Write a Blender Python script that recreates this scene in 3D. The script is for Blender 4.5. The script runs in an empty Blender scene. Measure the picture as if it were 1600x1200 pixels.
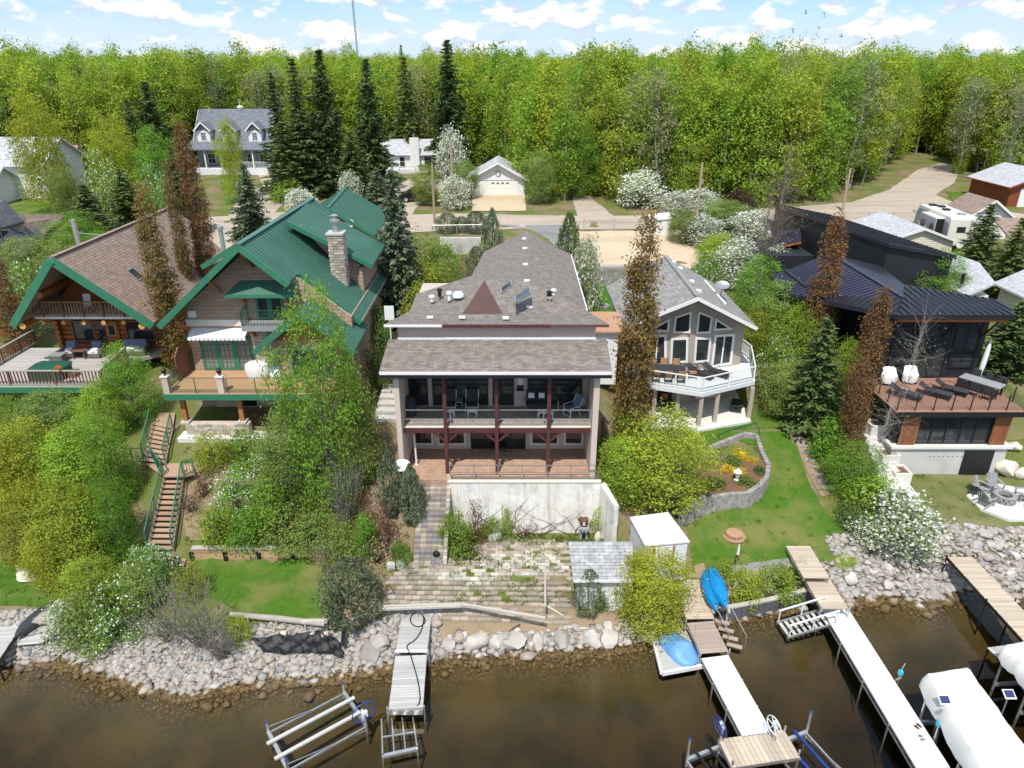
import bpy, bmesh, math, random
import numpy as np
from mathutils import Vector, Matrix, geometry as mgeo
R = math.radians
rng = np.random.default_rng(7)
random.seed(11)
scene = bpy.context.scene
COL = scene.collection

# ---------------------------------------------------------------- camera
CAM_H = 25.0
FPX, HORIZON = 1113.0, 98.0                      # focal length and horizon row in a 1600 x 1200 picture
PITCH = math.atan2(600 - HORIZON, FPX)
SP, CP = math.sin(PITCH), math.cos(PITCH)
cam = bpy.data.cameras.new('camera')
cam_o = bpy.data.objects.new('camera', cam)
COL.objects.link(cam_o)
cam.sensor_width = 36.0
cam.lens = FPX / 1600 * 36.0
cam.clip_start, cam.clip_end = 0.5, 9000
cam_o.location = (0, 0, CAM_H)
cam_o.rotation_euler = (math.pi / 2 - PITCH, 0, 0)
scene.camera = cam_o

# ---------------------------------------------------------------- sun, sky, exposure
SUN_TRAVEL = Vector((0.13, 0.56, -1.0)).normalized()
sun = bpy.data.lights.new('sun', 'SUN')
sun.energy = 3.65
sun.angle = R(0.53)
sun.color = (1.0, 0.955, 0.88)
sun_o = bpy.data.objects.new('sun', sun)
COL.objects.link(sun_o)
sun_o.rotation_euler = SUN_TRAVEL.to_track_quat('-Z', 'Y').to_euler()
sun_o.location = (0, 0, 60)
world = bpy.data.worlds.new('World')
scene.world = world
world.use_nodes = True
wn, wl = world.node_tree.nodes, world.node_tree.links
wn.clear()
w_out = wn.new('ShaderNodeOutputWorld')
w_bg = wn.new('ShaderNodeBackground')
w_bg.inputs['Strength'].default_value = 0.15
w_sky = wn.new('ShaderNodeTexSky')
w_sky.sky_type = 'NISHITA'
w_sky.sun_disc = False
w_sky.sun_elevation = math.asin(-SUN_TRAVEL.z)
w_sky.sun_rotation = math.atan2(-SUN_TRAVEL.x, -SUN_TRAVEL.y)
w_sky.altitude = 700
w_sky.air_density, w_sky.dust_density, w_sky.ozone_density = 1.0, 0.6, 1.6
w_tc = wn.new('ShaderNodeTexCoord')

def w_noise(offset, scale, detail, zs=2.3):
	m = wn.new('ShaderNodeMapping')
	m.inputs['Location'].default_value = offset
	m.inputs['Scale'].default_value = (1, 1, zs)
	wl.new(w_tc.outputs['Generated'], m.inputs['Vector'])
	n = wn.new('ShaderNodeTexNoise')
	n.inputs['Scale'].default_value = scale
	n.inputs['Detail'].default_value = detail
	n.inputs['Roughness'].default_value = 0.52
	wl.new(m.outputs[0], n.inputs['Vector'])
	return n.outputs['Fac']

def w_range(src, a, b, c=0.0, d=1.0):
	n = wn.new('ShaderNodeMapRange')
	n.interpolation_type = 'SMOOTHSTEP'
	for k, v in zip((1, 2, 3, 4), (a, b, c, d)):
		n.inputs[k].default_value = v
	wl.new(src, n.inputs[0])
	return n.outputs[0]

def w_math(op, a, b):
	n = wn.new('ShaderNodeMath')
	n.operation = op
	for k, v in enumerate((a, b)):
		if isinstance(v, (int, float)):
			n.inputs[k].default_value = v
		else:
			wl.new(v, n.inputs[k])
	return n.outputs[0]

def w_mix(fac, a, b):
	n = wn.new('ShaderNodeMix')
	n.data_type = 'RGBA'
	for k, v in ((0, fac), (6, a), (7, b)):
		if isinstance(v, tuple):
			n.inputs[k].default_value = v
		else:
			wl.new(v, n.inputs[k])
	return n.outputs[2]

c_here = w_noise((3.1, 0.4, 0.0), 21.0, 7)
c_above = w_noise((3.1, 0.4, 0.036), 21.0, 5)
c_wisp = w_noise((1.7, 5.2, 0.3), 3.2, 5, 5.0)
mask = w_range(c_here, 0.465, 0.60)
lit = w_range(w_math('SUBTRACT', c_here, c_above), -0.07, 0.06)
cloud_col = w_mix(lit, (3.5, 3.95, 4.8, 1), (5.5, 5.45, 5.4, 1))
blue = wn.new('ShaderNodeMix'); blue.data_type = 'RGBA'; blue.inputs[0].default_value = 0.7; blue.inputs[7].default_value = (1.55, 3.1, 5.5, 1)
wl.new(w_sky.outputs[0], blue.inputs[6])
base = w_mix(w_range(c_wisp, 0.42, 0.72, 0.0, 0.55), blue.outputs[2], (4.0, 4.8, 5.9, 1))
w_sep = wn.new('ShaderNodeSeparateXYZ')
wl.new(w_tc.outputs['Generated'], w_sep.inputs[0])
base = w_mix(w_range(w_sep.outputs[2], 0.0, 0.085, 0.6, 0.0), base, (4.2, 4.8, 5.7, 1))
wl.new(w_mix(mask, base, cloud_col), w_bg.inputs['Color'])
wl.new(w_bg.outputs[0], w_out.inputs['Surface'])
vs = scene.view_settings
vs.view_transform, vs.look, vs.gamma, vs.exposure = 'Standard', 'None', 1.0, 0.38
vs.use_curve_mapping = False
scene.cycles.max_bounces = 6
scene.cycles.diffuse_bounces, scene.cycles.glossy_bounces, scene.cycles.transmission_bounces = 3, 3, 4
scene.cycles.transparent_max_bounces = 12
scene.cycles.caustics_reflective = scene.cycles.caustics_refractive = False

# ---------------------------------------------------------------- pixels to places
def ray(px, py):
	v, u = (py - 600) / FPX, (px - 800) / FPX
	return u, CP - v * SP, -(SP + v * CP)
def PZ(px, py, z):
	u, f, d = ray(px, py)
	t = (z - CAM_H) / d
	return Vector((u * t, f * t, z))
def PY(px, py, y):
	u, f, d = ray(px, py)
	t = y / f
	return Vector((u * t, y, CAM_H + d * t))

# ---------------------------------------------------------------- terrain height
SHORE = [(-80, 24.5), (-34, 24.6), (-23.5, 24.65), (-20.8, 25.0), (-17.3, 23.9), (-14.3, 23.0), (-11.5, 23.8), (-7.5, 24.1), (-4.8, 25.0),
		 (0, 25.4), (4.9, 25.9), (8, 26.6), (10.1, 27.6), (12.5, 28.2), (15.7, 28.8), (19.3, 29.5), (20.8, 29.0), (23.6, 29.9), (26.7, 29.5), (33, 30.0), (80, 30.5)]
def shore(x):
	return np.interp(x, [a for a, _ in SHORE], [b for _, b in SHORE])
_FAR = [(90, 9.2), (120, 9.8), (200, 10.0), (6000, 10.0)]
STATIONS = [
	(-80, [(2.0, .9), (31, 1.5), (37, 4.5), (45, 7.5), (60, 9.2), (75, 9.4)]),
	(-31, [(2.0, .9), (29.5, 1.2), (33, 2.2), (38, 4.3), (42, 5.3), (50, 6.3), (60, 8.2), (72, 9.0)]),
	(-21.5, [(2.0, .9), (29.6, 1.2), (33, 2.8), (37, 4.6), (40, 5.2), (50, 6.3), (60, 8.2), (72, 9.0)]),
	(-19.8, [(2.0, .9), (27, 1.15), (29.95, 1.25), (30.1, 1.6), (35.6, 4.6), (36.8, 5.1), (50, 6.5), (62, 8.2), (74, 8.95)]),
	(-9.0, [(2.0, .9), (27, 1.15), (29.95, 1.25), (30.1, 1.95), (35.6, 4.6), (36.8, 5.1), (50, 6.5), (62, 8.2), (74, 8.95)]),
	(-7.4, [(1.8, .7), (28.4, 1.45), (29.6, 1.7), (33.2, 4.5), (36, 5.0), (40, 5.8), (50, 7.1), (62, 8.3), (74, 8.95)]),
	(-5.9, [(1.5, .7), (28.1, 1.4), (28.4, 1.6), (29.5, 1.65), (32.4, 4.75), (36, 4.85), (50, 7.0), (62, 8.3), (74, 8.95)]),
	(-3.75, [(1.3, .7), (28.1, 1.4), (28.4, 1.6), (29.5, 1.65), (32.4, 4.75), (36, 4.85), (50, 7.0), (62, 8.3), (74, 8.95)]),
	(-3.25, [(1.3, .7), (28.1, 1.35), (28.4, 1.58), (31.9, 1.65), (32.1, 4.85), (38, 4.85), (50, 6.9), (62, 8.3), (74, 8.95)]),
	(4.75, [(1.3, .7), (28.1, 1.35), (28.4, 1.58), (31.9, 1.65), (32.1, 4.85), (38, 4.85), (50, 6.3), (62, 7.3), (74, 8.95)]),
	(5.3, [(1.3, .8), (29.2, 1.5), (31, 2.2), (34, 4.0), (40, 5.0), (47, 6.0), (63.8, 6.2), (64.3, 7.85), (74, 8.95)]),
	(8.2, [(1.2, .8), (29.6, 1.3), (32, 1.8), (35.5, 3.0), (39.6, 3.6), (45, 3.62), (49, 6.0), (63.8, 6.2), (64.3, 7.85), (74, 8.95)]),
	(15.8, [(1.0, .7), (29.9, 1.2), (33, 1.6), (36, 2.4), (40.2, 3.6), (46, 3.62), (50, 5.8), (63.8, 6.4), (64.8, 7.9), (74, 8.95)]),
	(19.5, [(1.5, .8), (32, 1.7), (36, 2.2), (40.2, 3.7), (46, 4.6), (52, 6.2), (60, 7.4), (70, 8.4), (76, 8.95)]),
	(22.5, [(1.6, 1.1), (32.6, 1.85), (37.6, 2.0), (40, 3.7), (46, 5.4), (52, 6.3), (60, 7.4), (70, 8.4), (76, 8.95)]),
	(29.9, [(1.6, 1.1), (32.6, 1.85), (37.6, 2.0), (40, 3.2), (46, 5.4), (52, 6.3), (60, 7.4), (70, 8.4), (76, 8.95)]),
	(32.5, [(1.6, 1.1), (32.6, 1.85), (36.5, 2.2), (41, 5.6), (46, 6.0), (52, 6.8), (60, 7.8), (70, 8.6), (76, 8.95)]),
	(80, [(1.6, 1.1), (33, 2.0), (41, 5.8), (46, 6.2), (52, 7.0), (60, 8.0), (70, 8.7), (76, 8.95)]),
]
_SX = np.array([s for s, _ in STATIONS], float)
def H(x, y):
	x = np.asarray(x, float); y = np.asarray(y, float)
	x, y = np.broadcast_arrays(x, y)
	sh = shore(x)
	land = np.empty((len(STATIONS),) + x.shape)
	for k, (sx, prof) in enumerate(STATIONS):
		ys = [0.0] + [prof[0][0]] + [p - shore(sx) for p, _ in prof[1:]] + [p - shore(sx) for p, _ in _FAR]
		zs = [0.0] + [z for _, z in prof] + [z for _, z in _FAR]
		near = np.interp(y - sh, ys, zs)                 # follows the shoreline
		far = np.interp(y - shore(sx), ys, zs)           # absolute distance
		w = np.clip((y - sh - 1.5) / 2.0, 0, 1)
		land[k] = near * (1 - w) + far * w
	xi = np.clip(np.searchsorted(_SX, x) - 1, 0, len(_SX) - 2)
	t = np.clip((x - _SX[xi]) / (_SX[xi + 1] - _SX[xi]), 0, 1)
	idx = np.indices(x.shape)
	a = land[(xi,) + tuple(idx)]
	b = land[(xi + 1,) + tuple(idx)]
	z = a * (1 - t) + b * t
	d = np.maximum(sh - y, 0)
	bed = -np.minimum(0.26 * d ** 0.92, 2.6)
	return np.where(y < sh, bed, z)
def h(x, y):
	return float(H(x, y))
def G(px, py, up=0.):
	"""where the line of sight of a pixel meets the terrain (or a height above it)"""
	u, f, d = ray(px, py)
	ts = np.linspace(15, 60, 901) if py > 420 else np.linspace(30, 500, 3000)
	zz = CAM_H + d * ts - H(u * ts, f * ts) - up
	k = int(np.argmax(zz <= 0))
	if zz[k] > 0:
		return PZ(px, py, 9.5)
	k = max(k, 1)
	a, b = zz[k - 1], zz[k]
	t = ts[k - 1] + (ts[k] - ts[k - 1]) * a / (a - b)
	return Vector((u * t, f * t, CAM_H + d * t))

# ---------------------------------------------------------------- materials
MAT = {}
def nm(name):
	m = bpy.data.materials.new(name)
	m.use_nodes = True
	nt = m.node_tree
	nt.nodes.clear()
	MAT[name] = m
	return m, nt.nodes, nt.links
class NT:
	"""short-hand for building a node tree"""
	def __init__(s, name):
		s.m, s.n, s.l = nm(name)
		s.out = s.n.new('ShaderNodeOutputMaterial')
	def put(s, sock, v):
		if v is None: return
		if hasattr(v, 'is_linked'): s.l.new(v, sock)
		elif isinstance(v, (tuple, list)) and len(v) == 3 and sock.type == 'RGBA': sock.default_value = (*v, 1)
		else: sock.default_value = v
	def node(s, kind, **kw):
		n = s.n.new('ShaderNode' + kind)
		for k, v in kw.items():
			if k.startswith('_'): setattr(n, k[1:], v)
		return n
	def pos(s, scale=(1, 1, 1), src='pos', rot=(0, 0, 0)):
		if src == 'pos': o = s.node('NewGeometry').outputs['Position']
		elif src == 'uv': o = s.node('UVMap').outputs[0]
		else: o = s.node('TexCoord').outputs['Object']
		m = s.node('Mapping')
		m.inputs['Scale'].default_value = scale
		m.inputs['Rotation'].default_value = rot
		s.l.new(o, m.inputs[0])
		return m.outputs[0]
	def noise(s, scale, detail=4, vec=None, rough=.55):
		n = s.node('TexNoise')
		n.inputs['Scale'].default_value = scale
		n.inputs['Detail'].default_value = detail
		n.inputs['Roughness'].default_value = rough
		s.l.new(vec if vec is not None else s.pos(), n.inputs['Vector'])
		return n.outputs['Fac']
	def voronoi(s, scale, vec=None, feature='F1', out='Distance'):
		n = s.node('TexVoronoi', _feature=feature)
		n.inputs['Scale'].default_value = scale
		s.l.new(vec if vec is not None else s.pos(), n.inputs['Vector'])
		return n.outputs[out]
	def rng(s, src, a, b, c=0., d=1.):
		n = s.node('MapRange')
		for k, v in zip((1, 2, 3, 4), (a, b, c, d)): n.inputs[k].default_value = v
		s.l.new(src, n.inputs[0])
		return n.outputs[0]
	def math(s, op, a, b=None):
		n = s.node('Math', _operation=op)
		s.put(n.inputs[0], a)
		if b is not None: s.put(n.inputs[1], b)
		return n.outputs[0]
	def mix(s, f, a, b, blend='MIX'):
		n = s.node('Mix', _data_type='RGBA', _blend_type=blend)
		s.put(n.inputs[0], f); s.put(n.inputs[6], a); s.put(n.inputs[7], b)
		return n.outputs[2]
	def objrand(s): return s.node('ObjectInfo').outputs['Random']
	def island(s): return s.node('NewGeometry').outputs['Random Per Island']
	def hsv(s, col, h=.5, sat=1., v=1.):
		n = s.node('HueSaturation')
		s.put(n.inputs['Hue'], h); s.put(n.inputs['Saturation'], sat); s.put(n.inputs['Value'], v); s.put(n.inputs['Color'], col)
		return n.outputs[0]
	def bump(s, hgt, strength=.3, dist=.02):
		n = s.node('Bump')
		n.inputs['Strength'].default_value = strength
		n.inputs['Distance'].default_value = dist
		s.l.new(hgt, n.inputs['Height'])
		return n.outputs[0]
	def bsdf(s, col, rough=.8, bump=None, metal=0., spec=.35, **kw):
		n = s.node('BsdfPrincipled')
		s.put(n.inputs['Base Color'], col); s.put(n.inputs['Roughness'], rough); s.put(n.inputs['Metallic'], metal)
		n.inputs['Specular IOR Level'].default_value = spec
		if bump is not None: s.l.new(bump, n.inputs['Normal'])
		for k, v in kw.items(): s.put(n.inputs[k], v)
		s.l.new(n.outputs[0], s.out.inputs['Surface'])
		return n

def simple(name, c1, c2=None, scale=3., rough=.75, bump=.15, bscale=40., stretch=(1, 1, 1), var=.12, metal=0., spec=.35, dirt=.0):
	"""painted / plain surfaces: two tones of noise, object-to-object variation, fine relief"""
	t = NT(name)
	c2 = c2 or tuple(c * .8 for c in c1)
	p = t.pos(stretch)
	f = t.rng(t.noise(scale, 5, p), .3, .7)
	col = t.mix(f, c1, c2)
	if dirt: col = t.mix(t.rng(t.noise(.9, 6, p), .5, .75, 0, dirt), col, tuple(c * .45 for c in c1))
	if var: col = t.hsv(col, .5, 1., t.rng(t.objrand(), 0, 1, 1 - var, 1 + var))
	b = t.bump(t.noise(bscale, 3, p), bump, .01) if bump else None
	t.bsdf(col, rough, b, metal, spec)
	return t.m

simple('stucco', (.58, .485, .42), (.52, .435, .375), 1.5, .9, .3, 60, dirt=.12)
simple('stucco_trim', (.74, .68, .60), (.68, .62, .54), 2, .85, .2, 60, dirt=.15)
simple('white_paint', (.80, .79, .76), (.74, .73, .70), 1.2, .55, .05, 30, var=.03)
simple('white_siding', (.74, .75, .77), (.70, .71, .73), 1.2, .6, .05, 30, var=.03)
simple('greige_stucco', (.42, .35, .30), (.38, .315, .27), 1.4, .9, .25, 60, var=.02)
simple('cream_siding', (.74, .70, .56), (.70, .66, .52), 1.4, .8, .1, 50, var=.03)
simple('green_trim', (.045, .20, .115), (.04, .17, .10), 2, .45, .05, 30, var=.06)
simple('dark_green_metal', (.02, .10, .065), None, 3, .45, .05, 30, var=.05)
simple('maroon', (.115, .034, .032), (.085, .028, .026), 3, .6, .1, 30, var=.08)
simple('grey_metal', (.42, .42, .40), (.36, .36, .35), 4, .4, .05, 40, metal=.6, var=.06)
simple('aluminium', (.62, .61, .58), (.50, .50, .48), 5, .38, .08, 40, metal=.75, var=.08)
simple('black_metal', (.018, .018, .02), None, 4, .45, .05, 40, var=.1)
simple('black_siding', (.016, .017, .021), (.022, .023, .028), 2, .55, .1, 30, var=.08)
simple('soffit_wood', (.42, .135, .04), (.34, .10, .03), 2, .5, .12, 20, (1, 1, 8), var=.06)
simple('slat_wood', (.30, .115, .05), (.22, .08, .035), 3, .6, .15, 20, (6, 6, 1), var=.16)
simple('timber_beam', (.40, .17, .06), (.30, .12, .045), 3, .65, .15, 20, var=.12)
simple('log_wood', (.36, .125, .03), (.27, .085, .02), 2.5, .6, .2, 18, (.6, 3, 6), var=.16)
simple('log_end', (.62, .36, .12), (.50, .27, .09), 6, .7, .1, 30, var=.12)
simple('plywood', (.12, .066, .056), (.095, .053, .046), 1.0, .9, .1, 25, dirt=.25)
simple('concrete', (.56, .545, .51), (.48, .47, .44), 1.2, .9, .2, 50, dirt=.2, var=.04)
simple('pale_concrete', (.70, .68, .63), (.63, .61, .56), 1.0, .9, .15, 50, dirt=.12, var=.04)
t = NT('old_white_wall')                            # whitewashed concrete: rain streaks, damp patches, fine cracks
wc = t.mix(t.rng(t.noise(1.3, 6), .35, .68), (.83, .80, .74), (.70, .66, .59))
wc = t.mix(t.rng(t.noise(1.0, 6, t.pos((3.2, 3.2, .28)), .65), .5, .68, 0, .62), wc, (.36, .32, .27))
wc = t.mix(t.rng(t.noise(.8, 5), .54, .66, 0, .5), wc, (.44, .42, .38))
wc = t.mix(t.rng(t.voronoi(1.1, None, 'DISTANCE_TO_EDGE'), .0, .012, .55, 0), wc, (.25, .22, .19))
t.bsdf(wc, .95, t.bump(t.noise(30, 4), .35, .012), spec=.2)
simple('asphalt', (.13, .13, .135), (.10, .10, .105), 4, .95, .4, 60, var=0)
simple('black_rubber', (.012, .012, .013), None, 4, .55, .1, 40, var=.1)
simple('charcoal_fabric', (.045, .047, .05), (.035, .036, .04), 8, .9, .2, 60, var=.15)
simple('blue_grey_fabric', (.16, .20, .29), (.12, .15, .22), 8, .9, .2, 60, var=.1)
simple('white_fabric', (.80, .80, .79), (.72, .72, .71), 4, .8, .25, 12, var=.04)
simple('cream_cover', (.74, .72, .67), (.66, .64, .59), 1.4, .6, 1.0, 2.6, (1, 1, .4), var=.03, dirt=.15)
simple('tan_fabric', (.36, .21, .11), (.30, .17, .09), 8, .9, .2, 60, var=.12)
simple('wicker', (.17, .15, .13), (.12, .105, .09), 30, .8, .5, 60, var=.12)
simple('blue_plastic', (.005, .23, .52), (.004, .18, .44), 2, .28, .03, 20, var=.12, spec=.5)
simple('blue_tarp', (.10, .27, .58), (.17, .37, .68), 2.2, .45, .6, 5, var=.03)
simple('blue_paint', (.015, .06, .30), None, 2, .4, .03, 20, var=.1)
simple('teal_plastic', (.05, .42, .50), None, 2, .4, .03, 20, var=.05)
simple('terracotta', (.44, .26, .17), (.38, .21, .13), 3, .9, .2, 40, var=.06)
simple('steel_blue_panel', (.035, .05, .13), None, 3, .3, .03, 20, var=.05)
simple('skin', (.52, .30, .21), None, 3, .6, .05, 20, var=0)
simple('denim_grey', (.30, .32, .36), None, 6, .9, .2, 50, var=0)
simple('brown_cloth', (.14, .085, .05), (.07, .045, .03), 9, .9, .2, 50, var=0)
simple('grey_composite', (.30, .305, .31), (.26, .265, .27), 4, .6, .1, 30, (1, 1, 4), var=.08)
simple('red_brown_paint', (.26, .065, .03), None, 2, .7, .1, 20, (1, 1, 6), var=.08)
simple('grey_stone', (.33, .32, .30), (.24, .235, .225), 3, .9, .4, 25, var=.22)
simple('block_stone', (.34, .315, .29), (.27, .25, .235), 4, .95, .4, 30, var=.2)
simple('ledge_stone', (.50, .43, .35), (.36, .31, .26), 3, .92, .4, 25, var=.34)
simple('boulder', (.50, .455, .40), (.35, .315, .28), 1.6, .88, .35, 18, var=.34, dirt=.2)
simple('white_boulder', (.70, .64, .54), (.58, .50, .40), 1.4, .88, .35, 18, var=.1, dirt=.15)
simple('pole_wood', (.40, .31, .20), (.33, .25, .16), 3, .9, .2, 30, (3, 3, .4), var=.12)
simple('bark_pale', (.50, .47, .40), (.26, .24, .20), 5, .9, .3, 20, (1, 1, .5), var=.12)
simple('bark_grey', (.27, .24, .205), (.20, .175, .15), 5, .95, .4, 20, (2, 2, .5), var=.12)
simple('bark_brown', (.12, .085, .06), (.09, .065, .045), 5, .95, .4, 20, (2, 2, .5), var=.12)
simple('twig_white', (.48, .44, .38), (.34, .31, .265), 5, .9, .2, 20, var=.1)
simple('mulch', (.20, .115, .065), (.13, .075, .045), 9, .97, .8, 30, var=0)
simple('board_brown', (.20, .10, .07), (.165, .08, .055), 3, .7, .1, 30, var=.08)
simple('rv_body', (.70, .67, .60), (.66, .63, .56), 1.5, .45, .03, 20, var=0)
simple('rv_grey', (.33, .33, .33), (.28, .28, .28), 1.5, .45, .03, 20, var=0)
simple('dark_void', (.012, .012, .013), None, 4, .9, 0, 40, var=0)
simple('fire_ash', (.05, .045, .04), None, 4, .95, .4, 40, var=0)

def wood(name, c1, c2, axis=0, var=.14, dirt=.15):
	"""weathered boards: grain stretched along one axis, board to board variation"""
	t = NT(name)
	sc = [14, 14, 14]; sc[axis] = .8
	f = t.noise(1.0, 6, t.pos(tuple(sc)), .65)
	col = t.mix(t.rng(f, .3, .7), c1, c2)
	col = t.mix(t.rng(t.noise(.8, 5), .5, .8, 0, dirt), col, tuple(a * .5 for a in c1))
	col = t.hsv(col, .5, 1., t.rng(t.objrand(), 0, 1, 1 - var, 1 + var))
	t.bsdf(col, .85, t.bump(f, .35, .006))
wood('dock_grey', (.50, .485, .455), (.39, .375, .35), 0)
wood('dock_tan', (.55, .455, .35), (.45, .365, .27), 0)
wood('dock_brown', (.43, .34, .28), (.34, .265, .215), 0)
wood('deck_grey', (.47, .44, .40), (.38, .355, .32), 0, .1)
wood('deck_tan', (.50, .30, .17), (.44, .26, .145), 0, .05, .05)
wood('deck_red', (.34, .185, .13), (.30, .16, .11), 1, .06, .05)
wood('stair_wood', (.46, .31, .21), (.36, .24, .165), 0, .15)
wood('timber_wall', (.52, .36, .20), (.42, .27, .15), 0, .18)
wood('driftwood', (.48, .44, .38), (.36, .33, .28), 0, .2)
wood('cedar_rail', (.46, .27, .14), (.35, .19, .09), 2, .2)
wood('cedar_fence', (.22, .13, .085), (.16, .095, .06), 2, .2)

def courses(name, c1, c2, bw, bh, mortar, rough=.9, var=.35, bumpd=.02, msize=.012):
	"""roof shingles and wall shakes in courses, mapped in metres along the surface"""
	t = NT(name)
	n = t.node('TexBrick')
	uv = t.pos((1, 1, 1), 'uv')
	t.l.new(uv, n.inputs['Vector'])
	t.put(n.inputs['Color1'], c1); t.put(n.inputs['Color2'], c2); t.put(n.inputs['Mortar'], mortar)
	n.inputs['Scale'].default_value = 1.0
	n.inputs['Mortar Size'].default_value = msize
	n.inputs['Bias'].default_value = 0.0
	n.inputs['Brick Width'].default_value = bw
	n.inputs['Row Height'].default_value = bh
	n.offset = .5
	f = t.noise(2.2, 6, uv, .7)
	col = t.hsv(n.outputs['Color'], .5, 1., t.rng(f, .25, .75, 1 - var, 1 + var))
	col = t.mix(t.rng(t.noise(.35, 4, uv), .45, .8, 0, .22), col, tuple(a * .55 for a in c1))
	# each course steps down to the one below
	sep = t.node('SeparateXYZ'); t.l.new(uv, sep.inputs[0])
	saw = t.math('FRACT', t.math('DIVIDE', sep.outputs[1], bh))
	hgt = t.math('SUBTRACT', t.math('MULTIPLY', saw, -.6), n.outputs['Fac'])
	t.bsdf(col, rough, t.bump(hgt, .5, bumpd), spec=.2)
courses('shingle_brown', (.345, .25, .20), (.28, .20, .158), .33, .19, (.17, .12, .10))
courses('shingle_taupe', (.245, .215, .19), (.19, .165, .146), .32, .17, (.15, .12, .105))
courses('shingle_porch', (.275, .23, .20), (.175, .145, .127), .34, .16, (.15, .11, .10))
courses('shingle_grey', (.31, .295, .275), (.245, .232, .218), .42, .26, (.19, .185, .185))
courses('shingle_blue', (.20, .21, .235), (.155, .165, .19), .4, .22, (.10, .11, .13))
courses('shingle_pale', (.50, .50, .51), (.42, .42, .44), .5, .28, (.30, .30, .32))
courses('shingle_dark', (.15, .15, .16), (.115, .115, .125), .4, .24, (.07, .07, .08))
courses('shake_wall', (.47, .335, .255), (.405, .285, .215), .26, .24, (.25, .17, .125), var=.2)
courses('lap_siding', (.72, .73, .75), (.72, .73, .75), 6.0, .16, (.5, .5, .52), var=.05)
courses('lap_blue', (.30, .32, .37), (.30, .32, .37), 6.0, .16, (.2, .21, .25), var=.06)
courses('lap_cream', (.70, .66, .53), (.70, .66, .53), 6.0, .18, (.55, .52, .42), var=.05)
courses('shed_roof_old', (.42, .42, .42), (.33, .33, .335), .5, .2, (.20, .20, .20), var=.5, msize=.014)
courses('patio_brick', (.52, .345, .245), (.43, .275, .195), .3, .15, (.30, .20, .15), var=.25)
courses('deck_paver', (.40, .36, .30), (.33, .295, .25), .45, .45, (.20, .18, .15), var=.3)

def metal_roof(name, c, rough, metal=.0):
	t = NT(name)
	f = t.noise(.7, 4)
	t.bsdf(t.hsv(t.mix(t.rng(f, .35, .7), c, tuple(a * .86 for a in c)), .5, 1., t.rng(t.objrand(), 0, 1, .97, 1.03)), rough, t.bump(t.noise(2.5, 2), .05, .02), metal, .5)
metal_roof('green_roof', (.062, .165, .118), .42)
metal_roof('black_roof', (.03, .032, .042), .38, .3)
metal_roof('purple_roof', (.055, .055, .095), .34, .45)

t = NT('glass')                                     # window panes: dark room behind a clear reflecting sheet
t.bsdf(t.hsv((.03, .034, .036), .5, 1., t.rng(t.noise(.8, 3), .3, .7, .5, 1.6)), .04, None, 0, .6)
t = NT('curtain_glass')
t.bsdf(t.mix(t.rng(t.noise(1.0, 3, t.pos((9, 9, .4))), .35, .65), (.30, .29, .28), (.16, .155, .15)), .06, None, 0, .6)
t = NT('clear_glass')                               # railing glass
gl = t.node('BsdfGlossy'); gl.inputs['Roughness'].default_value = .03
tr = t.node('BsdfTransparent'); t.put(tr.inputs[0], (.93, .95, .94, 1))
ms = t.node('MixShader'); ms.inputs[0].default_value = .05; t.l.new(tr.outputs[0], ms.inputs[1]); t.l.new(gl.outputs[0], ms.inputs[2])
t.l.new(ms.outputs[0], t.out.inputs[0])

def leaf(name, c1, c2, trans=.35, hue=.02, val=.25, rough=.6):
	t = NT(name)
	isl = t.island()
	col = t.mix(isl, c1, c2)
	o = t.objrand()
	vv = t.math('MULTIPLY', t.rng(t.noise(.55, 2), .3, .7, 1 - val, 1 + val), t.rng(t.math('FRACT', t.math('MULTIPLY', o, 7.13)), 0, 1, .86, 1.16))
	col = t.hsv(col, t.rng(o, 0, 1, .5 - hue, .5 + hue), .97, vv)
	d = t.node('BsdfPrincipled')
	t.put(d.inputs['Base Color'], col); d.inputs['Roughness'].default_value = rough
	d.inputs['Specular IOR Level'].default_value = .25
	tl = t.node('BsdfTranslucent'); t.l.new(t.hsv(col, .49, 1.1, 1.25), tl.inputs[0])
	mx = t.node('MixShader'); mx.inputs[0].default_value = trans
	t.l.new(d.outputs[0], mx.inputs[1]); t.l.new(tl.outputs[0], mx.inputs[2])
	t.l.new(mx.outputs[0], t.out.inputs[0])
leaf('leaf_aspen', (.25, .36, .028), (.35, .44, .05), .42, .022)
leaf('leaf_forest', (.235, .335, .03), (.335, .43, .05), .42, .025)
leaf('leaf_grey', (0.240, 0.270, 0.108), (0.312, 0.324, 0.156), .35, .02)
leaf('leaf_yellow', (0.280, 0.325, 0.017), (0.370, 0.403, 0.045), .42, .01)
leaf('leaf_green', (0.144, 0.282, 0.024), (0.216, 0.360, 0.042), .42, .015)
leaf('leaf_mid', (0.175, 0.256, 0.050), (0.250, 0.319, 0.075), .38, .02)
leaf('leaf_dark', (0.078, 0.156, 0.033), (0.130, 0.208, 0.052), .3, .015)
leaf('leaf_bronze', (.185, .092, .036), (.30, .165, .062), .35, .012)
leaf('leaf_bronze_green', (.19, .12, .036), (.29, .195, .058), .35, .012)
leaf('leaf_burgundy', (0.050, 0.018, 0.022), (0.085, 0.030, 0.030), .25, .01)
leaf('leaf_red_twig', (0.140, 0.040, 0.035), (0.200, 0.080, 0.050), .25, .01)
leaf('needle_dark', (0.065, 0.102, 0.032), (0.123, 0.167, 0.052), .18, .02, .3)
leaf('needle_green', (0.101, 0.149, 0.038), (0.169, 0.209, 0.061), .2, .02, .3)
leaf('needle_blue', (.115, .155, .08), (.19, .225, .13), .15, .012, .25)
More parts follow.
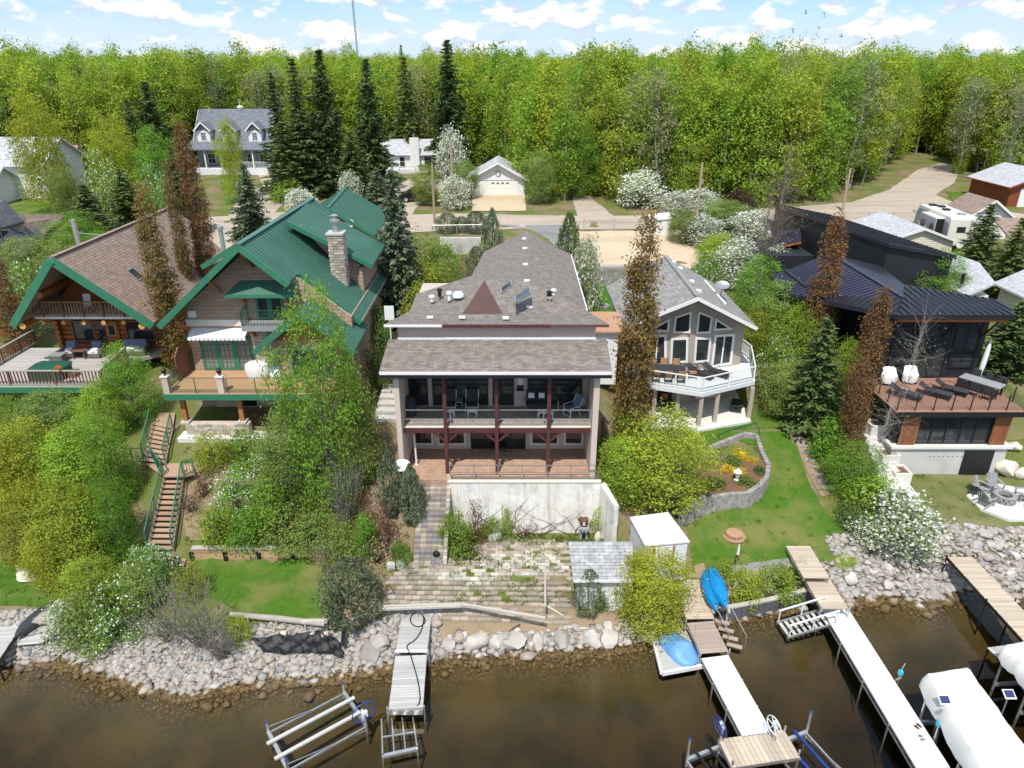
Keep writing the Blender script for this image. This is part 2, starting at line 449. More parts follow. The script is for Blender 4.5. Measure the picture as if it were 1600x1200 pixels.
leaf('needle_juniper', (0.126, 0.152, 0.074), (0.200, 0.221, 0.121), .2, .012, .25)
leaf('cedar_leaf', (.115, .175, .05), (.17, .225, .07), .2, .01, .25)
leaf('blossom', (0.800, 0.790, 0.740), (0.700, 0.690, 0.620), .3, .0, .12)
leaf('flower_yellow', (0.620, 0.440, 0.010), (0.700, 0.550, 0.030), .3, .0, .15)
leaf('dry_stem', (0.260, 0.190, 0.120), (0.360, 0.270, 0.170), .2, .01)
leaf('grass_blade', (0.100, 0.170, 0.020), (0.160, 0.210, 0.040), .3, .02)
# ---------------------------------------------------------------- mesh helpers
OFF = {}
def set_props(o, label=None, cat=None, group=None, kind=None):
	if label: o['label'] = label
	if cat: o['category'] = cat
	if group: o['group'] = group
	if kind: o['kind'] = kind
	return o
def link(name, data, parent=None, **kw):
	o = bpy.data.objects.new(name, data)
	COL.objects.link(o)
	if parent is not None:
		o.parent = parent
		OFF[o.name] = OFF.get(parent.name, Vector((0, 0, 0)))
	return set_props(o, **kw)
def thing(name, label, cat, loc=(0, 0, 0), group=None, local=False, rotz=0.0, kind=None):
	o = link(name, None, None, label=label, cat=cat, group=group, kind=kind)
	o.location = loc
	o.rotation_euler = (0, 0, rotz)
	o.empty_display_size = .3
	OFF[o.name] = Vector((0, 0, 0)) if local else Vector(loc)
	return o
def copy_tree(o, parent=None):
	c = o.copy()
	COL.objects.link(c)
	c.parent = parent
	for ch in o.children:
		copy_tree(ch, c)
	return c
def place(proto, used, loc, rotz=0., scale=1., label=None, group=None, cat=None):
	"""the first call moves the built thing itself, later ones copies of it"""
	o = copy_tree(proto) if used.get(proto.name) else proto
	used[proto.name] = True
	o.location = loc
	o.rotation_euler = (0, 0, rotz)
	o.scale = (scale,) * 3 if isinstance(scale, (int, float)) else scale
	return set_props(o, label, cat, group)
USED = {}
V = Vector

def fast_mesh(name, verts, faces_flat, nper, mat, smooth=False):
	me = bpy.data.meshes.new(name)
	verts = np.asarray(verts, np.float32)
	faces_flat = np.asarray(faces_flat, np.int32).ravel()
	nf = len(faces_flat) // nper
	me.vertices.add(len(verts)); me.vertices.foreach_set('co', verts.ravel())
	me.loops.add(len(faces_flat)); me.loops.foreach_set('vertex_index', faces_flat)
	me.polygons.add(nf)
	me.polygons.foreach_set('loop_start', np.arange(0, nf * nper, nper, dtype=np.int32))
	me.polygons.foreach_set('loop_total', np.full(nf, nper, np.int32))
	if smooth: me.polygons.foreach_set('use_smooth', np.ones(nf, bool))
	me.materials.append(MAT[mat])
	me.update(calc_edges=True)
	return me

class MB:
	def __init__(s): s.v, s.f = [], []
	def add(s, vs, fs):
		b = len(s.v)
		s.v += [V(v) for v in vs]
		s.f += [tuple(b + i for i in f) for f in fs]
		return s
	def box(s, x0, x1, y0, y1, z0, z1):
		return s.add([(x0, y0, z0), (x1, y0, z0), (x1, y1, z0), (x0, y1, z0), (x0, y0, z1), (x1, y0, z1), (x1, y1, z1), (x0, y1, z1)],
					 [(0, 3, 2, 1), (4, 5, 6, 7), (0, 1, 5, 4), (1, 2, 6, 5), (2, 3, 7, 6), (3, 0, 4, 7)])
	def beam(s, a, b, w, hgt, up=(0, 0, 1)):
		a, b = V(a), V(b)
		d = (b - a).normalized()
		up = V(up)
		if abs(d.dot(up)) > .99: up = V((0, 1, 0))
		u = d.cross(up).normalized() * w / 2
		n = u.normalized().cross(d).normalized() * hgt / 2
		vs = [p + su * u + sn * n for p in (a, b) for su, sn in ((-1, -1), (1, -1), (1, 1), (-1, 1))]
		return s.add(vs, [(3, 2, 1, 0), (4, 5, 6, 7), (0, 1, 5, 4), (1, 2, 6, 5), (2, 3, 7, 6), (3, 0, 4, 7)])
	def tube(s, pts, r, n=8, caps=True):
		pts = [V(p) for p in pts]
		rs = r if isinstance(r, (list, tuple)) else [r] * len(pts)
		rings = []
		prev = None
		for i, p in enumerate(pts):
			d = (pts[min(i + 1, len(pts) - 1)] - pts[max(i - 1, 0)]).normalized()
			if prev is None:
				u = d.cross(V((0, 0, 1)) if abs(d.z) < .95 else V((0, 1, 0))).normalized()
			else:
				u = (prev - d * prev.dot(d)).normalized()
			prev = u
			w = d.cross(u)
			rings.append([p + (u * math.cos(2 * math.pi * k / n) + w * math.sin(2 * math.pi * k / n)) * rs[i] for k in range(n)])
		b = len(s.v)
		for rg in rings: s.v += rg
		for i in range(len(rings) - 1):
			for k in range(n):
				a0, a1 = b + i * n + k, b + i * n + (k + 1) % n
				s.f.append((a0, a1, a1 + n, a0 + n))
		if caps:
			s.f.append(tuple(b + k for k in reversed(range(n))))
			s.f.append(tuple(b + (len(rings) - 1) * n + k for k in range(n)))
		return s
	def slab(s, poly, thick=.12, down=None):
		poly = [V(p) for p in poly]
		n = len(poly)
		nor = mgeo.normal(poly) if n > 2 else V((0, 0, 1))
		if down is None:
			if nor.z < 0: poly.reverse(); nor = -nor
			down = V((0, 0, -thick))
		else: down = V(down)
		vs = poly + [p + down for p in poly]
		fs = [tuple(range(n)), tuple(reversed(range(n, 2 * n)))] + [(i, i + n, (i + 1) % n + n, (i + 1) % n) for i in range(n)]
		return s.add(vs, fs)
	def prism(s, poly2, z0, z1):
		return s.slab([(x, y, z1) for x, y in poly2], down=(0, 0, z0 - z1)) if area2(poly2) > 0 else s.slab([(x, y, z1) for x, y in reversed(poly2)], down=(0, 0, z0 - z1))
	def lathe(s, prof, c=(0, 0, 0), n=16, sx=1., sy=1.):
		b = len(s.v)
		for r, z in prof:
			for k in range(n):
				a = 2 * math.pi * k / n
				s.v.append(V((c[0] + r * math.cos(a) * sx, c[1] + r * math.sin(a) * sy, c[2] + z)))
		for i in range(len(prof) - 1):
			for k in range(n):
				a0, a1 = b + i * n + k, b + i * n + (k + 1) % n
				s.f.append((a0, a1, a1 + n, a0 + n))
		s.f.append(tuple(b + k for k in reversed(range(n))))
		s.f.append(tuple(b + (len(prof) - 1) * n + k for k in range(n)))
		return s
	def build(s, name, mat, parent=None, loc=None, smooth=False, **kw):
		o0 = V(loc) if loc is not None and parent is None else (OFF.get(parent.name, V((0, 0, 0))) if parent is not None else V((0, 0, 0)))
		me = bpy.data.meshes.new(name)
		me.from_pydata([v - o0 for v in s.v], [], s.f)
		me.materials.append(MAT[mat])
		uvl = me.uv_layers.new(name='UVMap').data
		for p in me.polygons:
			n = p.normal
			if abs(n.z) > .985: u, w = V((1, 0, 0)), V((0, 1, 0))
			else:
				u = V((0, 0, 1)).cross(n).normalized(); w = n.cross(u)
			for li in p.loop_indices:
				q = me.vertices[me.loops[li].vertex_index].co + o0
				uvl[li].uv = (q.dot(u), q.dot(w))
		if smooth:
			me.shade_smooth(); me.set_sharp_from_angle(angle=R(42))
		o = link(name, me, parent, **kw)
		if loc is not None and parent is None:
			o.location = loc
			OFF[o.name] = V(loc)
		return o
def area2(p):
	return sum(p[i][0] * p[(i + 1) % len(p)][1] - p[(i + 1) % len(p)][0] * p[i][1] for i in range(len(p)))

_CUBES = {}
def piece(name, mat, parent, c, size, rot=(0, 0, 0), **kw):
	"""a box-shaped piece; all pieces of one material share one bevelled mesh"""
	if mat not in _CUBES:
		mb = MB().box(-.5, .5, -.5, .5, -.5, .5)
		me = bpy.data.meshes.new('piece_' + mat)
		me.from_pydata(mb.v, [], mb.f)
		me.uv_layers.new(name='UVMap')
		me.materials.append(MAT[mat])
		_CUBES[mat] = me
	o = link(name, _CUBES[mat], parent, **kw)
	o.location = V(c) - (OFF.get(parent.name, V((0, 0, 0))) if parent is not None else V((0, 0, 0)))
	o.rotation_euler = rot
	o.scale = size
	return o
def bar(name, mat, parent, a, b, w, hgt=None, **kw):
	"""a straight bar from a to b as a piece"""
	a, b = V(a), V(b)
	d = b - a
	q = d.to_track_quat('X', 'Z')
	o = piece(name, mat, parent, (a + b) / 2, (d.length, w, hgt or w), (0, 0, 0), **kw)
	o.rotation_euler = q.to_euler()
	return o
def pipe(name, mat, parent, pts, r, n=7, **kw):
	return MB().tube(pts, r, n).build(name, mat, parent, smooth=True, **kw)
def bx(name, mat, parent, x0, x1, y0, y1, z0, z1, **kw):
	return MB().box(x0, x1, y0, y1, z0, z1).build(name, mat, parent, **kw)

def window(root, o, u, w, hgt, frame='white_paint', fw=.09, nx=1, nz=1, depth=.07, glass='glass', name='window', mun=.035, label=None):
	"""frame (ring), pane and glazing bars on a wall; o is the lower left corner, u runs along the wall"""
	o, u = V(o), V(u).normalized()
	zv = V((0, 0, 1)); n = u.cross(zv)
	P = lambda a, b, d: o + u * a + zv * b + n * d
	outer = [(0, 0), (w, 0), (w, hgt), (0, hgt)]
	inner = [(fw, fw), (w - fw, fw), (w - fw, hgt - fw), (fw, hgt - fw)]
	return polywin(root, P, outer, inner, frame, depth, glass, name, nx, nz, mun, label)
def polywin(root, P, outer, inner, frame, depth, glass, name='window', nx=1, nz=1, mun=.035, label=None):
	mb = MB(); k = len(outer)
	vs = [P(*a, depth) for a in outer] + [P(*a, depth) for a in inner] + [P(*a, .004) for a in outer] + [P(*a, .004) for a in inner]
	fs = []
	for i in range(k):
		j = (i + 1) % k
		fs += [(i, j, k + j, k + i), (i, 2 * k + i, 2 * k + j, j), (k + i, k + j, 3 * k + j, 3 * k + i)]
	mb.add(vs, fs)
	wo = mb.build(name, frame, root, label=label)
	MB().add([P(*a, .012) for a in inner], [tuple(range(k))]).build('pane', glass, wo)
	if nx > 1 or nz > 1:
		x0, z0 = inner[0]; x1, z1 = inner[2]
		for i in range(1, nx):
			a = x0 + (x1 - x0) * i / nx
			bar('glazing_bar', frame, wo, P(a, z0, .03), P(a, z1, .03), mun, mun)
		for i in range(1, nz):
			a = z0 + (z1 - z0) * i / nz
			bar('glazing_bar', frame, wo, P(x0, a, .03), P(x1, a, .03), mun, mun)
	return wo
def inset(poly, d):
	"""polygon moved inwards by d (counter-clockwise corners)"""
	out = []
	n = len(poly)
	for i in range(n):
		a, b, c = V(poly[i - 1]).to_2d(), V(poly[i]).to_2d(), V(poly[(i + 1) % n]).to_2d()
		e1, e2 = (b - a).normalized(), (c - b).normalized()
		n1, n2 = V((-e1.y, e1.x)), V((-e2.y, e2.x))
		m = (n1 + n2).normalized()
		out.append(tuple(b + m * d / max(.25, m.dot(n1))))
	return out

def railing(root, pts, hgt, mat, post=None, rails=(1.0,), bal=0., pw=.06, rw=.05, glass=False, balmat=None, balw=.03, balz=(.1, 1.), ends=True, postmat=None):
	"""posts, rails, balusters or glass along a line of floor points"""
	pts = [V(p) for p in pts]
	Z = V((0, 0, 1))
	for i in range(len(pts) - 1):
		a, b = pts[i], pts[i + 1]
		L = (b - a).length
		k = max(1, round(L / post)) if post else 1
		for j in range(k + 1):
			if j == 0 and i > 0: continue
			q = a + (b - a) * j / k
			bar('post', postmat or mat, root, q, q + Z * hgt, pw)
		for r in rails:
			bar('rail', mat, root, a + Z * hgt * r, b + Z * hgt * r, rw, rw * .8)
		if bal:
			m = max(1, round(L / bal))
			for j in range(m):
				q = a + (b - a) * (j + .5) / m
				bar('baluster', balmat or mat, root, q + Z * hgt * balz[0], q + Z * hgt * balz[1], balw)
		if glass:
			for j in range(k):
				p, q = a + (b - a) * (j / k), a + (b - a) * ((j + 1) / k)
				d = (q - p).normalized() * (pw * .6)
				MB().slab([p + d + Z * .08, q - d + Z * .08, q - d + Z * (hgt - .06), p + d + Z * (hgt - .06)], down=(b - a).normalized().cross(Z) * .012).build('glass_panel', 'clear_glass', root)

def roof_plane(root, poly, mat, name='roof_slope', thick=.14, rib=0., ribmat=None, ribh=.05, ribw=.05, edge=None, ribname='roof_rib'):
	"""one slope of a roof as a slab; ribs run up the slope from eave to ridge"""
	ro = MB().slab(poly, thick).build(name, mat, root)
	if rib:
		poly = [V(p) for p in poly]
		n = mgeo.normal(poly)
		if n.z < 0: n = -n
		u = V((0, 0, 1)).cross(n).normalized()
		w = n.cross(u)
		o = poly[0]
		p2 = [((p - o).dot(u), (p - o).dot(w)) for p in poly]
		lo, hi = min(a for a, _ in p2), max(a for a, _ in p2)
		k = max(2, round((hi - lo) / rib))
		for i in range(k + 1):
			a = lo + (hi - lo) * (i + .001) / (k + .002) if 0 < i < k else (lo + .02 if i == 0 else hi - .02)
			cr = []
			for j in range(len(p2)):
				(x0, y0), (x1, y1) = p2[j], p2[(j + 1) % len(p2)]
				if (x0 - a) * (x1 - a) < 0:
					cr.append(poly[j].lerp(poly[(j + 1) % len(p2)], (a - x0) / (x1 - x0)))
			if len(cr) >= 2 and (cr[0] - cr[1]).length > .12:
				bar(ribname, ribmat or mat, ro, cr[0] + n * ribh * .5, cr[1] + n * ribh * .5, ribw, ribh)
	return ro

# ---------------------------------------------------------------- ground
t = NT('ground')
geo = t.node('NewGeometry'); sepz = t.node('SeparateXYZ'); t.l.new(geo.outputs['Position'], sepz.inputs[0])
n1, n2, n3 = t.noise(.35, 6), t.noise(2.4, 6), t.noise(14, 4)
soil = t.mix(t.rng(n2, .35, .65), (.19, .135, .085), (.27, .205, .13))
grass = t.mix(t.rng(n3, .3, .7), (.085, .125, .022), (.16, .175, .05))
land = t.mix(t.rng(n1, .38, .56), soil, grass)
pebble = t.node('TexVoronoi'); pebble.inputs['Scale'].default_value = 7.5; t.l.new(t.pos(), pebble.inputs['Vector'])
sepc = t.node('SeparateColor'); t.l.new(pebble.outputs['Color'], sepc.inputs[0])
bedstone = t.mix(t.rng(pebble.outputs['Distance'], .05, .55), t.mix(sepc.outputs[0], (.34, .25, .13), (.20, .145, .075)), (.08, .055, .028))
mud = t.mix(t.rng(t.noise(.45, 5), .4, .62), (.14, .115, .06), (.085, .081, .052))
bed = t.mix(t.rng(t.math('ADD', sepz.outputs[2], t.rng(n1, 0, 1, -.25, .25)), -.55, -.15), mud, bedstone)
wet = t.mix(t.rng(pebble.outputs['Distance'], .1, .6), t.mix(sepc.outputs[1], (.50, .46, .40), (.33, .29, .25)), (.16, .13, .10))
col = t.mix(t.rng(sepz.outputs[2], -.06, .03), bed, wet)
col = t.mix(t.rng(t.math('ADD', sepz.outputs[2], t.rng(n2, 0, 1, -.35, .35)), .7, .95), col, land)
t.bsdf(col, .95, t.bump(t.math('ADD', n3, t.math('MULTIPLY', pebble.outputs['Distance'], -.6)), .5, .05), spec=.1)

def lawn_mat(name, a, b, dry, f0=.5, f1=.68):
	t = NT(name)
	n1, n2, n3 = t.noise(.42, 4), t.noise(3.2, 6), t.noise(38, 3, t.pos((1, 1, 1)))
	col = t.mix(t.rng(n2, .3, .7), a, b)
	col = t.mix(t.rng(n1, f0, f1), col, dry)
	col = t.hsv(col, .5, 1., t.rng(n3, .25, .75, .62, 1.38))
	t.bsdf(col, .95, t.bump(n3, .7, .05), spec=.1)
lawn_mat('lawn', (.058, .135, .014), (.085, .165, .02), (.18, .185, .055), .45, .66)
lawn_mat('lawn_dry', (.10, .135, .03), (.135, .16, .042), (.21, .19, .09), .38, .6)
lawn_mat('lawn_lush', (.045, .14, .01), (.06, .165, .016), (.08, .165, .03))
def gravel_mat(name, a, b, rut):
	t = NT(name)
	n1, n2, n3 = t.noise(.25, 5, t.pos((.35, 1.6, 1))), t.noise(1.6, 6), t.noise(30, 3)
	col = t.mix(t.rng(n2, .3, .7), a, b)
	col = t.mix(t.rng(n1, .5, .66, 0, .7), col, rut)
	col = t.hsv(col, .5, 1., t.rng(n3, .25, .75, .8, 1.2))
	t.bsdf(col, .97, t.bump(n3, .6, .04), spec=.1)
gravel_mat('gravel', (.47, .39, .31), (.40, .33, .26), (.31, .26, .21))
gravel_mat('sand', (.60, .47, .33), (.53, .41, .28), (.47, .36, .24))
gravel_mat('driveway', (.27, .262, .25), (.22, .215, .205), (.14, .14, .14))
gravel_mat('dry_bank', (.34, .25, .165), (.27, .195, .125), (.20, .165, .09))

def axis(lo, dlo, dhi, hi, step, grow=1.16):
	mid = list(np.arange(dlo, dhi + 1e-6, step))
	up, s, x = [], step, dhi
	while x < hi:
		s *= grow; x += s; up.append(min(x, hi))
	dn, s, x = [], step, dlo
	while x > lo:
		s *= grow; x -= s; dn.append(max(x, lo))
	return np.array(dn[::-1] + mid + up)
GX, GY = axis(-4200, -38, 38, 4200, .4), axis(-160, 15, 62, 5500, .4)
GZX, GZY = np.meshgrid(GX, GY)
GZ = H(GZX, GZY)
# the land is uneven: gentle bumps away from the water's edge
_b = .05 * np.sin(GZX * 1.7 + 1.3 * np.sin(GZY * .9)) * np.sin(GZY * 1.3 + GZX * .31)
GZ = GZ + np.where((GZ > 1.2) & (GZY > 40), _b, 0)
def build_ground():
	ny, nx = GZ.shape
	verts = np.stack([GZX, GZY, GZ], -1).reshape(-1, 3)
	i = np.arange(ny - 1)[:, None] * nx + np.arange(nx - 1)[None, :]
	faces = np.stack([i, i + 1, i + nx + 1, i + nx], -1)
	me = fast_mesh('ground', verts, faces, 4, 'ground', smooth=True)
	link('ground', me, kind='structure')
build_ground()
def hg(x, y):
	"""height of the ground mesh at a place"""
	i = int(np.clip(np.searchsorted(GX, x) - 1, 0, len(GX) - 2)); j = int(np.clip(np.searchsorted(GY, y) - 1, 0, len(GY) - 2))
	a = (x - GX[i]) / (GX[i + 1] - GX[i]); b = (y - GY[j]) / (GY[j + 1] - GY[j])
	return float(GZ[j, i] * (1 - a) * (1 - b) + GZ[j, i + 1] * a * (1 - b) + GZ[j + 1, i] * (1 - a) * b + GZ[j + 1, i + 1] * a * b)

def inside(x, y, poly):
	r = False
	for i in range(len(poly)):
		(x0, y0), (x1, y1) = poly[i - 1], poly[i]
		if (y0 > y) != (y1 > y) and x < (x1 - x0) * (y - y0) / (y1 - y0) + x0: r = not r
	return r
def patch(name, poly, mat, off=.03, step=.8, wob=.12, kind='structure', **kw):
	"""a sheet laid on the ground inside an outline of ground points"""
	pts = []
	for i in range(len(poly)):
		a, b = V(poly[i]).to_2d(), V(poly[(i + 1) % len(poly)]).to_2d()
		k = max(1, int((b - a).length / step))
		for j in range(k):
			q = a + (b - a) * j / k
			w = wob if j else 0
			pts.append(V((q.x + random.uniform(-w, w), q.y + random.uniform(-w, w))))
	nb = len(pts)
	outline = [tuple(p) for p in pts]
	xs, ys = [p[0] for p in outline], [p[1] for p in outline]
	for x in np.arange(min(xs) + step * .5, max(xs), step):
		for y in np.arange(min(ys) + step * .5, max(ys), step):
			if inside(x, y, outline): pts.append(V((x, y)))
	vs, es, fs = mgeo.delaunay_2d_cdt(pts, [(i, (i + 1) % nb) for i in range(nb)], [], 1, 1e-5)[:3]
	v3 = [(p.x, p.y, hg(p.x, p.y) + off) for p in vs]
	me = bpy.data.meshes.new(name)
	me.from_pydata(v3, [], [f if area2([vs[k] for k in f]) > 0 else tuple(reversed(f)) for f in fs])
	me.materials.append(MAT[mat])
	me.shade_smooth()
	return link(name, me, kind=kind, **kw)
def gp(*px): return [G(*p).to_2d()[:] for p in px]
def zp(z, *px): return [PZ(*p, z).to_2d()[:] for p in px]

patch('gravel_road', zp(9.05, (190, 395), (330, 340), (440, 333), (560, 338), (640, 336), (720, 334), (830, 337), (960, 338), (1100, 335), (1240, 325), (1330, 318), (1390, 300), (1432, 272),
	  (1470, 262), (1500, 267), (1490, 290), (1462, 308), (1500, 322), (1560, 330), (1620, 338), (1640, 372), (1500, 345), (1400, 346), (1250, 349), (1100, 356), (960, 358), (800, 357), (640, 362), (560, 366), (420, 374), (330, 392), (260, 420)), 'gravel', .03, 1.6)
patch('gravel_drive', zp(9.2, (592, 300), (640, 284), (690, 282), (700, 296), (668, 306), (655, 320), (640, 337), (585, 338)), 'gravel', .035, 1.2)
patch('gravel_drive', zp(9.5, (395, 258), (440, 255), (470, 285), (420, 335), (350, 340), (372, 310), (410, 290)), 'gravel', .036, 1.2)
patch('forest_lane', zp(9.2, (866, 262), (880, 264), (893, 282), (908, 297), (962, 339), (902, 339), (893, 305), (874, 284)), 'gravel', .04, 1.2)
patch('garage_apron', zp(9.05, (738, 308), (820, 308), (822, 331), (738, 331)), 'sand', .06, 1.2, .0)
patch('sand_yard', gp((903, 362), (1062, 360), (1100, 400), (1112, 416), (1000, 415), (918, 415), (910, 390)), 'sand', .04, 1.0)
patch('driveway', gp((770, 352), (884, 352), (905, 400), (880, 392), (830, 360)), 'driveway', .045, 1.0)
patch('back_lawn', [(4.9, 50.5), (10.6, 53.3), (10.6, 63.6), (4.9, 63.6)], 'lawn_lush', .04, .6)
patch('lawn', gp((1092, 674), (1140, 666), (1182, 652), (1196, 596), (1212, 630), (1232, 672), (1250, 722), (1290, 800), (1322, 830), (1316, 862), (1290, 888), (1240, 882), (1150, 893), (1083, 890), (1074, 820),
	  (1110, 802), (1180, 782), (1200, 740), (1192, 700), (1150, 688), (1104, 700)), 'lawn', .03, .6)
patch('lawn', gp((1418, 742), (1510, 743), (1640, 742), (1650, 834), (1560, 840), (1460, 842), (1400, 812), (1372, 772)), 'lawn_dry', .03, .6)
patch('lawn', gp((296, 878), (514, 878), (524, 940), (508, 972), (440, 966), (360, 950), (316, 930)), 'lawn', .03, .6)
patch('lawn', gp((-60, 872), (66, 876), (112, 930), (60, 948), (-60, 944)), 'lawn', .03, .6)
patch('lawn', zp(9.2, (-40, 345), (40, 292), (70, 282), (112, 300), (100, 335)), 'lawn', .05, 1.4)
patch('lawn', zp(9.8, (340, 266), (385, 266), (402, 306), (352, 312)), 'lawn', .05, 1.2)
patch('lawn', zp(9.1, (1475, 302), (1560, 308), (1575, 318), (1535, 331), (1500, 326)), 'lawn', .045, 1.2)
patch('lawn', zp(9.0, (1565, 340), (1640, 345), (1640, 362), (1580, 352)), 'lawn', .05, 1.2)
patch('lawn', gp((1372, 415), (1432, 412), (1440, 452), (1396, 452)), 'lawn_dry', .05, .9)
patch('lawn', gp((1548, 575), (1650, 560), (1650, 690), (1570, 690)), 'lawn_dry', .05, .8)
patch('dry_bank', gp((560, 905), (600, 942), (860, 950), (985, 935), (990, 992), (860, 1006), (680, 1003), (560, 1003), (528, 985)), 'dry_bank', .025, .6)
patch('dry_bank', gp((590, 745), (655, 745), (655, 790), (640, 880), (560, 890), (550, 800)), 'dry_bank', .03, .5)
patch('dry_bank', gp((285, 742), (345, 690), (420, 700), (430, 770), (410, 845), (290, 842)), 'dry_bank', .03, .5)

# ---------------------------------------------------------------- water: a body of brown lake water over the bed
t = NT('water')
gl = t.node('BsdfGlossy'); gl.inputs['Roughness'].default_value = .03
tr = t.node('BsdfTransparent'); t.put(tr.inputs[0], (1, 1, 1, 1))
fr = t.node('Fresnel'); fr.inputs[0].default_value = 1.33
rip = t.math('ADD', t.noise(1.1, 4, t.pos((1, 1.6, 1))), t.math('MULTIPLY', t.noise(6.0, 3, t.pos((1, 1.5, 1))), .25))
nb = t.bump(rip, .09, .06)
t.l.new(nb, gl.inputs['Normal']); t.l.new(nb, fr.inputs['Normal'])
ms = t.node('MixShader'); t.l.new(fr.outputs[0], ms.inputs[0]); t.l.new(tr.outputs[0], ms.inputs[1]); t.l.new(gl.outputs[0], ms.inputs[2])
t.l.new(ms.outputs[0], t.out.inputs['Surface'])
va = t.node('VolumeAbsorption'); t.put(va.inputs['Color'], (.62, .53, .30)); va.inputs['Density'].default_value = 1.1
t.l.new(va.outputs[0], t.out.inputs['Volume'])
def build_water():
	mb = MB()
	mb.box(-150, 150, -120, 34, -4.2, 0.0)
	o = mb.build('water', 'water', kind='structure')
build_water()
# ---------------------------------------------------------------- centre house
def centre_house():
	r = thing('lakeside_house', 'long taupe-roofed stucco house with maroon balcony posts above a white retaining wall', 'house', (-.7, 37, 4.9))
	WY, D = 35.4, 7.7
	wall = bx('wall', 'stucco', r, -5.66, 4.1, WY, 44, 4.6, 12.2)
	bx('wall', 'stucco', r, -1.9, 4.15, 44, 52.2, 5.5, 12.15)
	bx('wing_wall', 'stucco', r, -5.92, -5.664, 32.4, 36.2, 4.5, 11.0)
	bx('wing_wall', 'stucco', r, 4.104, 4.40, 32.4, 36.2, 4.5, 11.0)
	up = bx('clerestory_wall', 'stucco', r, -6.0, 4.39, 35.2, 36.6, 11.55, 12.55)
	bx('trim_band', 'white_paint', up, -6.02, 4.41, 35.15, 35.197, 11.62, 11.84)
	bx('patio_floor', 'patio_brick', r, -5.66, 4.1, 32.05, WY - .003, 4.72, 5.0)
	bx('balcony_floor', 'deck_paver', r, -5.66, 4.1, 33.02, WY - .003, 7.45, D)
	bx('balcony_edge', 'stucco_trim', r, -5.66, 4.1, 32.9, 33.017, D - .05, D + .02)
	bx('beam', 'maroon', r, -5.66, 4.1, 32.88, 33.015, 7.36, 7.645)
	bx('soffit', 'stucco', r, -5.66, 4.1, 32.5, WY - .003, 11.0, 11.05)
	for px in (700, 777, 855):
		x = PZ(px, 735, 5).x
		p = bx('post', 'maroon', r, x - .09, x + .09, 32.68, 32.875, 5.0, 11.0)
		for s in (-1, 1):
			bar('brace', 'maroon', p, (x + s * .1, 32.95, 6.85), (x + s * .62, 32.95, 7.36), .09, .1)
	# openings, upper and lower storey
	def span(a, b, y0): return PY(a, y0, WY).x, PY(b, y0, WY).x
	for a, b, nx in ((634, 669, 1), (676, 763, 4), (770, 803, 1), (824, 909, 4)):
		x0, x1 = span(a, b, 615)
		window(r, (x0, WY, D + .06), (1, 0, 0), x1 - x0, 2.3, 'black_metal', .09, nx, 1, .06, name='glass_door', mun=.08)
	for a, b in ((645, 677), (684, 728), (829, 873), (881, 911)):
		x0, x1 = span(a, b, 690)
		window(r, (x0, WY, 5.28), (1, 0, 0), x1 - x0, 1.75, 'stucco_trim', .10, 1, 1, .06)
	x0, x1 = span(736, 821, 695)
	window(r, (x0, WY, 5.03), (1, 0, 0), x1 - x0, 2.15, 'black_metal', .08, 4, 1, .06, name='glass_door', mun=.08)
	# railings
	xa, xb = -5.64, 4.08
	railing(r, [(xa, 33.08, D), (xb, 33.08, D)], .9, 'aluminium', 2.35, (1.0, .42, .1), pw=.05, rw=.05)
	railing(r, [(-3.25, 32.12, 5.0), (4.35, 32.12, 5.0)], .86, 'grey_metal', 1.24, (1.0, .5, .12), pw=.045, rw=.045)
	# porch roof
	e0, e1, t0, t1 = V((-6.53, 32.1, 11.17)), V((4.92, 32.1, 11.17)), V((-6.5, 35.195, 11.72)), V((4.97, 35.195, 11.72))
	pr = roof_plane(r, [e0, e1, t1, t0], 'shingle_porch', 'porch_roof', .16)
	bx('gutter', 'white_paint', pr, -6.5, 4.9, 31.98, 32.095, 11.06, 11.18)
	bx('fascia', 'black_metal', pr, -6.52, 4.91, 32.0, 32.095, 10.87, 11.055)
	# main roof from its corners
	A, B, C = PZ(640, 486, 12.55), PZ(651, 459, 12.6), PZ(737, 431, 13.35)
	S1, S2, D0 = PZ(722, 491, 12.66), PZ(786, 491, 12.66), PZ(757, 438, 13.5)
	Rf, E = PZ(823, 438, 13.6), PZ(917, 485, 12.5)
	Rb, Eb, Lb = PZ(823, 362, 13.6), PZ(892, 398, 12.35), PZ(757, 393, 12.35)
	F0, F1 = V((-6.62, 34.85, 12.66)), V((5.02, 34.85, 12.66))
	roof_plane(r, [A, S1, D0, C, B], 'shingle_taupe', 'roof_slope', .12)
	pl = roof_plane(r, [S1, S2, D0], 'plywood', 'plywood_panel', .12)
	pl['label'] = 'triangular brown plywood panel'
	roof_plane(r, [S2, E, Rf], 'shingle_taupe', 'roof_slope', .12)
	roof_plane(r, [S2, Rf, D0], 'shingle_taupe', 'roof_slope', .12)
	roof_plane(r, [E, Eb, Rb, Rf], 'shingle_taupe', 'roof_slope', .12)
	roof_plane(r, [D0, Rf, Rb, Lb, C], 'shingle_taupe', 'roof_slope', .12)
	fr = roof_plane(r, [F0, F1, E, S2, S1, A], 'shingle_taupe', 'front_roof_strip', .10)
	bar('gutter', 'white_paint', fr, F0 + V((0, -.06, -.06)), F0 + V((3.0, -.06, -.06)), .1, .1)
	bar('fascia', 'maroon', fr, F0 + V((3.0, -.03, -.08)), F1 + V((-3.0, -.03, -.08)), .06, .17)
	bar('fascia', 'plywood', fr, F1 + V((-3.0, -.03, -.07)), F1 + V((0, -.03, -.07)), .06, .13)
	bar('eave_trim', 'white_paint', r, E + V((.02, 0, -.06)), Eb + V((.02, 0, -.06)), .06, .14)
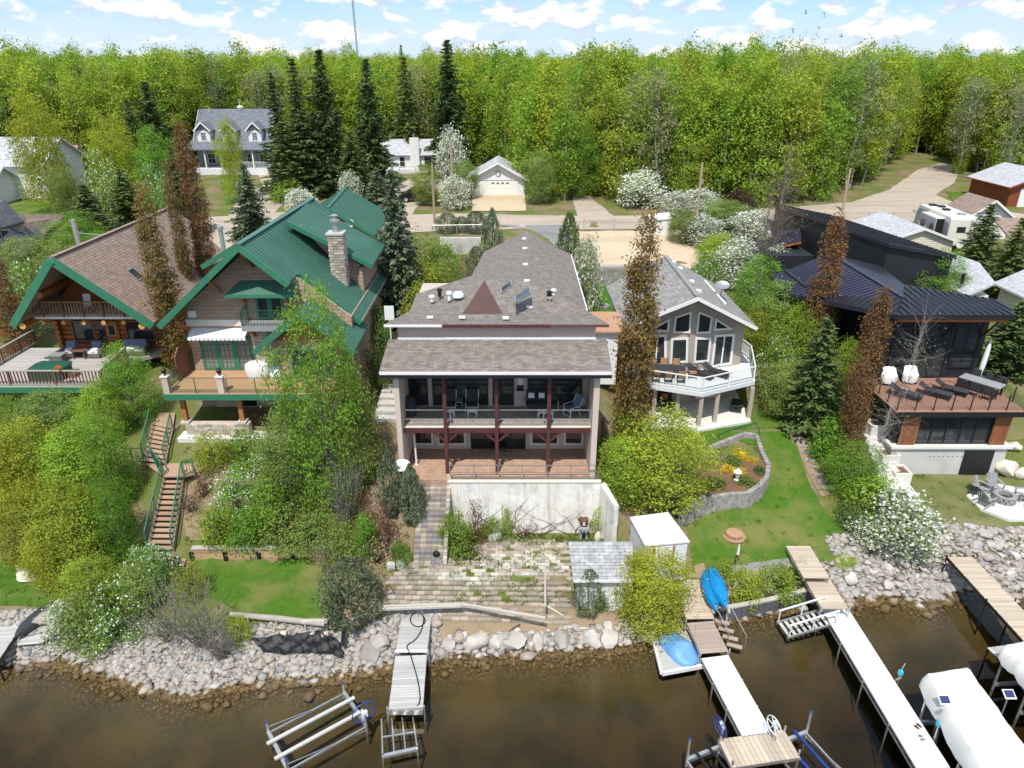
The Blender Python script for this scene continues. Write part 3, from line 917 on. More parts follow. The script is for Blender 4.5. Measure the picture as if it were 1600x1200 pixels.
	def on_roof(px, py, poly):
		n = mgeo.normal(poly[:3]); u, f, d = ray(px, py); dirv = V((u, f, d)); o = V((0, 0, CAM_H))
		return o + dirv * ((poly[0] - o).dot(n) / dirv.dot(n))
	main = [E, Eb, Rb]; left = [Rf, Rb, Lb]; hip = [S2, E, Rf]
	for px, py, pl in ((819, 374, left), (820, 389, left), (821, 414, left), (823, 440, hip), (827, 481, hip), (672, 497, None), (722, 497, None), (790, 498, None)):
		q = on_roof(px, py, pl) if pl else PZ(px, py, 12.72)
		v = MB().box(q.x - .16, q.x + .16, q.y - .1, q.y + .1, q.z, q.z + .1).build('roof_vent', 'white_paint', r)
	for px, py, m, hh in ((675, 470, 'white_paint', .3), (687, 462, 'black_metal', .4), (702, 468, 'white_paint', .45), (858, 463, 'black_metal', .3), (865, 460, 'white_paint', .3), (859, 470, 'grey_metal', .2)):
		q = on_roof(px, py, [A, S1, D0] if px < 757 else hip)
		MB().lathe([(.10, -.05), (.10, hh * .7), (.17, hh * .75), (.15, hh), (.02, hh + .05)], q, 10).build('roof_vent', m, r, smooth=True)
	q = on_roof(716, 463, [A, S1, D0])
	MB().lathe([(.32, -.02), (.32, .12), (.2, .26), (.02, .3)], q, 14).build('turbine_vent', 'white_paint', r, smooth=True)
	for cs in (((782, 454), (799, 441), (800, 448), (783, 461)), ((804, 466), (829, 451), (829, 459), (804, 475))):
		pp = [on_roof(*c, [S2, Rf, D0] if cs[0][0] < 800 else left) + V((0, 0, .13)) for c in cs]
		sk = MB().slab(pp, .16).build('skylight', 'grey_metal', r)
		c = sum(pp, V((0, 0, 0))) / 4
		MB().slab([c + (p - c) * .82 + V((0, 0, .012)) for p in pp], .01).build('pane', 'glass', sk)
	# satellite dish on its post, beside the wing wall
	d = thing('satellite_dish', 'oval white satellite dish on a post in front of the left wing wall', 'satellite dish', (-5.65, 31.6, 4.4))
	pipe('post', 'white_paint', d, [(-5.65, 31.6, 4.3), (-5.65, 31.6, 6.05)], .045)
	dish = MB()
	dish.lathe([(.02, 0), (.2, .02), (.38, .09), (.46, .15), (.46, .17), (.37, .12), (.2, .05), (.02, .03)], (0, 0, 0), 20, 1, .8)
	dish.v = [Matrix.Rotation(R(28), 3, 'X') @ v + V((-5.65, 31.6, 6.08)) for v in dish.v]
	dish.build('reflector', 'white_paint', d, smooth=True)
	pipe('feed_arm', 'grey_metal', d, [(-5.65, 31.62, 6.05), (-5.65, 31.2, 6.3), (-5.65, 31.25, 6.42)], .02)
	# right gate wall and small roof at the right side
	g = thing('side_porch', 'small white side porch with tan flat roof between the two houses', 'porch', (6.0, 44.5, 5.6))
	c0 = [PZ(918, 478, 10.2), PZ(958, 488, 10.2)]
	bx('wall', 'white_paint', g, 4.6, 6.9, 43.4, 45.4, 5.4, 9.2)
	roof_plane(g, [V((4.3, 43.1, 9.25)), V((7.2, 43.1, 9.25)), V((7.2, 45.8, 9.7)), V((4.3, 45.8, 9.7))], 'terracotta', 'roof_slope', .12)
	window(g, (5.2, 43.4, 7.4), (1, 0, 0), 1.1, 1.2, 'white_paint', .08, 1, 2)
	f = thing('wooden_fence', 'leaning brown board fence beside the right end of the balcony', 'fence', (5.3, 36, 4.6))
	for k in range(9):
		y = 33.4 + k * .42
		piece('board', 'cedar_fence', f, (5.25 + .03 * (k % 2), y, hg(5.25, y) + .85), (.05, .34, 1.7 + .12 * (k % 3)), (R(3 * (k % 3 - 1)), 0, 0))
	bar('rail', 'cedar_fence', f, (5.2, 33.3, 5.4), (5.2, 37.0, 5.9), .07, .1)
centre_house()

def retaining_wall():
	r = thing('retaining_wall', 'tall stained white retaining wall under the patio railing', 'wall', (.8, 31.9, 1.5))
	bx('wall_face', 'old_white_wall', r, -3.3, 4.62, 31.82, 32.045, 1.3, 4.995)
	MB().slab([V((4.62, 31.84, 4.9)), V((5.2, 30.3, 4.55)), V((5.42, 30.36, 4.55)), V((4.9, 32.0, 4.9))], 3.6).build('wing_wall', 'old_white_wall', r)
	bx('cap', 'stucco_trim', r, -3.34, 4.66, 31.78, 32.04, 4.998, 5.05)
	for k in range(1, 5):
		x = -3.3 + k * 1.58
		bx('joint', 'stucco_trim', r, x - .012, x + .012, 31.812, 31.818, 1.35, 4.98)
retaining_wall()

def paver_stairs():
	r = thing('paver_stairs', 'long flight of mixed grey and tan paver steps left of the white retaining wall', 'stairs', (-4.3, 30.9, 1.6))
	n = 17
	for k in range(n):
		f = k / (n - 1)
		y0, z = 29.35 + f * 2.9, 1.78 + f * 3.2
		xl, xr = -5.06 + .12 * f, -3.56 + .18 * f
		m = 5
		for j in range(m):
			a = xl + (xr - xl) * (j + (.0 if k % 2 else .0)) / m
			w = (xr - xl) / m
			piece('paver', random.choice(['paver_a', 'paver_b', 'paver_c', 'paver_d']), r, (a + w / 2, y0 + .09, z - .1), (w - .012, .2, .2))
	for k in range(14):
		f = k / 13
		z = 1.95 + f * 3.2
		piece('kerb_stone', 'ledge_stone', r, (-3.42 + .12 * f, 29.45 + f * 2.75, z - .35), (.2, .23, .85))
for nme, c in (('paver_a', (.40, .33, .26)), ('paver_b', (.31, .27, .235)), ('paver_c', (.45, .38, .30)), ('paver_d', (.25, .235, .225))):
	simple(nme, c, tuple(a * .85 for a in c), 5, .95, .3, 40, var=.1)
paver_stairs()

# ---------------------------------------------------------------- green-roofed house
def green_house():
	r = thing('green_roofed_house', 'shake-sided house with green metal roof, stone chimney and small balcony', 'house', (-14.5, 42, 5.1))
	WY, D = 40.0, 7.9
	bx('wall', 'shake_wall', r, -19.3, -9.5, WY, 52, 4.8, 11.3)
	MB().slab([V((-19.3, WY, 11.3)), V((-9.5, WY, 11.3)), V((-10.6, WY, 12.2)), V((-14.75, WY, 15.6)), V((-18.9, WY, 12.2))], down=(0, .25, 0)).build('gable_wall', 'shake_wall', r)
	bx('trim_band', 'stucco_trim', r, -19.32, -13.5, WY - .05, WY - .003, 10.75, 11.15)
	# main roof, ridge running back from the lake
	pk, pb = V((-14.86, 38.3, 16.0)), V((-14.5, 50.6, 16.0))
	L0, L1 = V((-20.1, 38.3, 11.42)), V((-19.9, 50.6, 11.42))
	N0 = V((-12.42, 38.3, 13.87)); N1 = V((-12.42, 40.6, 13.87))
	E0, E1 = V((-9.1, 40.6, 10.85)), V((-9.1, 53.0, 10.85))
	pm = V((-14.8, 40.6, 16.0))
	roof_plane(r, [L0, pk, pb, L1], 'green_roof', 'roof_slope', .2, .42)
	roof_plane(r, [pk, N0, N1, pm], 'green_roof', 'roof_slope', .2, .42)
	roof_plane(r, [pm, E0, E1, V((-14.5, 53.0, 16.0))], 'green_roof', 'roof_slope', .2, .42)
	bar('ridge_cap', 'green_roof', r, pk + V((0, 0, .03)), V((-14.5, 53, 16.03)), .34, .07)
	for a, b in ((L0, pk), (pk, N0)):
		bar('fascia', 'green_trim', r, a + V((0, -.04, -.14)), b + V((0, -.04, -.14)), .08, .34)
	bar('fascia', 'green_trim', r, N1 + V((0, -.04, -.14)), E0 + V((0, -.04, -.14)), .08, .3)
	bar('gutter', 'aluminium', r, E0 + V((.05, 0, -.05)), E1 + V((.05, 0, -.05)), .1, .12)
	# dormers, left and right of the ridge
	dr = roof_plane(r, [PZ(447, 345, 16.05), PZ(582, 414, 13.2), PZ(602, 382, 13.2), PZ(480, 318, 16.05)], 'green_roof', 'dormer_roof', .2, .42)
	q0, q1 = PZ(447, 345, 16.05), PZ(582, 414, 13.2)
	bar('fascia', 'green_trim', dr, q0 + V((0, -.05, -.1)), q1 + V((0, -.05, -.1)), .08, .28)
	MB().slab([q0 + V((.6, .5, -.3)), q1 + V((-.9, .5, -.12)), V((q1.x - .9, q1.y + .5, 11.4))], down=(0, .15, 0)).build('dormer_wall', 'shake_wall', r)
	bx('dormer_wall', 'shake_wall', r, q1.x - .95, q1.x - .75, q1.y + .3, 50.6, 11.0, 12.95)
	l0, l1 = V((-19.3, 43.4, 13.5)), V((-14.8, 43.4, 16.06))
	dl = roof_plane(r, [l0, l1, V((-14.6, 50.6, 16.06)), V((-19.2, 50.6, 13.5))], 'green_roof', 'dormer_roof', .2, .42)
	bar('fascia', 'green_trim', dl, l0 + V((0, -.05, -.1)), l1 + V((0, -.05, -.1)), .08, .3)
	MB().slab([l0 + V((.5, .4, -.1)), l1 + V((0, .4, -.2)), V((-18.8, 43.8, 12.4))], down=(0, .15, 0)).build('dormer_wall', 'shake_wall', r)
	# lower wing at the right, gable to the lake
	wl, wp, wr = V((-14.6, 37.4, 10.15)), V((-11.7, 37.4, 12.45)), V((-8.9, 37.4, 10.15))
	bx('wing_wall', 'shake_wall', r, -13.4, -9.5, 38.2, WY + .1, 4.8, 10.5)
	MB().slab([V((-13.4, 38.2, 10.5)), V((-9.5, 38.2, 10.5)), V((-11.7, 38.2, 12.2))], down=(0, .2, 0)).build('gable_wall', 'timber_beam', r)
	for a, b in ((wl, wp), (wp, wr)):
		a2, b2 = V((a.x, 41.6, a.z)), V((b.x, 41.6, b.z))
		roof_plane(r, [a, b, b2, a2], 'green_roof', 'wing_roof', .18, .42)
		bar('fascia', 'green_trim', r, a + V((0, -.04, -.12)), b + V((0, -.04, -.12)), .08, .3)
	window(r, (-12.8, 38.2, 8.3), (1, 0, 0), 2.4, 1.7, 'green_trim', .1, 2, 2, .08)
	# chimney of laid stone
	ch = bx('chimney', 'ledge_stone', r, -11.35, -10.45, 43.6, 44.5, 10.6, 15.35)
	for row in range(24):
		z = 11.3 + row * .168
		k = 3
		for j in range(k):
			w = .9 / k
			o = (row % 2) * .08 - .04
			piece('stone', 'ledge_stone', ch, (-11.35 + w * (j + .5) + o * .5, 43.585, z + .08), (w * random.uniform(.75, 1.02), .07, random.uniform(.11, .15)))
			piece('stone', 'ledge_stone', ch, (-10.44, 43.6 + .3 * (j + .5), z + .08), (.07, .3 * random.uniform(.75, 1.02), random.uniform(.11, .15)))
	bx('chimney_cap', 'concrete', ch, -11.43, -10.37, 43.5, 44.6, 15.352, 15.46)
	MB().lathe([(.2, 0), (.2, .6), (.3, .62), (.3, .75), (.16, .8), (.16, 1.0), (.25, 1.02), (.02, 1.12)], (-10.9, 44.0, 15.46), 12).build('flue', 'aluminium', ch, smooth=True)
	pipe('flue_pipe', 'aluminium', r, [(-18.25, 44.6, 13.6), (-18.25, 44.6, 15.55)], .14, 10)
	MB().lathe([(.2, 0), (.2, .2), (.02, .3)], (-18.25, 44.6, 15.5), 10).build('flue_cap', 'aluminium', r, smooth=True)
	# canopy over the balcony door
	c0, c1 = V((-16.35, 39.0, 12.95)), V((-12.3, 39.0, 12.95))
	ca = MB().slab([c0, c1, V((-12.9, 39.98, 13.55)), V((-15.7, 39.98, 13.55))], .08).build('canopy', 'green_roof', r)
	bar('fascia', 'green_trim', ca, c0 + V((0, -.03, -.06)), c1 + V((0, -.03, -.06)), .05, .2)
	for x in (-15.6, -12.95):
		bar('bracket', 'timber_beam', ca, (x, 39.95, 12.2), (x, 39.3, 12.85), .12, .14)
	# balcony
	BZ = 11.15
	ba = bx('balcony', 'grey_composite', r, -15.6, -13.0, 38.75, WY - .003, BZ - .3, BZ)
	railing(ba, [(-15.55, 39.9, BZ), (-15.55, 38.8, BZ), (-13.05, 38.8, BZ), (-13.05, 39.9, BZ)], .95, 'dark_green_metal', 2.6, (1.0, .1), .17, .05, .045, balw=.02)
	for x in (-15.3, -13.3):
		bar('bracket', 'timber_beam', ba, (x, 39.95, 10.1), (x, 39.1, 10.83), .13, .15)
	for x in (-15.0, -14.2):
		window(r, (x, WY, BZ + .05), (1, 0, 0), .78, 1.95, 'green_trim', .13, 1, 1, .07, name='balcony_door')
	# peak brace, corner braces
	bar('bracket', 'timber_beam', r, (-14.8, 39.9, 14.4), (-14.8, 38.4, 15.5), .16, .18)
	bar('bracket', 'timber_beam', r, (-16.9, 39.9, 12.9), (-16.9, 38.5, 13.9), .14, .16)
	bar('bracket', 'timber_beam', r, (-19.2, 39.9, 10.6), (-19.2, 38.5, 11.5), .14, .16)
	MB().box(-19.0, -18.6, 39.75, 39.94, 11.35, 11.75).build('flood_light', 'white_paint', r)
	# ground floor: french doors, stone veneer, awning
	for k, x in enumerate((-18.75, -17.72, -16.69)):
		window(r, (x, WY, D + .04), (1, 0, 0), 1.02, 2.12, 'green_trim', .15, 3, 5, .07, 'curtain_glass', 'french_door', .022)
	sv = bx('stone_veneer', 'ledge_stone', r, -15.5, -13.5, WY - .08, WY - .003, D, 10.7)
	for row in range(13):
		x = -15.5
		while x < -13.75:
			w = random.uniform(.25, .6)
			piece('stone', 'ledge_stone', sv, (min(x + w / 2, -13.6), WY - .1, D + .11 + row * .21), (w - .02, .07, .19)); x += w
	aw = thing('awning', 'white scalloped awning over the green french doors', 'awning', (-17.2, 39.6, 10.5))
	MB().slab([V((-19.0, 39.1, 10.35)), V((-15.65, 39.1, 10.35)), V((-15.65, 39.95, 10.62)), V((-19.0, 39.95, 10.62))], .04).build('canvas', 'white_fabric', aw)
	for k in range(14):
		x = -18.9 + k * .245
		MB().slab([V((x - .115, 39.09, 10.34)), V((x + .115, 39.09, 10.34)), V((x + .115, 39.09, 10.22)), V((x + .06, 39.09, 10.15)), V((x - .06, 39.09, 10.15)), V((x - .115, 39.09, 10.22))], down=(0, .015, 0)).build('scallop', 'white_fabric', aw)
	# deck
	dk = bx('deck', 'deck_tan', r, -19.7, -9.6, 36.55, WY - .004, D - .22, D)
	bx('deck_fascia', 'green_trim', dk, -19.75, -9.6, 36.46, 36.546, D - .36, D - .02)
	for px in (262, 347):
		x = PY(px, 605, 36.8).x
		p = bx('deck_pillar', 'stucco', r, x - .17, x + .17, 36.58, 36.92, D + .002, D + .98)
		bx('pillar_cap', 'stucco_trim', p, x - .22, x + .22, 36.53, 36.97, D + .982, D + 1.05)
		MB().lathe([(.05, 0), (.05, .12), (.12, .14), (.13, .32), (.17, .34), (.03, .46)], (x, 36.75, D + 1.05), 10).build('lantern', 'black_metal', p, smooth=True)
	railing(r, [(-19.4, 36.62, D), (-16.4, 36.62, D)], .95, 'dark_green_metal', 1.5, (1.0, .15), pw=.04, rw=.04, glass=True)
	railing(r, [(-16.1, 36.62, D), (-9.7, 36.62, D)], .95, 'dark_green_metal', 1.6, (1.0, .15), pw=.04, rw=.04, glass=True)
	railing(r, [(-19.62, 36.9, D), (-19.62, 38.6, D)], .95, 'dark_green_metal', 1.7, (1.0, .15), .2, .04, .04, balw=.02)
	sc = MB().slab([V((-19.62, 38.3, D + .02)), V((-19.62, 39.95, D + .02)), V((-19.62, 39.95, D + 1.9)), V((-19.62, 38.9, D + 1.9)), V((-19.62, 38.3, D + 1.5))], down=(.06, 0, 0)).build('privacy_screen', 'board_brown', r)
	for x in (-19.0, -15.7, -12.3):
		bx('deck_post', 'timber_beam', r, x - .13, x + .13, 36.9, 37.16, 6.0, D - .22)
		bx('post_base', 'concrete', r, x - .25, x + .25, 36.75, 37.3, 5.86, 5.998)
	# lower terrace: stone wall, floor, fireplace alcove
	bx('terrace_slab', 'pale_concrete', r, -19.4, -12.6, 36.3, WY + .2, 4.6, 5.15)
	sw = bx('terrace_wall', 'ledge_stone', r, -19.0, -15.3, 36.78, 37.2, 5.15, 5.85)
	for row in range(5):
		x = -19.0
		while x < -15.35:
			w = random.uniform(.22, .55)
			w = min(w, -15.3 - x)
			piece('stone', 'ledge_stone', sw, (x + w / 2, 36.765, 5.22 + row * .135), (w - .015, .06, .125)); x += w
	bx('back_wall', 'ledge_stone', r, -18.4, -13.0, WY - .06, WY - .003, 5.15, 7.6)
	bx('fireplace_opening', 'dark_void', r, -17.1, -15.9, WY - .1, WY - .062, 5.5, 6.9)
	gd = thing('covered_grill', 'rounded white cover over a barbecue on the tan deck', 'grill', (-15.1, 38.9, D))
	MB().lathe([(.62, 0), (.72, .25), (.75, .6), (.7, .85), (.45, 1.0), (.05, 1.03)], (-15.1, 38.9, D), 18, 1, .62).build('cover', 'white_fabric', gd, smooth=True)
	gd2 = thing('covered_chair', 'smaller white cover beside the covered barbecue on the tan deck', 'chair', (-13.9, 38.6, D))
	MB().lathe([(.4, 0), (.5, .3), (.5, .6), (.36, .85), (.05, .92)], (-13.9, 38.6, D), 16, 1, .9).build('cover', 'white_fabric', gd2, smooth=True)
green_house()

def green_garage():
	r = thing('green_roofed_garage', 'green-roofed shake garage behind the green-roofed house', 'garage', (-14, 64, 8.0))
	pk, pb = PZ(512, 325, 13.2), PZ(540, 293, 13.2)
	hw, dz = 5.0, 3.0
	for s in (-1, 1):
		a, b = pk + V((s * hw, 0, -dz)), pb + V((s * hw, 0, -dz))
		roof_plane(r, [pk, a, b, pb], 'green_roof', 'roof_slope', .16, .45)
		bar('fascia', 'green_trim', r, pk + V((0, -.04, -.1)), a + V((0, -.04, -.1)), .08, .28)
	bar('ridge_cap', 'green_roof', r, pk + V((0, 0, .03)), pb + V((0, 0, .03)), .3, .06)
	x0, x1, y0 = pk.x - 4.2, pk.x + 4.2, pk.y + .7
	bx('wall', 'shake_wall', r, x0, x1, y0, pb.y - .5, 7.6, pk.z - 2.6)
	MB().slab([V((x0, y0, pk.z - 2.6)), V((x1, y0, pk.z - 2.6)), V((pk.x, y0, pk.z - .15))], down=(0, .2, 0)).build('gable_wall', 'shake_wall', r)
	bar('tie_beam', 'timber_beam', r, (pk.x - 2.6, y0 - .4, pk.z - 1.7), (pk.x + 2.6, y0 - .4, pk.z - 1.7), .16, .2)
	d = MB(); d.lathe([(.02, 0), (.25, .04), (.42, .14), (.42, .16), (.25, .08), (.02, .05)], (0, 0, 0), 16)
	d.v = [Matrix.Rotation(R(60), 3, 'X') @ v + PY(546, 350, y0 - .5) for v in d.v]
	d.build('satellite_dish', 'white_paint', r, smooth=True)
green_garage()
# ---------------------------------------------------------------- log house
def gable_roof(r, xl, xr, xm, yf, yb, ze, zr, mat, thick=.18, rib=0., fascia=None, fw=.3, prow=0., ymat=None):
	"""two slopes with the ridge running back; prow moves the front of the ridge forward"""
	pf, pb = V((xm, yf - prow, zr)), V((xm, yb, zr))
	for x in (xl, xr):
		a, b = V((x, yf, ze)), V((x, yb, ze))
		s = roof_plane(r, [pf, a, b, pb], mat, 'roof_slope', thick, rib)
		if fascia:
			bar('fascia', fascia, s, pf + V((0, -.04, -thick * .6)), a + V((0, -.04, -thick * .6)), .08, fw)
	return pf, pb
def log_house():
	r = thing('log_house', 'log house with brown shingle roof, green fascia and a big grey deck', 'house', (-27.4, 47, 5.6))
	D, WY = 6.8, 46.5
	pf, pb = gable_roof(r, -31.9, -22.95, -27.4, 43.0, 58.3, 9.8, 14.45, 'shingle_brown', .22, 0, 'green_trim', .5, 1.4)
	bar('ridge_cap', 'shingle_brown', r, pf + V((0, .1, .02)), pb + V((0, 0, .02)), .3, .06)
	bx('wall', 'log_wood', r, -31.2, -23.5, WY + .12, 57.5, 4.8, 9.9)
	MB().slab([V((-31.2, WY + .1, 9.9)), V((-23.5, WY + .1, 9.9)), V((-27.4, WY + .1, 14.0))], down=(0, .3, 0)).build('gable_wall', 'log_wood', r)
	for k in range(9):
		z = 6.98 + k * .335
		for x0, x1 in ((-31.55, -30.35), (-28.85, -28.55), (-27.2, -26.7), (-24.55, -23.15)) if 0 < k < 8 else ((-31.55, -23.15),):
			MB().tube([(x0, WY, z), (x1, WY, z)], .175, 10).build('log', 'log_wood', r, smooth=True)
		MB().tube([(-31.2, 45.3 if k > 5 else 46.0, z + .16), (-31.2, 57.3, z + .16)], .17, 8).build('log', 'log_wood', r, smooth=True)
		MB().tube([(-23.5, 45.5 if k > 5 else 46.0, z + .16), (-23.5, 57.3, z + .16)], .17, 8).build('log', 'log_wood', r, smooth=True)
	for x, z in ((-27.4, 13.75), (-29.6, 11.75), (-25.2, 11.75), (-31.2, 9.7), (-23.6, 9.7)):
		p = MB().tube([(x, 42.9, z), (x, 47.5, z)], .22, 12).build('purlin', 'log_wood', r, smooth=True)
		MB().tube([(x, 42.885, z), (x, 42.9, z)], .215, 12).build('log_end', 'log_end', p)
	# balcony under the gable
	BZ = 9.95
	b = bx('balcony', 'stucco_trim', r, -31.3, -23.7, 44.0, WY, BZ - .16, BZ)
	for x in (-30.4, -29.1, -27.8, -26.5, -25.2):
		j = MB().tube([(x, 43.75, BZ - .33), (x, 46.4, BZ - .33)], .15, 10).build('joist', 'log_wood', b, smooth=True)
		MB().tube([(x, 43.735, BZ - .33), (x, 43.75, BZ - .33)], .148, 10).build('log_end', 'log_end', j)
		bar('post', 'board_brown', b, (x, 43.98, BZ), (x, 43.98, BZ + 1.0), .09)
	railing(b, [(-31.2, 44.05, BZ), (-23.8, 44.05, BZ)], .98, 'cedar_rail', 8, (1.0, .12), .2, .08, .09, balw=.045)
	window(r, (-28.6, WY - .1, 11.1), (1, 0, 0), 1.5, 1.0, 'board_brown', .1, 2, 1, .08)
	window(r, (-26.05, WY - .1, 10.0), (1, 0, 0), .8, 1.7, 'board_brown', .08, 1, 1, .08, name='balcony_door')
	window(r, (-30.35, WY - .1, 7.35), (1, 0, 0), 1.5, 1.5, 'board_brown', .09, 1, 1, .1)
	window(r, (-28.85 + .02, WY - .1, 7.35), (1, 0, 0), 1.5, 1.5, 'board_brown', .09, 1, 1, .1)
	window(r, (-26.65, WY - .1, 7.35), (1, 0, 0), 2.05, 1.5, 'board_brown', .09, 2, 1, .1)
	dr = bx('door', 'log_wood', r, -28.0 + .0, -27.1, WY - .28, WY - .2, D, D + 2.05)
	window(dr, (-27.85, WY - .29, D + 1.0), (1, 0, 0), .6, .85, 'cedar_rail', .08, 1, 1, .03)
	# skylights
	def sky(px0, py0, px1, py1):
		n = (V((-22.95, 43, 9.8)) - V((-27.4, 43, 14.45))).cross(V((0, 1, 0))).normalized()
		def hit(px, py):
			d = V(ray(px, py)); o = V((0, 0, CAM_H)); p = V((-27.4, 43, 14.45)); return o + d * ((p - o).dot(n) / d.dot(n))
		a, c = hit(px0, py0), hit(px1, py1)
		my = (a.y + c.y) / 2
		q = [V((a.x, my - .4, a.z + .1)), V((c.x, my - .4, c.z + .1)), V((c.x, my + .4, c.z + .1)), V((a.x, my + .4, a.z + .1))]
		s = MB().slab(q, .12).build('skylight', 'grey_metal', r)
		m = sum(q, V((0, 0, 0))) / 4
		MB().slab([m + (p - m) * .82 + V((0, 0, .014)) for p in q], .01).build('pane', 'glass', s)
	sky(203, 422, 222, 438); sky(276, 383, 290, 396)
	pipe('flue_pipe', 'aluminium', r, [(-30.4, 49.6, 10.5), (-30.4, 49.6, 15.1)], .16, 10)
	bar('flue_stay', 'aluminium', r, (-30.4, 49.6, 14.2), (-28.0, 49.9, 13.9), .05)
	# deck
	dk = MB().prism([(-33.9, 40.0), (-25.2, 40.0), (-25.6, 44.0), (-23.3, 46.2), (-23.3, WY), (-33.9, WY)], D - .2, D).build('deck', 'deck_grey', r)
	for k in range(46):
		y = 40.07 + k * .14
		xe = -25.2 - (y - 40) * .1 if y < 44 else -25.6 + (y - 44) * 1.04
		piece('deck_board', 'deck_grey', dk, ((-33.9 + xe) / 2, y, D + .012), (xe + 33.86, .125, .024))
	bx('deck_fascia', 'green_trim', dk, -33.9, -25.25, 39.93, 39.997, D - .42, D - .06)
	for x in (-33.6, -30.6, -27.8, -25.5):
		bx('deck_post', 'board_brown', r, x - .1, x + .1, 40.2, 40.4, hg(x, 40.3) - .3, D - .2)
	railing(r, [(-33.8, 40.1, D), (-25.25, 40.1, D)], 1.0, 'driftwood', 3.0, (1.0, .1), .21, .12, .1, balmat='board_brown', balw=.06, postmat='board_brown')
	railing(r, [(-25.3, 40.2, D), (-25.65, 44.0, D)], 1.0, 'driftwood', 3.9, (1.0, .1), .21, .1, .1, balmat='board_brown', balw=.06, postmat='board_brown')
	railing(r, [(-33.8, 40.2, D), (-33.8, 47.4, D)], 1.0, 'driftwood', 1.8, (1.0, .1), .25, .1, .1, balmat='board_brown', balw=.05, postmat='board_brown')
log_house()

def armchair(name, label, loc, rz, wide=.8):
	r = thing(name, label, 'chair' if wide < 1 else 'sofa', loc, local=True, rotz=rz)
	w = wide / 2
	bx('base', 'wicker', r, -w, w, -.4, .4, .08, .36)
	bx('backrest', 'wicker', r, -w, w, .3, .42, .36, .85)
	for s in (-1, 1):
		bx('arm', 'wicker', r, s * w - .07, s * w + .07, -.38, .3, .362, .6)
		for y in (-.36, .36):
			bx('leg', 'wicker', r, s * (w - .08) - .03, s * (w - .08) + .03, y - .03, y + .03, 0, .08)
	bx('seat_cushion', 'white_fabric', r, -w + .08, w - .08, -.42, .28, .362, .5)
	k = 1 if wide < 1 else 2
	for j in range(k):
		x0 = -w + .09 + (2 * w - .18) * j / k
		MB().slab([V((x0, .12, .5)), V((x0 + (2 * w - .2) / k, .12, .5)), V((x0 + (2 * w - .2) / k, .26, .98)), V((x0, .26, .98))], down=(0, .12, 0)).build('back_cushion', 'blue_grey_fabric', r)
	MB().lathe([(.3, 0), (.34, .06), (.28, .16), (.05, .2)], (.02, -.16, .46), 12, wide * .9, 1).build('blanket', 'white_fabric', r, smooth=True)
	return r
armchair('armchair', 'wicker armchair with blue-grey cushion left of the log house door table', (-29.9, 44.9, 6.825), 0)
armchair('armchair', 'wicker armchair under a white blanket right of the log house door table', (-28.15, 44.85, 6.825), 0)
armchair('loveseat', 'two-cushion wicker loveseat with white throws at the right of the log house door', (-25.75, 45.3, 6.825), 0, 1.7)
def low_table():
	r = thing('side_table', 'square brown wooden table between the two log house armchairs', 'table', (-29.05, 44.7, 6.825), local=True)
	bx('table_top', 'board_brown', r, -.45, .45, -.45, .45, .56, .62)
	for a in (-1, 1):
		for b in (-1, 1): bx('leg', 'board_brown', r, a * .38 - .03, a * .38 + .03, b * .38 - .03, b * .38 + .03, 0, .56)
low_table()
def box_items():
	r = thing('wicker_box', 'grey wicker storage box in front of the log house armchairs', 'box', (-30.2, 43.9, 6.825), local=True)
	bx('body', 'wicker', r, -.42, .42, -.3, .3, 0, .5); bx('lid', 'grey_composite', r, -.45, .45, -.33, .33, .5, .56)
	r = thing('wicker_box', 'brown wicker ottoman in front of the log house loveseat', 'ottoman', (-26.2, 44.0, 6.825), local=True)
	bx('body', 'wicker', r, -.5, .5, -.3, .3, .04, .42); bx('lid', 'tan_fabric', r, -.48, .48, -.28, .28, .42, .5)
	r = thing('hot_tub', 'dark green covered hot tub on the grey log house deck', 'hot tub', (-29.2, 41.5, 6.825), local=True)
	MB().prism([(-1.0, -.75), (1.0, -.75), (1.1, .4), (.9, .75), (-.9, .75), (-1.1, .3)], 0, .62).build('shell', 'dark_green_metal', r)
	MB().prism([(-1.04, -.8), (1.04, -.8), (1.14, .42), (.94, .8), (-.94, .8), (-1.14, .32)], .622, .74).build('cover', 'dark_green_metal', r)
	bx('step', 'board_brown', r, 1.15, 1.6, -.3, .3, 0, .25)
	r = thing('birdhouse', 'small orange-roofed birdhouse on the log house deck railing', 'birdhouse', (-27.75, 40.05, 7.8), local=True)
	bx('box', 'log_end', r, -.11, .11, -.11, .11, .0, .24)
	MB().add([(-.17, -.17, .24), (.17, -.17, .24), (.17, .17, .24), (-.17, .17, .24), (0, -.17, .38), (0, .17, .38)], [(0, 1, 4), (2, 3, 5), (1, 2, 5, 4), (3, 0, 4, 5), (3, 2, 1, 0)]).build('roof', 'soffit_wood', r)
	r = thing('folding_chair', 'white folding chair on the log house balcony', 'chair', (-28.0, 44.8, 9.95), local=True)
	bx('seat', 'white_fabric', r, -.24, .24, -.22, .22, .42, .46)
	MB().slab([V((-.24, .2, .46)), V((.24, .2, .46)), V((.24, .32, 1.2)), V((-.24, .32, 1.2))], down=(0, .03, 0)).build('backrest', 'white_fabric', r)
	for s in (-1, 1):
		bar('leg', 'grey_metal', r, (s * .23, -.24, 0), (s * .23, .2, .46), .03); bar('leg', 'grey_metal', r, (s * .23, .26, 0), (s * .23, -.2, .46), .03)
box_items()

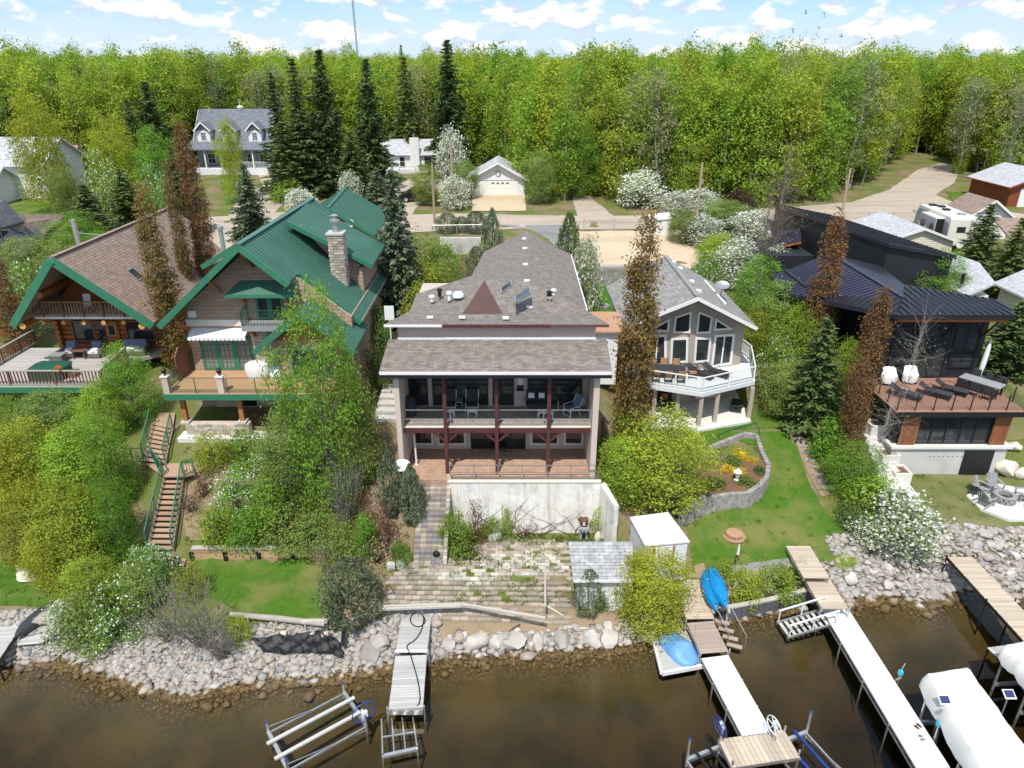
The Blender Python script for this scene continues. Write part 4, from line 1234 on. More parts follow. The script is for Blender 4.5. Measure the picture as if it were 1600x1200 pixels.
# ---------------------------------------------------------------- white-trimmed prow house
def prow_house():
	r = thing('prow_house', 'beige stucco prow-front house with white windows and grey shingle roof', 'house', (11.5, 46, 3.7))
	D, PZ0 = 6.2, 3.76
	gable_roof(r, 7.2, 15.9, 11.55, 43.6, 52.8, 9.37, 11.78, 'shingle_grey', .18, 0, 'white_paint', .22, 1.2)
	bar('ridge_cap', 'shingle_grey', r, (11.55, 42.6, 11.8), (11.55, 52.8, 11.8), .3, .05)
	A, C, B = V((7.75, 45.1, 0)), V((11.4, 43.75, 0)), V((15.55, 44.9, 0))
	zl = 9.1
	for p, q in ((A, C), (C, B)):
		zt = lambda v: 11.55 if v is C else zl
		MB().slab([V((p.x, p.y, 3.6)), V((q.x, q.y, 3.6)), V((q.x, q.y, zt(q))), V((p.x, p.y, zt(p)))], down=(0, .3, 0)).build('front_wall', 'greige_stucco', r)
	bx('side_wall', 'greige_stucco', r, 15.25, 15.55, 45.2, 52, 3.6, 9.3)
	bx('side_wall', 'greige_stucco', r, 7.75, 8.05, 45.4, 52, 3.6, 9.3)
	bx('back_wall', 'greige_stucco', r, 8.05, 15.25, 51.7, 52, 3.6, 9.3)
	def face(px, py, p, q):
		d = V(ray(px, py)); o = V((0, 0, CAM_H)); n = V((q.y - p.y, -(q.x - p.x), 0))
		return o + d * ((V((p.x, p.y, 0)) - o).dot(n) / d.dot(n))
	def pane(pts, p, q, fw=.14, nx=1, nz=1, name='window', glass='glass', label=None):
		w = [face(*c, p, q) for c in pts]
		u = (q - p).normalized(); n = u.cross(V((0, 0, 1))); o = w[0]
		outer = [((c - o).dot(u), c.z - o.z) for c in w]
		if area2(outer) < 0: outer.reverse()
		P = lambda a, b, d: o + u * a + V((0, 0, b)) + n * d
		polywin(r, P, outer, inset(outer, fw), 'white_paint', .08, glass, name, nx, nz, .09, label)
	pane([(1010, 573), (1042, 571), (1042, 522), (1010, 524)], A, C, .16, 2, 1, 'sliding_door')
	pane([(1047, 568), (1075, 566), (1076, 527), (1049, 528)], A, C)
	pane([(1083, 567), (1107, 565), (1111, 527), (1086, 527)], C, B)
	pane([(1110, 574), (1142, 569), (1148, 521), (1116, 523)], C, B, .16, 2, 1, 'sliding_door')
	pane([(1012, 517), (1045, 518), (1047, 497)], A, C, .11)
	pane([(1052, 520), (1079, 520), (1081, 486), (1055, 495)], A, C, .11)
	pane([(1087, 521), (1109, 520), (1113, 495), (1091, 486)], C, B, .11)
	pane([(1115, 516), (1145, 514), (1118, 497)], C, B, .11)
	# vents on the roof
	def rt(x, y): return 11.78 - abs(x - 11.55) * (11.78 - 9.37) / 4.35
	for x, y in ((12.1, 44.6), (12.2, 47.0), (12.1, 50.2), (11.9, 51.6)):
		bx('roof_vent', 'white_paint', r, x - .16, x + .16, y - .13, y + .13, rt(x, y) - .05, rt(x, y) + .12)
	bar('flashing', 'white_paint', r, (14.2, 45.4, rt(14.2, 0) + .05), (14.2, 51.0, rt(14.2, 0) + .05), .12, .1)
	MB().lathe([(.08, -.1), (.08, .3), (.12, .32), (.02, .4)], (11.0, 51.5, rt(11, 0)), 10).build('vent_pipe', 'black_metal', r, smooth=True)
	# deck with white rail
	q = [PZ(1012, 601, D), PZ(1098, 614, D), PZ(1180, 595, D), V((16.6, 45.9, D)), V((16.3, 47.6, D)), V((15.6, 47.6, D)), V((15.6, 44.95, D)), V((11.4, 43.8, D)), V((7.75, 45.1, D)), V((7.4, 42.2, D))]
	dk = MB().prism([(p.x, p.y) for p in q], D - .28, D).build('deck', 'white_siding', r)
	rail = [V((7.5, 42.3, D)), q[0] + V((0, .08, 0)), q[1] + V((0, .1, 0)), q[2] + V((-.1, .05, 0)), q[3] + V((-.08, 0, 0))]
	railing(r, rail, .98, 'white_paint', 1.75, (1.0, .12), pw=.08, rw=.07, glass=True)
	railing(r, [q[3] + V((-.08, .05, 0)), q[4] + V((-.05, -.05, 0)), q[5] + V((.05, -.05, 0))], .98, 'white_paint', 1.7, (1.0, .12), .13, .08, .07, balw=.035)
	for p in (PZ(1056, 655, PZ0), PZ(1091, 665, PZ0), PZ(1116, 659, PZ0), PZ(1169, 652, PZ0), PZ(1020, 650, PZ0)):
		bx('deck_post', 'greige_stucco', r, p.x - .12, p.x + .12, p.y - .12, p.y + .12, PZ0 - .2, D - .28)
	c = [PZ(1010, 664, PZ0), PZ(1092, 672, PZ0), PZ(1174, 658, PZ0)]
	MB().prism([(7.3, 42.4), (c[0].x, c[0].y), (c[1].x, c[1].y), (c[2].x, c[2].y), (15.9, 46), (7.3, 46)], 3.3, PZ0).build('patio_slab', 'pale_concrete', r)
	for x, w in ((8.6, 1.4), (12.4, 1.8)):
		window(r, (x, 43.55 if x > 10 else 44.6, 4.3), (1, 0, 0) if x < 10 else (4.15, 1.15, 0), w, 1.4, 'white_paint', .1, 2, 1, .06)
prow_house()

# ---------------------------------------------------------------- black modern house
def black_house():
	r = thing('black_house', 'black modern house with orange wood soffit, red deck and glass-walled lower room', 'house', (26, 42, 2.0))
	D, FY = 6.5, 37.5
	x0, x1 = 22.9, 29.85
	bs = bx('concrete_base', 'concrete', r, x0, x1, FY, 42, 1.5, 3.86)
	bx('base_ledge', 'pale_concrete', bs, x0 - .15, x1 + .2, FY - .16, 42, 3.862, 4.0)
	dx0, dx1 = PY(1503, 720, FY).x, PY(1549, 720, FY).x
	bx('garage_door', 'black_metal', r, dx0, dx1, FY - .06, FY - .003, 1.98, 3.7)
	for k in range(8):
		x = PY(1452 + k * 7.2, 714, FY).x
		MB().tube([(x, FY - .012, 3.28), (x, FY - .002, 3.28)], .035, 8).build('tie_hole', 'dark_void', bs)
	# glass room
	bx('room_wall', 'black_siding', r, x0 + .1, x1 - .1, FY + .35, 42, 4.0, 6.1)
	def gx(px): return PY(px, 675, FY).x
	for a, b in ((1409, 1436), (1552, 1578)):
		pn = bx('slat_panel', 'black_siding', r, gx(a), gx(b), FY + .16, FY + .34, 4.0, 6.08)
		n = 7
		for k in range(n):
			w = (gx(b) - gx(a)) / n
			piece('slat', 'slat_wood', pn, (gx(a) + w * (k + .5), FY + .13, 5.04), (w - .025, .05, 2.05))
	ga, gb = gx(1437), gx(1551)
	for k in range(5):
		w = (gb - ga) / 5
		window(r, (ga + k * w, FY + .3, 4.0), (1, 0, 0), w - .004, 2.08, 'black_metal', .05, 1, 1, .06)
	# deck
	dk = bx('deck', 'black_metal', r, 22.35, 30.0, 37.15, 42.0, 6.1, 6.46)
	n = 42
	for k in range(n):
		x = 22.35 + 7.65 * (k + .5) / n
		piece('deck_board', 'deck_red', dk, (x, 39.62, D - .02), (7.65 / n - .008, 4.9, .04))
	bx('deck_trim', 'deck_red', dk, 22.34, 30.01, 37.1, 37.17, D - .04, D + .004)
	railing(r, [(22.45, 41.8, D), (22.45, 37.25, D), (29.9, 37.25, D), (29.9, 41.8, D)], 1.0, 'black_metal', 1.07, (), pw=.05, rw=.03, glass=True)
	# main volume
	WY = 42.0
	bx('wall', 'black_siding', r, 23.4, 29.75, WY, 43.6, 3.0, 11.2)
	bx('wall', 'black_siding', r, 23.42, 26.4, 43.603, 50, 3.0, 11.3)
	for k in range(9):
		bx('siding_batten', 'black_siding', r, 23.36, 23.397, 42.5 + k * .8, 42.56 + k * .8, 6.0, 11.2)
	window(r, (23.95, WY, D + .9), (1, 0, 0), 1.5, 2.6, 'black_metal', .09, 1, 2, .07)
	window(r, (23.95, WY, D + 3.55), (1, 0, 0), 1.5, .9, 'black_metal', .07, 1, 1, .07)
	window(r, (25.6, WY, D + .05), (1, 0, 0), 2.0, 2.5, 'black_metal', .09, 2, 1, .07, name='patio_door')
	window(r, (25.6, WY, D + 2.65), (1, 0, 0), 2.0, 1.7, 'black_metal', .08, 1, 1, .07)
	window(r, (27.8, WY, D + .7), (1, 0, 0), 1.6, 1.0, 'black_metal', .08, 2, 2, .07)
	window(r, (27.8, WY, D + 1.8), (1, 0, 0), 1.6, 2.6, 'black_metal', .08, 2, 1, .07)
	# roofs
	a, b, c, d, e = V((22.85, 40.3, 11.35)), V((30.0, 40.3, 11.35)), V((30.3, 42.6, 11.55)), V((25.1, 44.2, 12.05)), V((23.7, 41.5, 12.0))
	f, g, hh = V((19.3, 47.6, 10.4)), V((19.4, 52.0, 10.4)), V((23.7, 52.5, 12.0))
	roof_plane(r, [a, b, c, d], 'black_roof', 'roof_slope', .3, .42)
	roof_plane(r, [a, d, e], 'black_roof', 'roof_slope', .3, .42)
	roof_plane(r, [f, a, e], 'black_roof', 'roof_slope', .28, .42)
	roof_plane(r, [g, f, e, hh], 'purple_roof', 'roof_slope', .22, .42)
	roof_plane(r, [hh, e, d, V((26.7, 50.6, 11.6))], 'black_roof', 'roof_slope', .2)
	bar('ridge_cap', 'purple_roof', r, e + V((0, 0, .05)), hh + V((0, 0, .05)), .22, .08)
	bar('fascia', 'black_metal', r, a + V((0, -.05, -.14)), b + V((0, -.05, -.14)), .08, .32)
	bar('soffit_beam', 'soffit_wood', r, (23.1, 40.5, 10.98), (29.7, 40.5, 10.98), .2, .26)
	MB().slab([V((23.0, 40.4, 11.02)), V((29.9, 40.4, 11.02)), V((29.9, 42, 11.2)), V((23.0, 42, 11.2))], .03).build('soffit', 'soffit_wood', r)
	for x in (23.5, 25.3, 27.0, 29.4):
		bar('brace', 'black_metal', r, (x, 41.95, 9.3), (x, 40.6, 10.9), .09, .09)
	bx('side_wall', 'black_siding', r, 20.3, 23.39, 47.9, 52, 5.5, 10.9)
	MB().lathe([(.06, 0), (.06, .5), (.1, .55), (.02, .6)], (22.3, 48.6, 11.4), 8).build('vent_pipe', 'black_metal', r, smooth=True)
	# tall rear block
	A, B, C, E = V((27.0, 50.7, 0)), V((24.1, 66.0, 0)), V((29.6, 67.0, 0)), V((32.5, 51.7, 0))
	zA, zC = 13.15, 12.0
	cor = [(A, zA), (E, zC), (C, zC), (B, zA)]
	mb = MB()
	mb.v = [V((p.x, p.y, 6.0)) for p, z in cor] + [V((p.x, p.y, z - .1)) for p, z in cor]
	mb.f = [(0, 1, 5, 4), (1, 2, 6, 5), (2, 3, 7, 6), (3, 0, 4, 7), (4, 5, 6, 7)]
	mb.build('rear_block', 'black_siding', r)
	roof_plane(r, [V((p.x, p.y, z + .08)) + (V((p.x, p.y, 0)) - V((28.3, 58.8, 0))) * .035 for p, z in cor], 'black_roof', 'roof_slope', .25, .5)
	q = [PZ(1200, 343, 11.2), PZ(1250, 352, 11.9), PZ(1252, 376, 11.7), PZ(1213, 384, 11.0)]
	roof_plane(r, q, 'purple_roof', 'lean_to_roof', .2, .42)
	bar('fascia', 'soffit_wood', r, q[3] + V((0, -.03, -.16)), q[2] + V((0, -.03, -.16)), .06, .16)
	bx('side_wall', 'black_siding', r, 20.6, 24.2, 56.2, 62, 6.5, 10.9)
black_house()

def black_house_yard():
	s = thing('concrete_stairs', 'white concrete garden stairs with planters left of the glass-walled room', 'stairs', (22, 37, 2.0))
	n = 9
	a, b = PZ(1360, 668, 4.1), PZ(1398, 775, 2.05)
	for k in range(n):
		f = k / (n - 1)
		c = a.lerp(b, f)
		bx('step', 'pale_concrete', s, c.x - .55, c.x + .75, c.y - .28, c.y + .28, 1.6, 4.1 - f * 2.0)
	lp = [PZ(p[0], p[1], 2.06) for p in ((1372, 758), (1402, 758), (1420, 757), (1436, 775), (1421, 793), (1402, 792))]
	MB().prism([(p.x, p.y) for p in lp], 1.6, 2.1).build('landing', 'pale_concrete', s)
	for k, (px, py, z, w, d, hh) in enumerate(((1406, 733, 2.9, 1.0, 1.1, 1.0), (1388, 706, 3.5, 1.1, 1.0, 1.3), (1372, 660, 4.6, 1.2, 1.0, 1.0))):
		c = PZ(px, py, z)
		p = thing('concrete_planter', ('lowest concrete planter at the foot of the white garden stairs', 'middle concrete planter beside the white garden stairs', 'upper concrete planter at the top of the white garden stairs')[k], 'planter', (c.x, c.y, z - hh))
		for x0, x1, y0, y1 in ((-w / 2, w / 2, -d / 2, -d / 2 + .12), (-w / 2, w / 2, d / 2 - .12, d / 2), (-w / 2, -w / 2 + .12, -d / 2 + .12, d / 2 - .12), (w / 2 - .12, w / 2, -d / 2 + .12, d / 2 - .12)):
			bx('side', 'pale_concrete', p, c.x + x0, c.x + x1, c.y + y0, c.y + y1, z - hh - .4, z)
		bx('soil', 'mulch', p, c.x - w / 2 + .1, c.x + w / 2 - .1, c.y - d / 2 + .1, c.y + d / 2 - .1, z - hh - .3, z - .12)
	# fire pit on its pad
	fp = [PZ(p[0], p[1], 2.03) for p in ((1510, 775), (1526, 762), (1560, 756), (1640, 772), (1650, 812), (1577, 812), (1532, 795))]
	pad = MB().prism([(p.x, p.y) for p in fp], 1.75, 2.05).build('fire_pit_pad', 'pale_concrete', kind='structure')
	c = PZ(1568, 782, 2.05)
	p = thing('fire_pit', 'round grey stone fire pit on the white pad', 'fire pit', (c.x, c.y, 2.05), local=True)
	for row in range(2):
		for k in range(14):
			a = 2 * math.pi * (k + .5 * row) / 14
			piece('block', 'grey_stone', p, (.5 * math.cos(a), .5 * math.sin(a), .1 + row * .19), (.2, .2, .18), (0, 0, a))
	MB().lathe([(.36, .0), (.36, .33), (.6, .39), (.6, .42), (.36, .42), (.35, .2), (.02, .2)], (0, 0, 0), 20).build('rim', 'grey_stone', p, smooth=True)
	MB().lathe([(.33, .19), (.3, .23), (.02, .24)], (0, 0, 0), 14).build('ash', 'fire_ash', p)
	return c
FIRE = black_house_yard()
# ---------------------------------------------------------------- houses, garages and vehicles behind
def gabled(r, x0, x1, y0, y1, z0, ze, zr, wall, roof, over=.4, fascia='white_paint', along='y'):
	"""a simple gabled volume; the ridge runs along y (gable to the lake) or along x"""
	bx('wall', wall, r, x0, x1, y0, y1, z0, ze)
	if along == 'y':
		xm = (x0 + x1) / 2
		s = (zr - ze) / (xm - x0)
		for y in (y0, y1 - .2):
			MB().slab([V((x0, y, ze)), V((x1, y, ze)), V((xm, y, zr))], down=(0, .2, 0)).build('gable_wall', wall, r)
		for sg, x in ((-1, x0 - over), (1, x1 + over)):
			p = [V((xm, y0 - over, zr + .12)), V((x, y0 - over, ze - s * over + .12)), V((x, y1 + over, ze - s * over + .12)), V((xm, y1 + over, zr + .12))]
			q = roof_plane(r, p, roof, 'roof_slope', .14)
			bar('fascia', fascia, q, p[0] + V((0, -.03, -.08)), p[1] + V((0, -.03, -.08)), .05, .2)
			bar('eave_trim', fascia, q, p[1] + V((sg * .02, 0, -.08)), p[2] + V((sg * .02, 0, -.08)), .05, .14)
	else:
		ym = (y0 + y1) / 2
		s = (zr - ze) / (ym - y0)
		for x in (x0, x1):
			MB().slab([V((x, y0, ze)), V((x, y1, ze)), V((x, ym, zr))], down=(.2 if x == x0 else -.2, 0, 0)).build('gable_wall', wall, r)
		for y in (y0 - over, y1 + over):
			p = [V((x0 - over, y, ze - s * over + .12)), V((x1 + over, y, ze - s * over + .12)), V((x1 + over, ym, zr + .12)), V((x0 - over, ym, zr + .12))]
			q = roof_plane(r, p, roof, 'roof_slope', .14)
			bar('eave_trim', fascia, q, p[0] + V((0, -.03, -.08)), p[1] + V((0, -.03, -.08)), .05, .16)
			for a, b in ((0, 3), (1, 2)): bar('fascia', fascia, q, p[a] + V((0, 0, -.08)), p[b] + V((0, 0, -.08)), .05, .2)

def white_garage():
	r = thing('white_garage', 'white garage with low gable roof facing the gravel road', 'garage', (-1.8, 98, 9.0))
	gabled(r, -5.3, 1.65, 94.6, 101.5, 8.8, 11.4, 13.3, 'white_siding', 'shingle_pale', .55)
	GY_ = 94.6
	d = bx('garage_door', 'white_paint', r, -4.4, .8, GY_ - .1, GY_ - .003, 9.25, 11.1)
	for i in range(1, 4): bx('door_joint', 'white_siding', d, -4.4, .8, GY_ - .11, GY_ - .102, 9.25 + i * .46, 9.27 + i * .46)
	for k in range(4):
		x = -2.62 + k * .62
		MB().slab([V((x, GY_ - .12, 10.75)), V((x + .34, GY_ - .12, 10.75)), V((x + .34, GY_ - .12, 10.86)), V((x + .17, GY_ - .12, 10.95)), V((x, GY_ - .12, 10.86))], down=(0, .015, 0)).build('door_light', 'glass', d)
	bx('trellis', 'stucco_trim', r, -3.9, .5, GY_ - .14, GY_ - .06, 11.2, 11.28)
	w = MB()
	for k in range(9):
		a = 2 * math.pi * k / 9
		w.tube([(-1.8 + .3 * math.cos(a), GY_ - .08, 12.1 + .3 * math.sin(a)), (-1.8 + .3 * math.cos(a + .75), GY_ - .12, 12.1 + .3 * math.sin(a + .75))], .06, 5)
	w.build('wreath', 'grey_metal', r)
white_garage()

def dormer_house():
	r = thing('dormer_house', 'grey two-storey house with three white-trimmed dormers and a front porch', 'house', (-42, 116, 9.8))
	x0, x1, y0, y1, z0 = -48.0, -36.8, 113.5, 121.5, 9.5
	gabled(r, x0, x1, y0, y1, z0, 14.2, 18.4, 'lap_blue', 'shingle_blue', .3, 'white_paint', 'x')
	roof_plane(r, [V((x0 - .6, 110.4, 13.3)), V((x1 + .9, 110.4, 13.3)), V((x1 + .9, 113.6, 14.35)), V((x0 - .6, 113.6, 14.35))], 'shingle_blue', 'porch_roof', .15)
	for k in range(3):
		x = -46.4 + k * 3.85
		d = bx('dormer', 'white_siding', r, x - .95, x + .95, 113.0, 116.5, 14.0, 15.7)
		MB().slab([V((x - .95, 113.0, 15.7)), V((x + .95, 113.0, 15.7)), V((x, 113.0, 16.7))], down=(0, .2, 0)).build('gable_wall', 'lap_blue', d)
		for s in (-1, 1):
			roof_plane(d, [V((x, 112.6, 16.95)), V((x + s * 1.25, 112.6, 15.7)), V((x + s * 1.25, 116.0, 15.7)), V((x, 117.4, 16.95))], 'shingle_blue', 'dormer_roof', .12)
			bar('fascia', 'white_paint', d, (x, 112.57, 16.9), (x + s * 1.25, 112.57, 15.65), .05, .2)
		window(d, (x - .4, 112.99, 14.35), (1, 0, 0), .8, 1.15, 'white_paint', .07, 3, 3, .05, mun=.04)
	bx('porch_floor', 'white_siding', r, x0 - .4, x1 + .7, 110.7, 113.5, 9.6, 10.5)
	for k in range(6):
		x = x0 - .2 + k * (x1 + .7 - x0) / 5
		bx('porch_post', 'white_paint', r, x - .09, x + .09, 110.75, 110.93, 10.5, 13.2)
	railing(r, [(-42.6, 110.8, 10.5), (-36.3, 110.8, 10.5)], .95, 'white_paint', 3, (1.0, .1), .2, .06, .07, balw=.045)
	for x in (-46.5, -43.5, -40.5, -38.6):
		window(r, (x, 113.5, 10.9), (1, 0, 0), 1.2, 1.5, 'white_paint', .08, 2, 2, .05)
	MB().lathe([(.35, 0), (.35, .3), (.5, .35), (.2, .6), (.03, .65), (.03, 1.5)], (-41.9, 117.5, 18.4), 10).build('cupola', 'white_paint', r, smooth=True)
dormer_house()

def cottage():
	r = thing('white_cottage', 'small white cottage with grey roof and a broad white chimney', 'cottage', (-16, 118, 10))
	gabled(r, -21.5, -11.9, 114.5, 120.5, 9.5, 12.3, 14.0, 'white_siding', 'shingle_pale', .4, 'white_paint', 'x')
	bx('chimney', 'white_paint', r, -15.6, -14.2, 113.7, 114.49, 9.6, 14.6)
	pipe('flue', 'aluminium', r, [(-14.9, 114.1, 14.6), (-14.9, 114.1, 15.3)], .12)
	window(r, (-17.4, 114.5, 10.3), (1, 0, 0), .9, 1.5, 'white_paint', .08, 1, 2)
	window(r, (-13.6, 114.5, 10.0), (1, 0, 0), 1.1, 1.9, 'white_paint', .08, 1, 1, name='glass_door')
	window(r, (-20.6, 114.5, 10.5), (1, 0, 0), 1.6, 1.2, 'white_paint', .08, 2, 1)
	bx('deck', 'deck_grey', r, -22, -12, 111.0, 114.4, 9.55, 9.75)
	railing(r, [(-22, 111.05, 9.75), (-12, 111.05, 9.75)], 1.0, 'driftwood', 2.5, (1.0, .5), pw=.1, rw=.08)
	g = thing('greenhouse', 'small grey shed with glazed front behind the white garage', 'shed', (-9.2, 112, 9.7))
	gabled(g, -10.4, -8.0, 108, 111, 9.4, 11.4, 12.2, 'grey_composite', 'shingle_pale', .2, 'white_paint', 'x')
	window(g, (-10.2, 108, 10.2), (1, 0, 0), 2.0, 1.1, 'white_paint', .06, 4, 2)
	s = thing('orange_shed', 'small orange-brown wooden shed between the trees at far left', 'shed', (-63, 106, 9.5))
	gabled(s, -66.5, -62.2, 105, 108, 9.3, 13.0, 14.2, 'soffit_wood', 'soffit_wood', .3, 'stucco_trim', 'x')
cottage()

def left_houses():
	r = thing('white_house', 'white house with pale grey roofs at the far left edge', 'house', (-66, 93, 9.3))
	gabled(r, -76, -58.5, 92, 101, 9.0, 13.6, 16.2, 'lap_siding', 'shingle_pale', .5, 'white_paint', 'x')
	gabled(r, -76, -62.4, 87.5, 92, 9.0, 12.0, 13.4, 'lap_siding', 'shingle_pale', .6, 'white_paint', 'x')
	window(r, (-66.4, 92, 12.6 + .2), (1, 0, 0), 1.2, .8, 'white_paint', .08, 2, 1)
	window(r, (-63.9, 87.5, 9.5), (1, 0, 0), .7, 1.7, 'stucco_trim', .08, 1, 1)
	window(r, (-65.2, 87.5, 9.5), (1, 0, 0), .7, 1.7, 'stucco_trim', .08, 1, 1)
	bx('garage_door', 'white_paint', r, -61.6, -59.4, 91.9, 91.997, 9.2, 11.2)
	g = thing('grey_roofed_house', 'dark-walled house with grey and tan shingle roofs at the left edge', 'house', (-36, 56, 7))
	P = lambda a, z: PZ(a[0], a[1], z)
	roof_plane(g, [P((-60, 372), 11.6), P((38, 346), 11.6), P((6, 312), 13.6), P((-90, 322), 13.6)], 'shingle_dark', 'roof_slope', .2)
	roof_plane(g, [P((16, 414), 9.6), P((72, 368), 9.6), P((34, 345), 11.2), P((-4, 378), 11.2)], 'shingle_dark', 'roof_slope', .2)
	roof_plane(g, [P((62, 371), 9.7), P((105, 334), 9.7), P((37, 336), 11.3), P((34, 346), 11.3)], 'shingle_brown', 'roof_slope', .2)
	a = [P((16, 414), 9.6), P((72, 368), 9.6), P((100, 336), 9.6), P((20, 330), 9.6), P((-90, 350), 9.6), P((-60, 414), 9.6)]
	c = sum(a, V((0, 0, 0))) / len(a)
	MB().prism([((c + (p - c) * .9).x, (c + (p - c) * .9).y) for p in a], 6.0, 9.5).build('wall', 'shingle_dark', g)
	b0 = P((-60, 372), 11.6)
	bx('upper_wall', 'greige_stucco', g, b0.x, P((30, 350), 11.4).x, P((10, 362), 11.0).y, P((6, 318), 13).y - 1, 9.5, 11.5)
	window(g, (P((8, 362), 10.6).x, P((10, 362), 11.0).y, 10.3), (1, 0, 0), 1.8, .9, 'white_paint', .08, 2, 1)
left_houses()

def right_houses():
	r = thing('cream_garage', 'cream garage with pale grey roof behind the black house', 'garage', (35.5, 67, 8))
	a, b = PZ(1378, 414, 8.1), PZ(1453, 402, 8.1)
	gabled(r, a.x, b.x + .1, a.y, a.y + 7.5, 7.3, 10.35, 11.4, 'lap_cream', 'shingle_pale', .3)
	window(r, (PY(1416, 390, a.y).x, a.y, 9.2), (1, 0, 0), 1.05, .9, 'white_paint', .09, 2, 1)
	h = thing('pale_roofed_house', 'low house with pale grey shingle roof right of the black house', 'house', (41, 56, 7))
	p = [PZ(1418, 417, 9.7), PZ(1512, 462, 9.7), PZ(1556, 442, 10.6), PZ(1530, 410, 11.2), PZ(1475, 391, 11.2)]
	roof_plane(h, p, 'shingle_pale', 'roof_slope', .16)
	c = sum(p, V((0, 0, 0))) / 5
	MB().prism([((c + (q - c) * .92).x, (c + (q - c) * .92).y) for q in p], 6.5, 9.55).build('wall', 'cream_siding', h)
	for px, py in ((1497, 402), (1530, 413), (1505, 433)):
		q = PZ(px, py, 10.7); MB().lathe([(.12, -.5), (.12, .15), (.2, .2), (.02, .3)], q, 8).build('roof_vent', 'black_metal', h, smooth=True)
	s = thing('brown_roofed_shed', 'grey shed with brown shingle roof beside the travel trailer', 'shed', (46, 71, 8.6))
	a = PZ(1530, 372, 8.8)
	gabled(s, a.x - 1.6, a.x + 2.6, a.y, a.y + 4.2, 8.2, 11.0, 12.5, 'white_siding', 'shingle_brown', .35)
	w = thing('tan_house', 'cream house with red-brown shakes cut by the right edge', 'house', (52, 60, 8))
	gabled(w, 45.6, 56, 57.5, 63, 6.8, 10.6, 12.6, 'lap_cream', 'shingle_pale', .4, 'white_paint', 'x')
	roof_plane(w, [V((43.8, 62.2, 10.9)), V((50, 62.2, 10.9)), V((50, 66, 12.0)), V((44.2, 66, 12.0))], 'shingle_brown', 'porch_roof', .15)
	w2 = thing('white_house', 'white house wall beside the spruce at the right edge', 'house', (41, 49, 6.5))
	gabled(w2, 37.6, 44, 47, 53, 6.0, 9.6, 11.2, 'lap_cream', 'shingle_pale', .4)
	g = thing('red_garage', 'red-brown garage with white door at the upper right edge', 'garage', (68, 95, 9.2))
	a = PZ(1572, 324, 9.1)
	gabled(g, a.x, a.x + 8, a.y, a.y + 8, 8.8, 11.6, 13.2, 'red_brown_paint', 'shingle_pale', .5, 'red_brown_paint')
	bx('garage_door', 'white_paint', g, a.x + 1.2, a.x + 4.4, a.y - .06, a.y - .003, 9.1, 11.3)
right_houses()

def trailer():
	a, b, c = PZ(1476, 386, 8.9), PZ(1432, 362, 9.0), PZ(1514, 388, 8.9)
	ang = math.atan2((b - a).y, (b - a).x)
	L, W = 7.4, 2.5
	r = thing('travel_trailer', 'cream and grey travel trailer parked behind the cream garage', 'trailer', (a.x, a.y, hg(a.x, a.y) + .05), local=True, rotz=ang)
	# local x runs from the rear to the front, local y from the left wall into the trailer
	prof = [(0, .55), (0, 3.0), (.15, 3.2), (L - .5, 3.2), (L, 2.5), (L + .1, 1.2), (L - .2, .55)]
	MB().slab([V((x, 0, z)) for x, z in reversed(prof)], down=(0, -W, 0)).build('body', 'rv_body', r)
	MB().slab([V((x, .012, z)) for x, z in ((.2, .6), (L - .3, .6), (L, 1.2), (L - .1, 2.4), (L - .6, 2.9), (2.6, 2.9), (.2, 2.6))], down=(0, -.01, 0)).build('side_panel', 'rv_grey', r)
	sl = MB().box(1.2, 4.6, .0, .75, .8, 2.9).build('slide_out', 'rv_body', r)
	bx('slide_panel', 'rv_grey', sl, 1.3, 4.5, .752, .765, .85, 2.8)
	bx('slide_end', 'dark_void', sl, 1.185, 1.198, .02, .73, .85, 2.85)
	for x, w in ((1.6, .7), (3.4, .9)): bx('window', 'glass', sl, x, x + w, .767, .78, 1.7, 2.3)
	bx('window', 'glass', r, 5.4, 6.1, .014, .03, 1.6, 2.2)
	for k in range(3):
		MB().slab([V((.6 + k * 1.6, .77 if 1.3 < .6 + k * 1.6 < 4 else .02, 1.1 + .1 * k)), V((1.9 + k * 1.6, .77 if 1.3 < .6 + k * 1.6 < 4 else .02, 1.5 + .2 * k)), V((1.7 + k * 1.6, .77 if 1.3 < .6 + k * 1.6 < 4 else .02, 1.65 + .2 * k))], down=(0, .008, 0)).build('swoosh', 'rv_body', r)
	bx('rear_window', 'glass', r, -.02, -.003, -1.5, -.7, 1.8, 2.35)
	for y in (-2.25, -1.85): bar('ladder_rail', 'aluminium', r, (-.1, y, .7), (-.1, y, 3.2), .04)
	for k in range(7): bar('ladder_rung', 'aluminium', r, (-.1, -2.25, .9 + k * .34), (-.1, -1.85, .9 + k * .34), .035)
	sp = MB().tube([(-.22, -1.25, .75), (-.02, -1.25, .75)], .36, 16).build('spare_wheel', 'white_paint', r, smooth=True)
	for x in (2.7, 3.6):
		for y in (-.15, -2.35):
			w = MB().tube([(x, y - .11, .36), (x, y + .11, .36)], .36, 16).build('wheel', 'black_rubber', r, smooth=True)
			MB().tube([(x, y - .12, .36), (x, y + .12, .36)], .2, 12).build('rim', 'aluminium', w, smooth=True)
	for x, y in ((6.4, -1.0), (5.6, -1.5), (3.9, -1.2), (1.6, -1.6)): bx('roof_unit', 'black_metal' if x > 3 else 'rv_grey', r, x - .3, x + .3, y - .3, y + .3, 3.2, 3.36)
	bx('bumper', 'black_metal', r, -.18, -.05, -2.4, -.1, .45, .6)
	bar('hitch', 'black_metal', r, (L - .3, -1.25, .5), (L + 1.2, -1.25, .5), .12)
trailer()

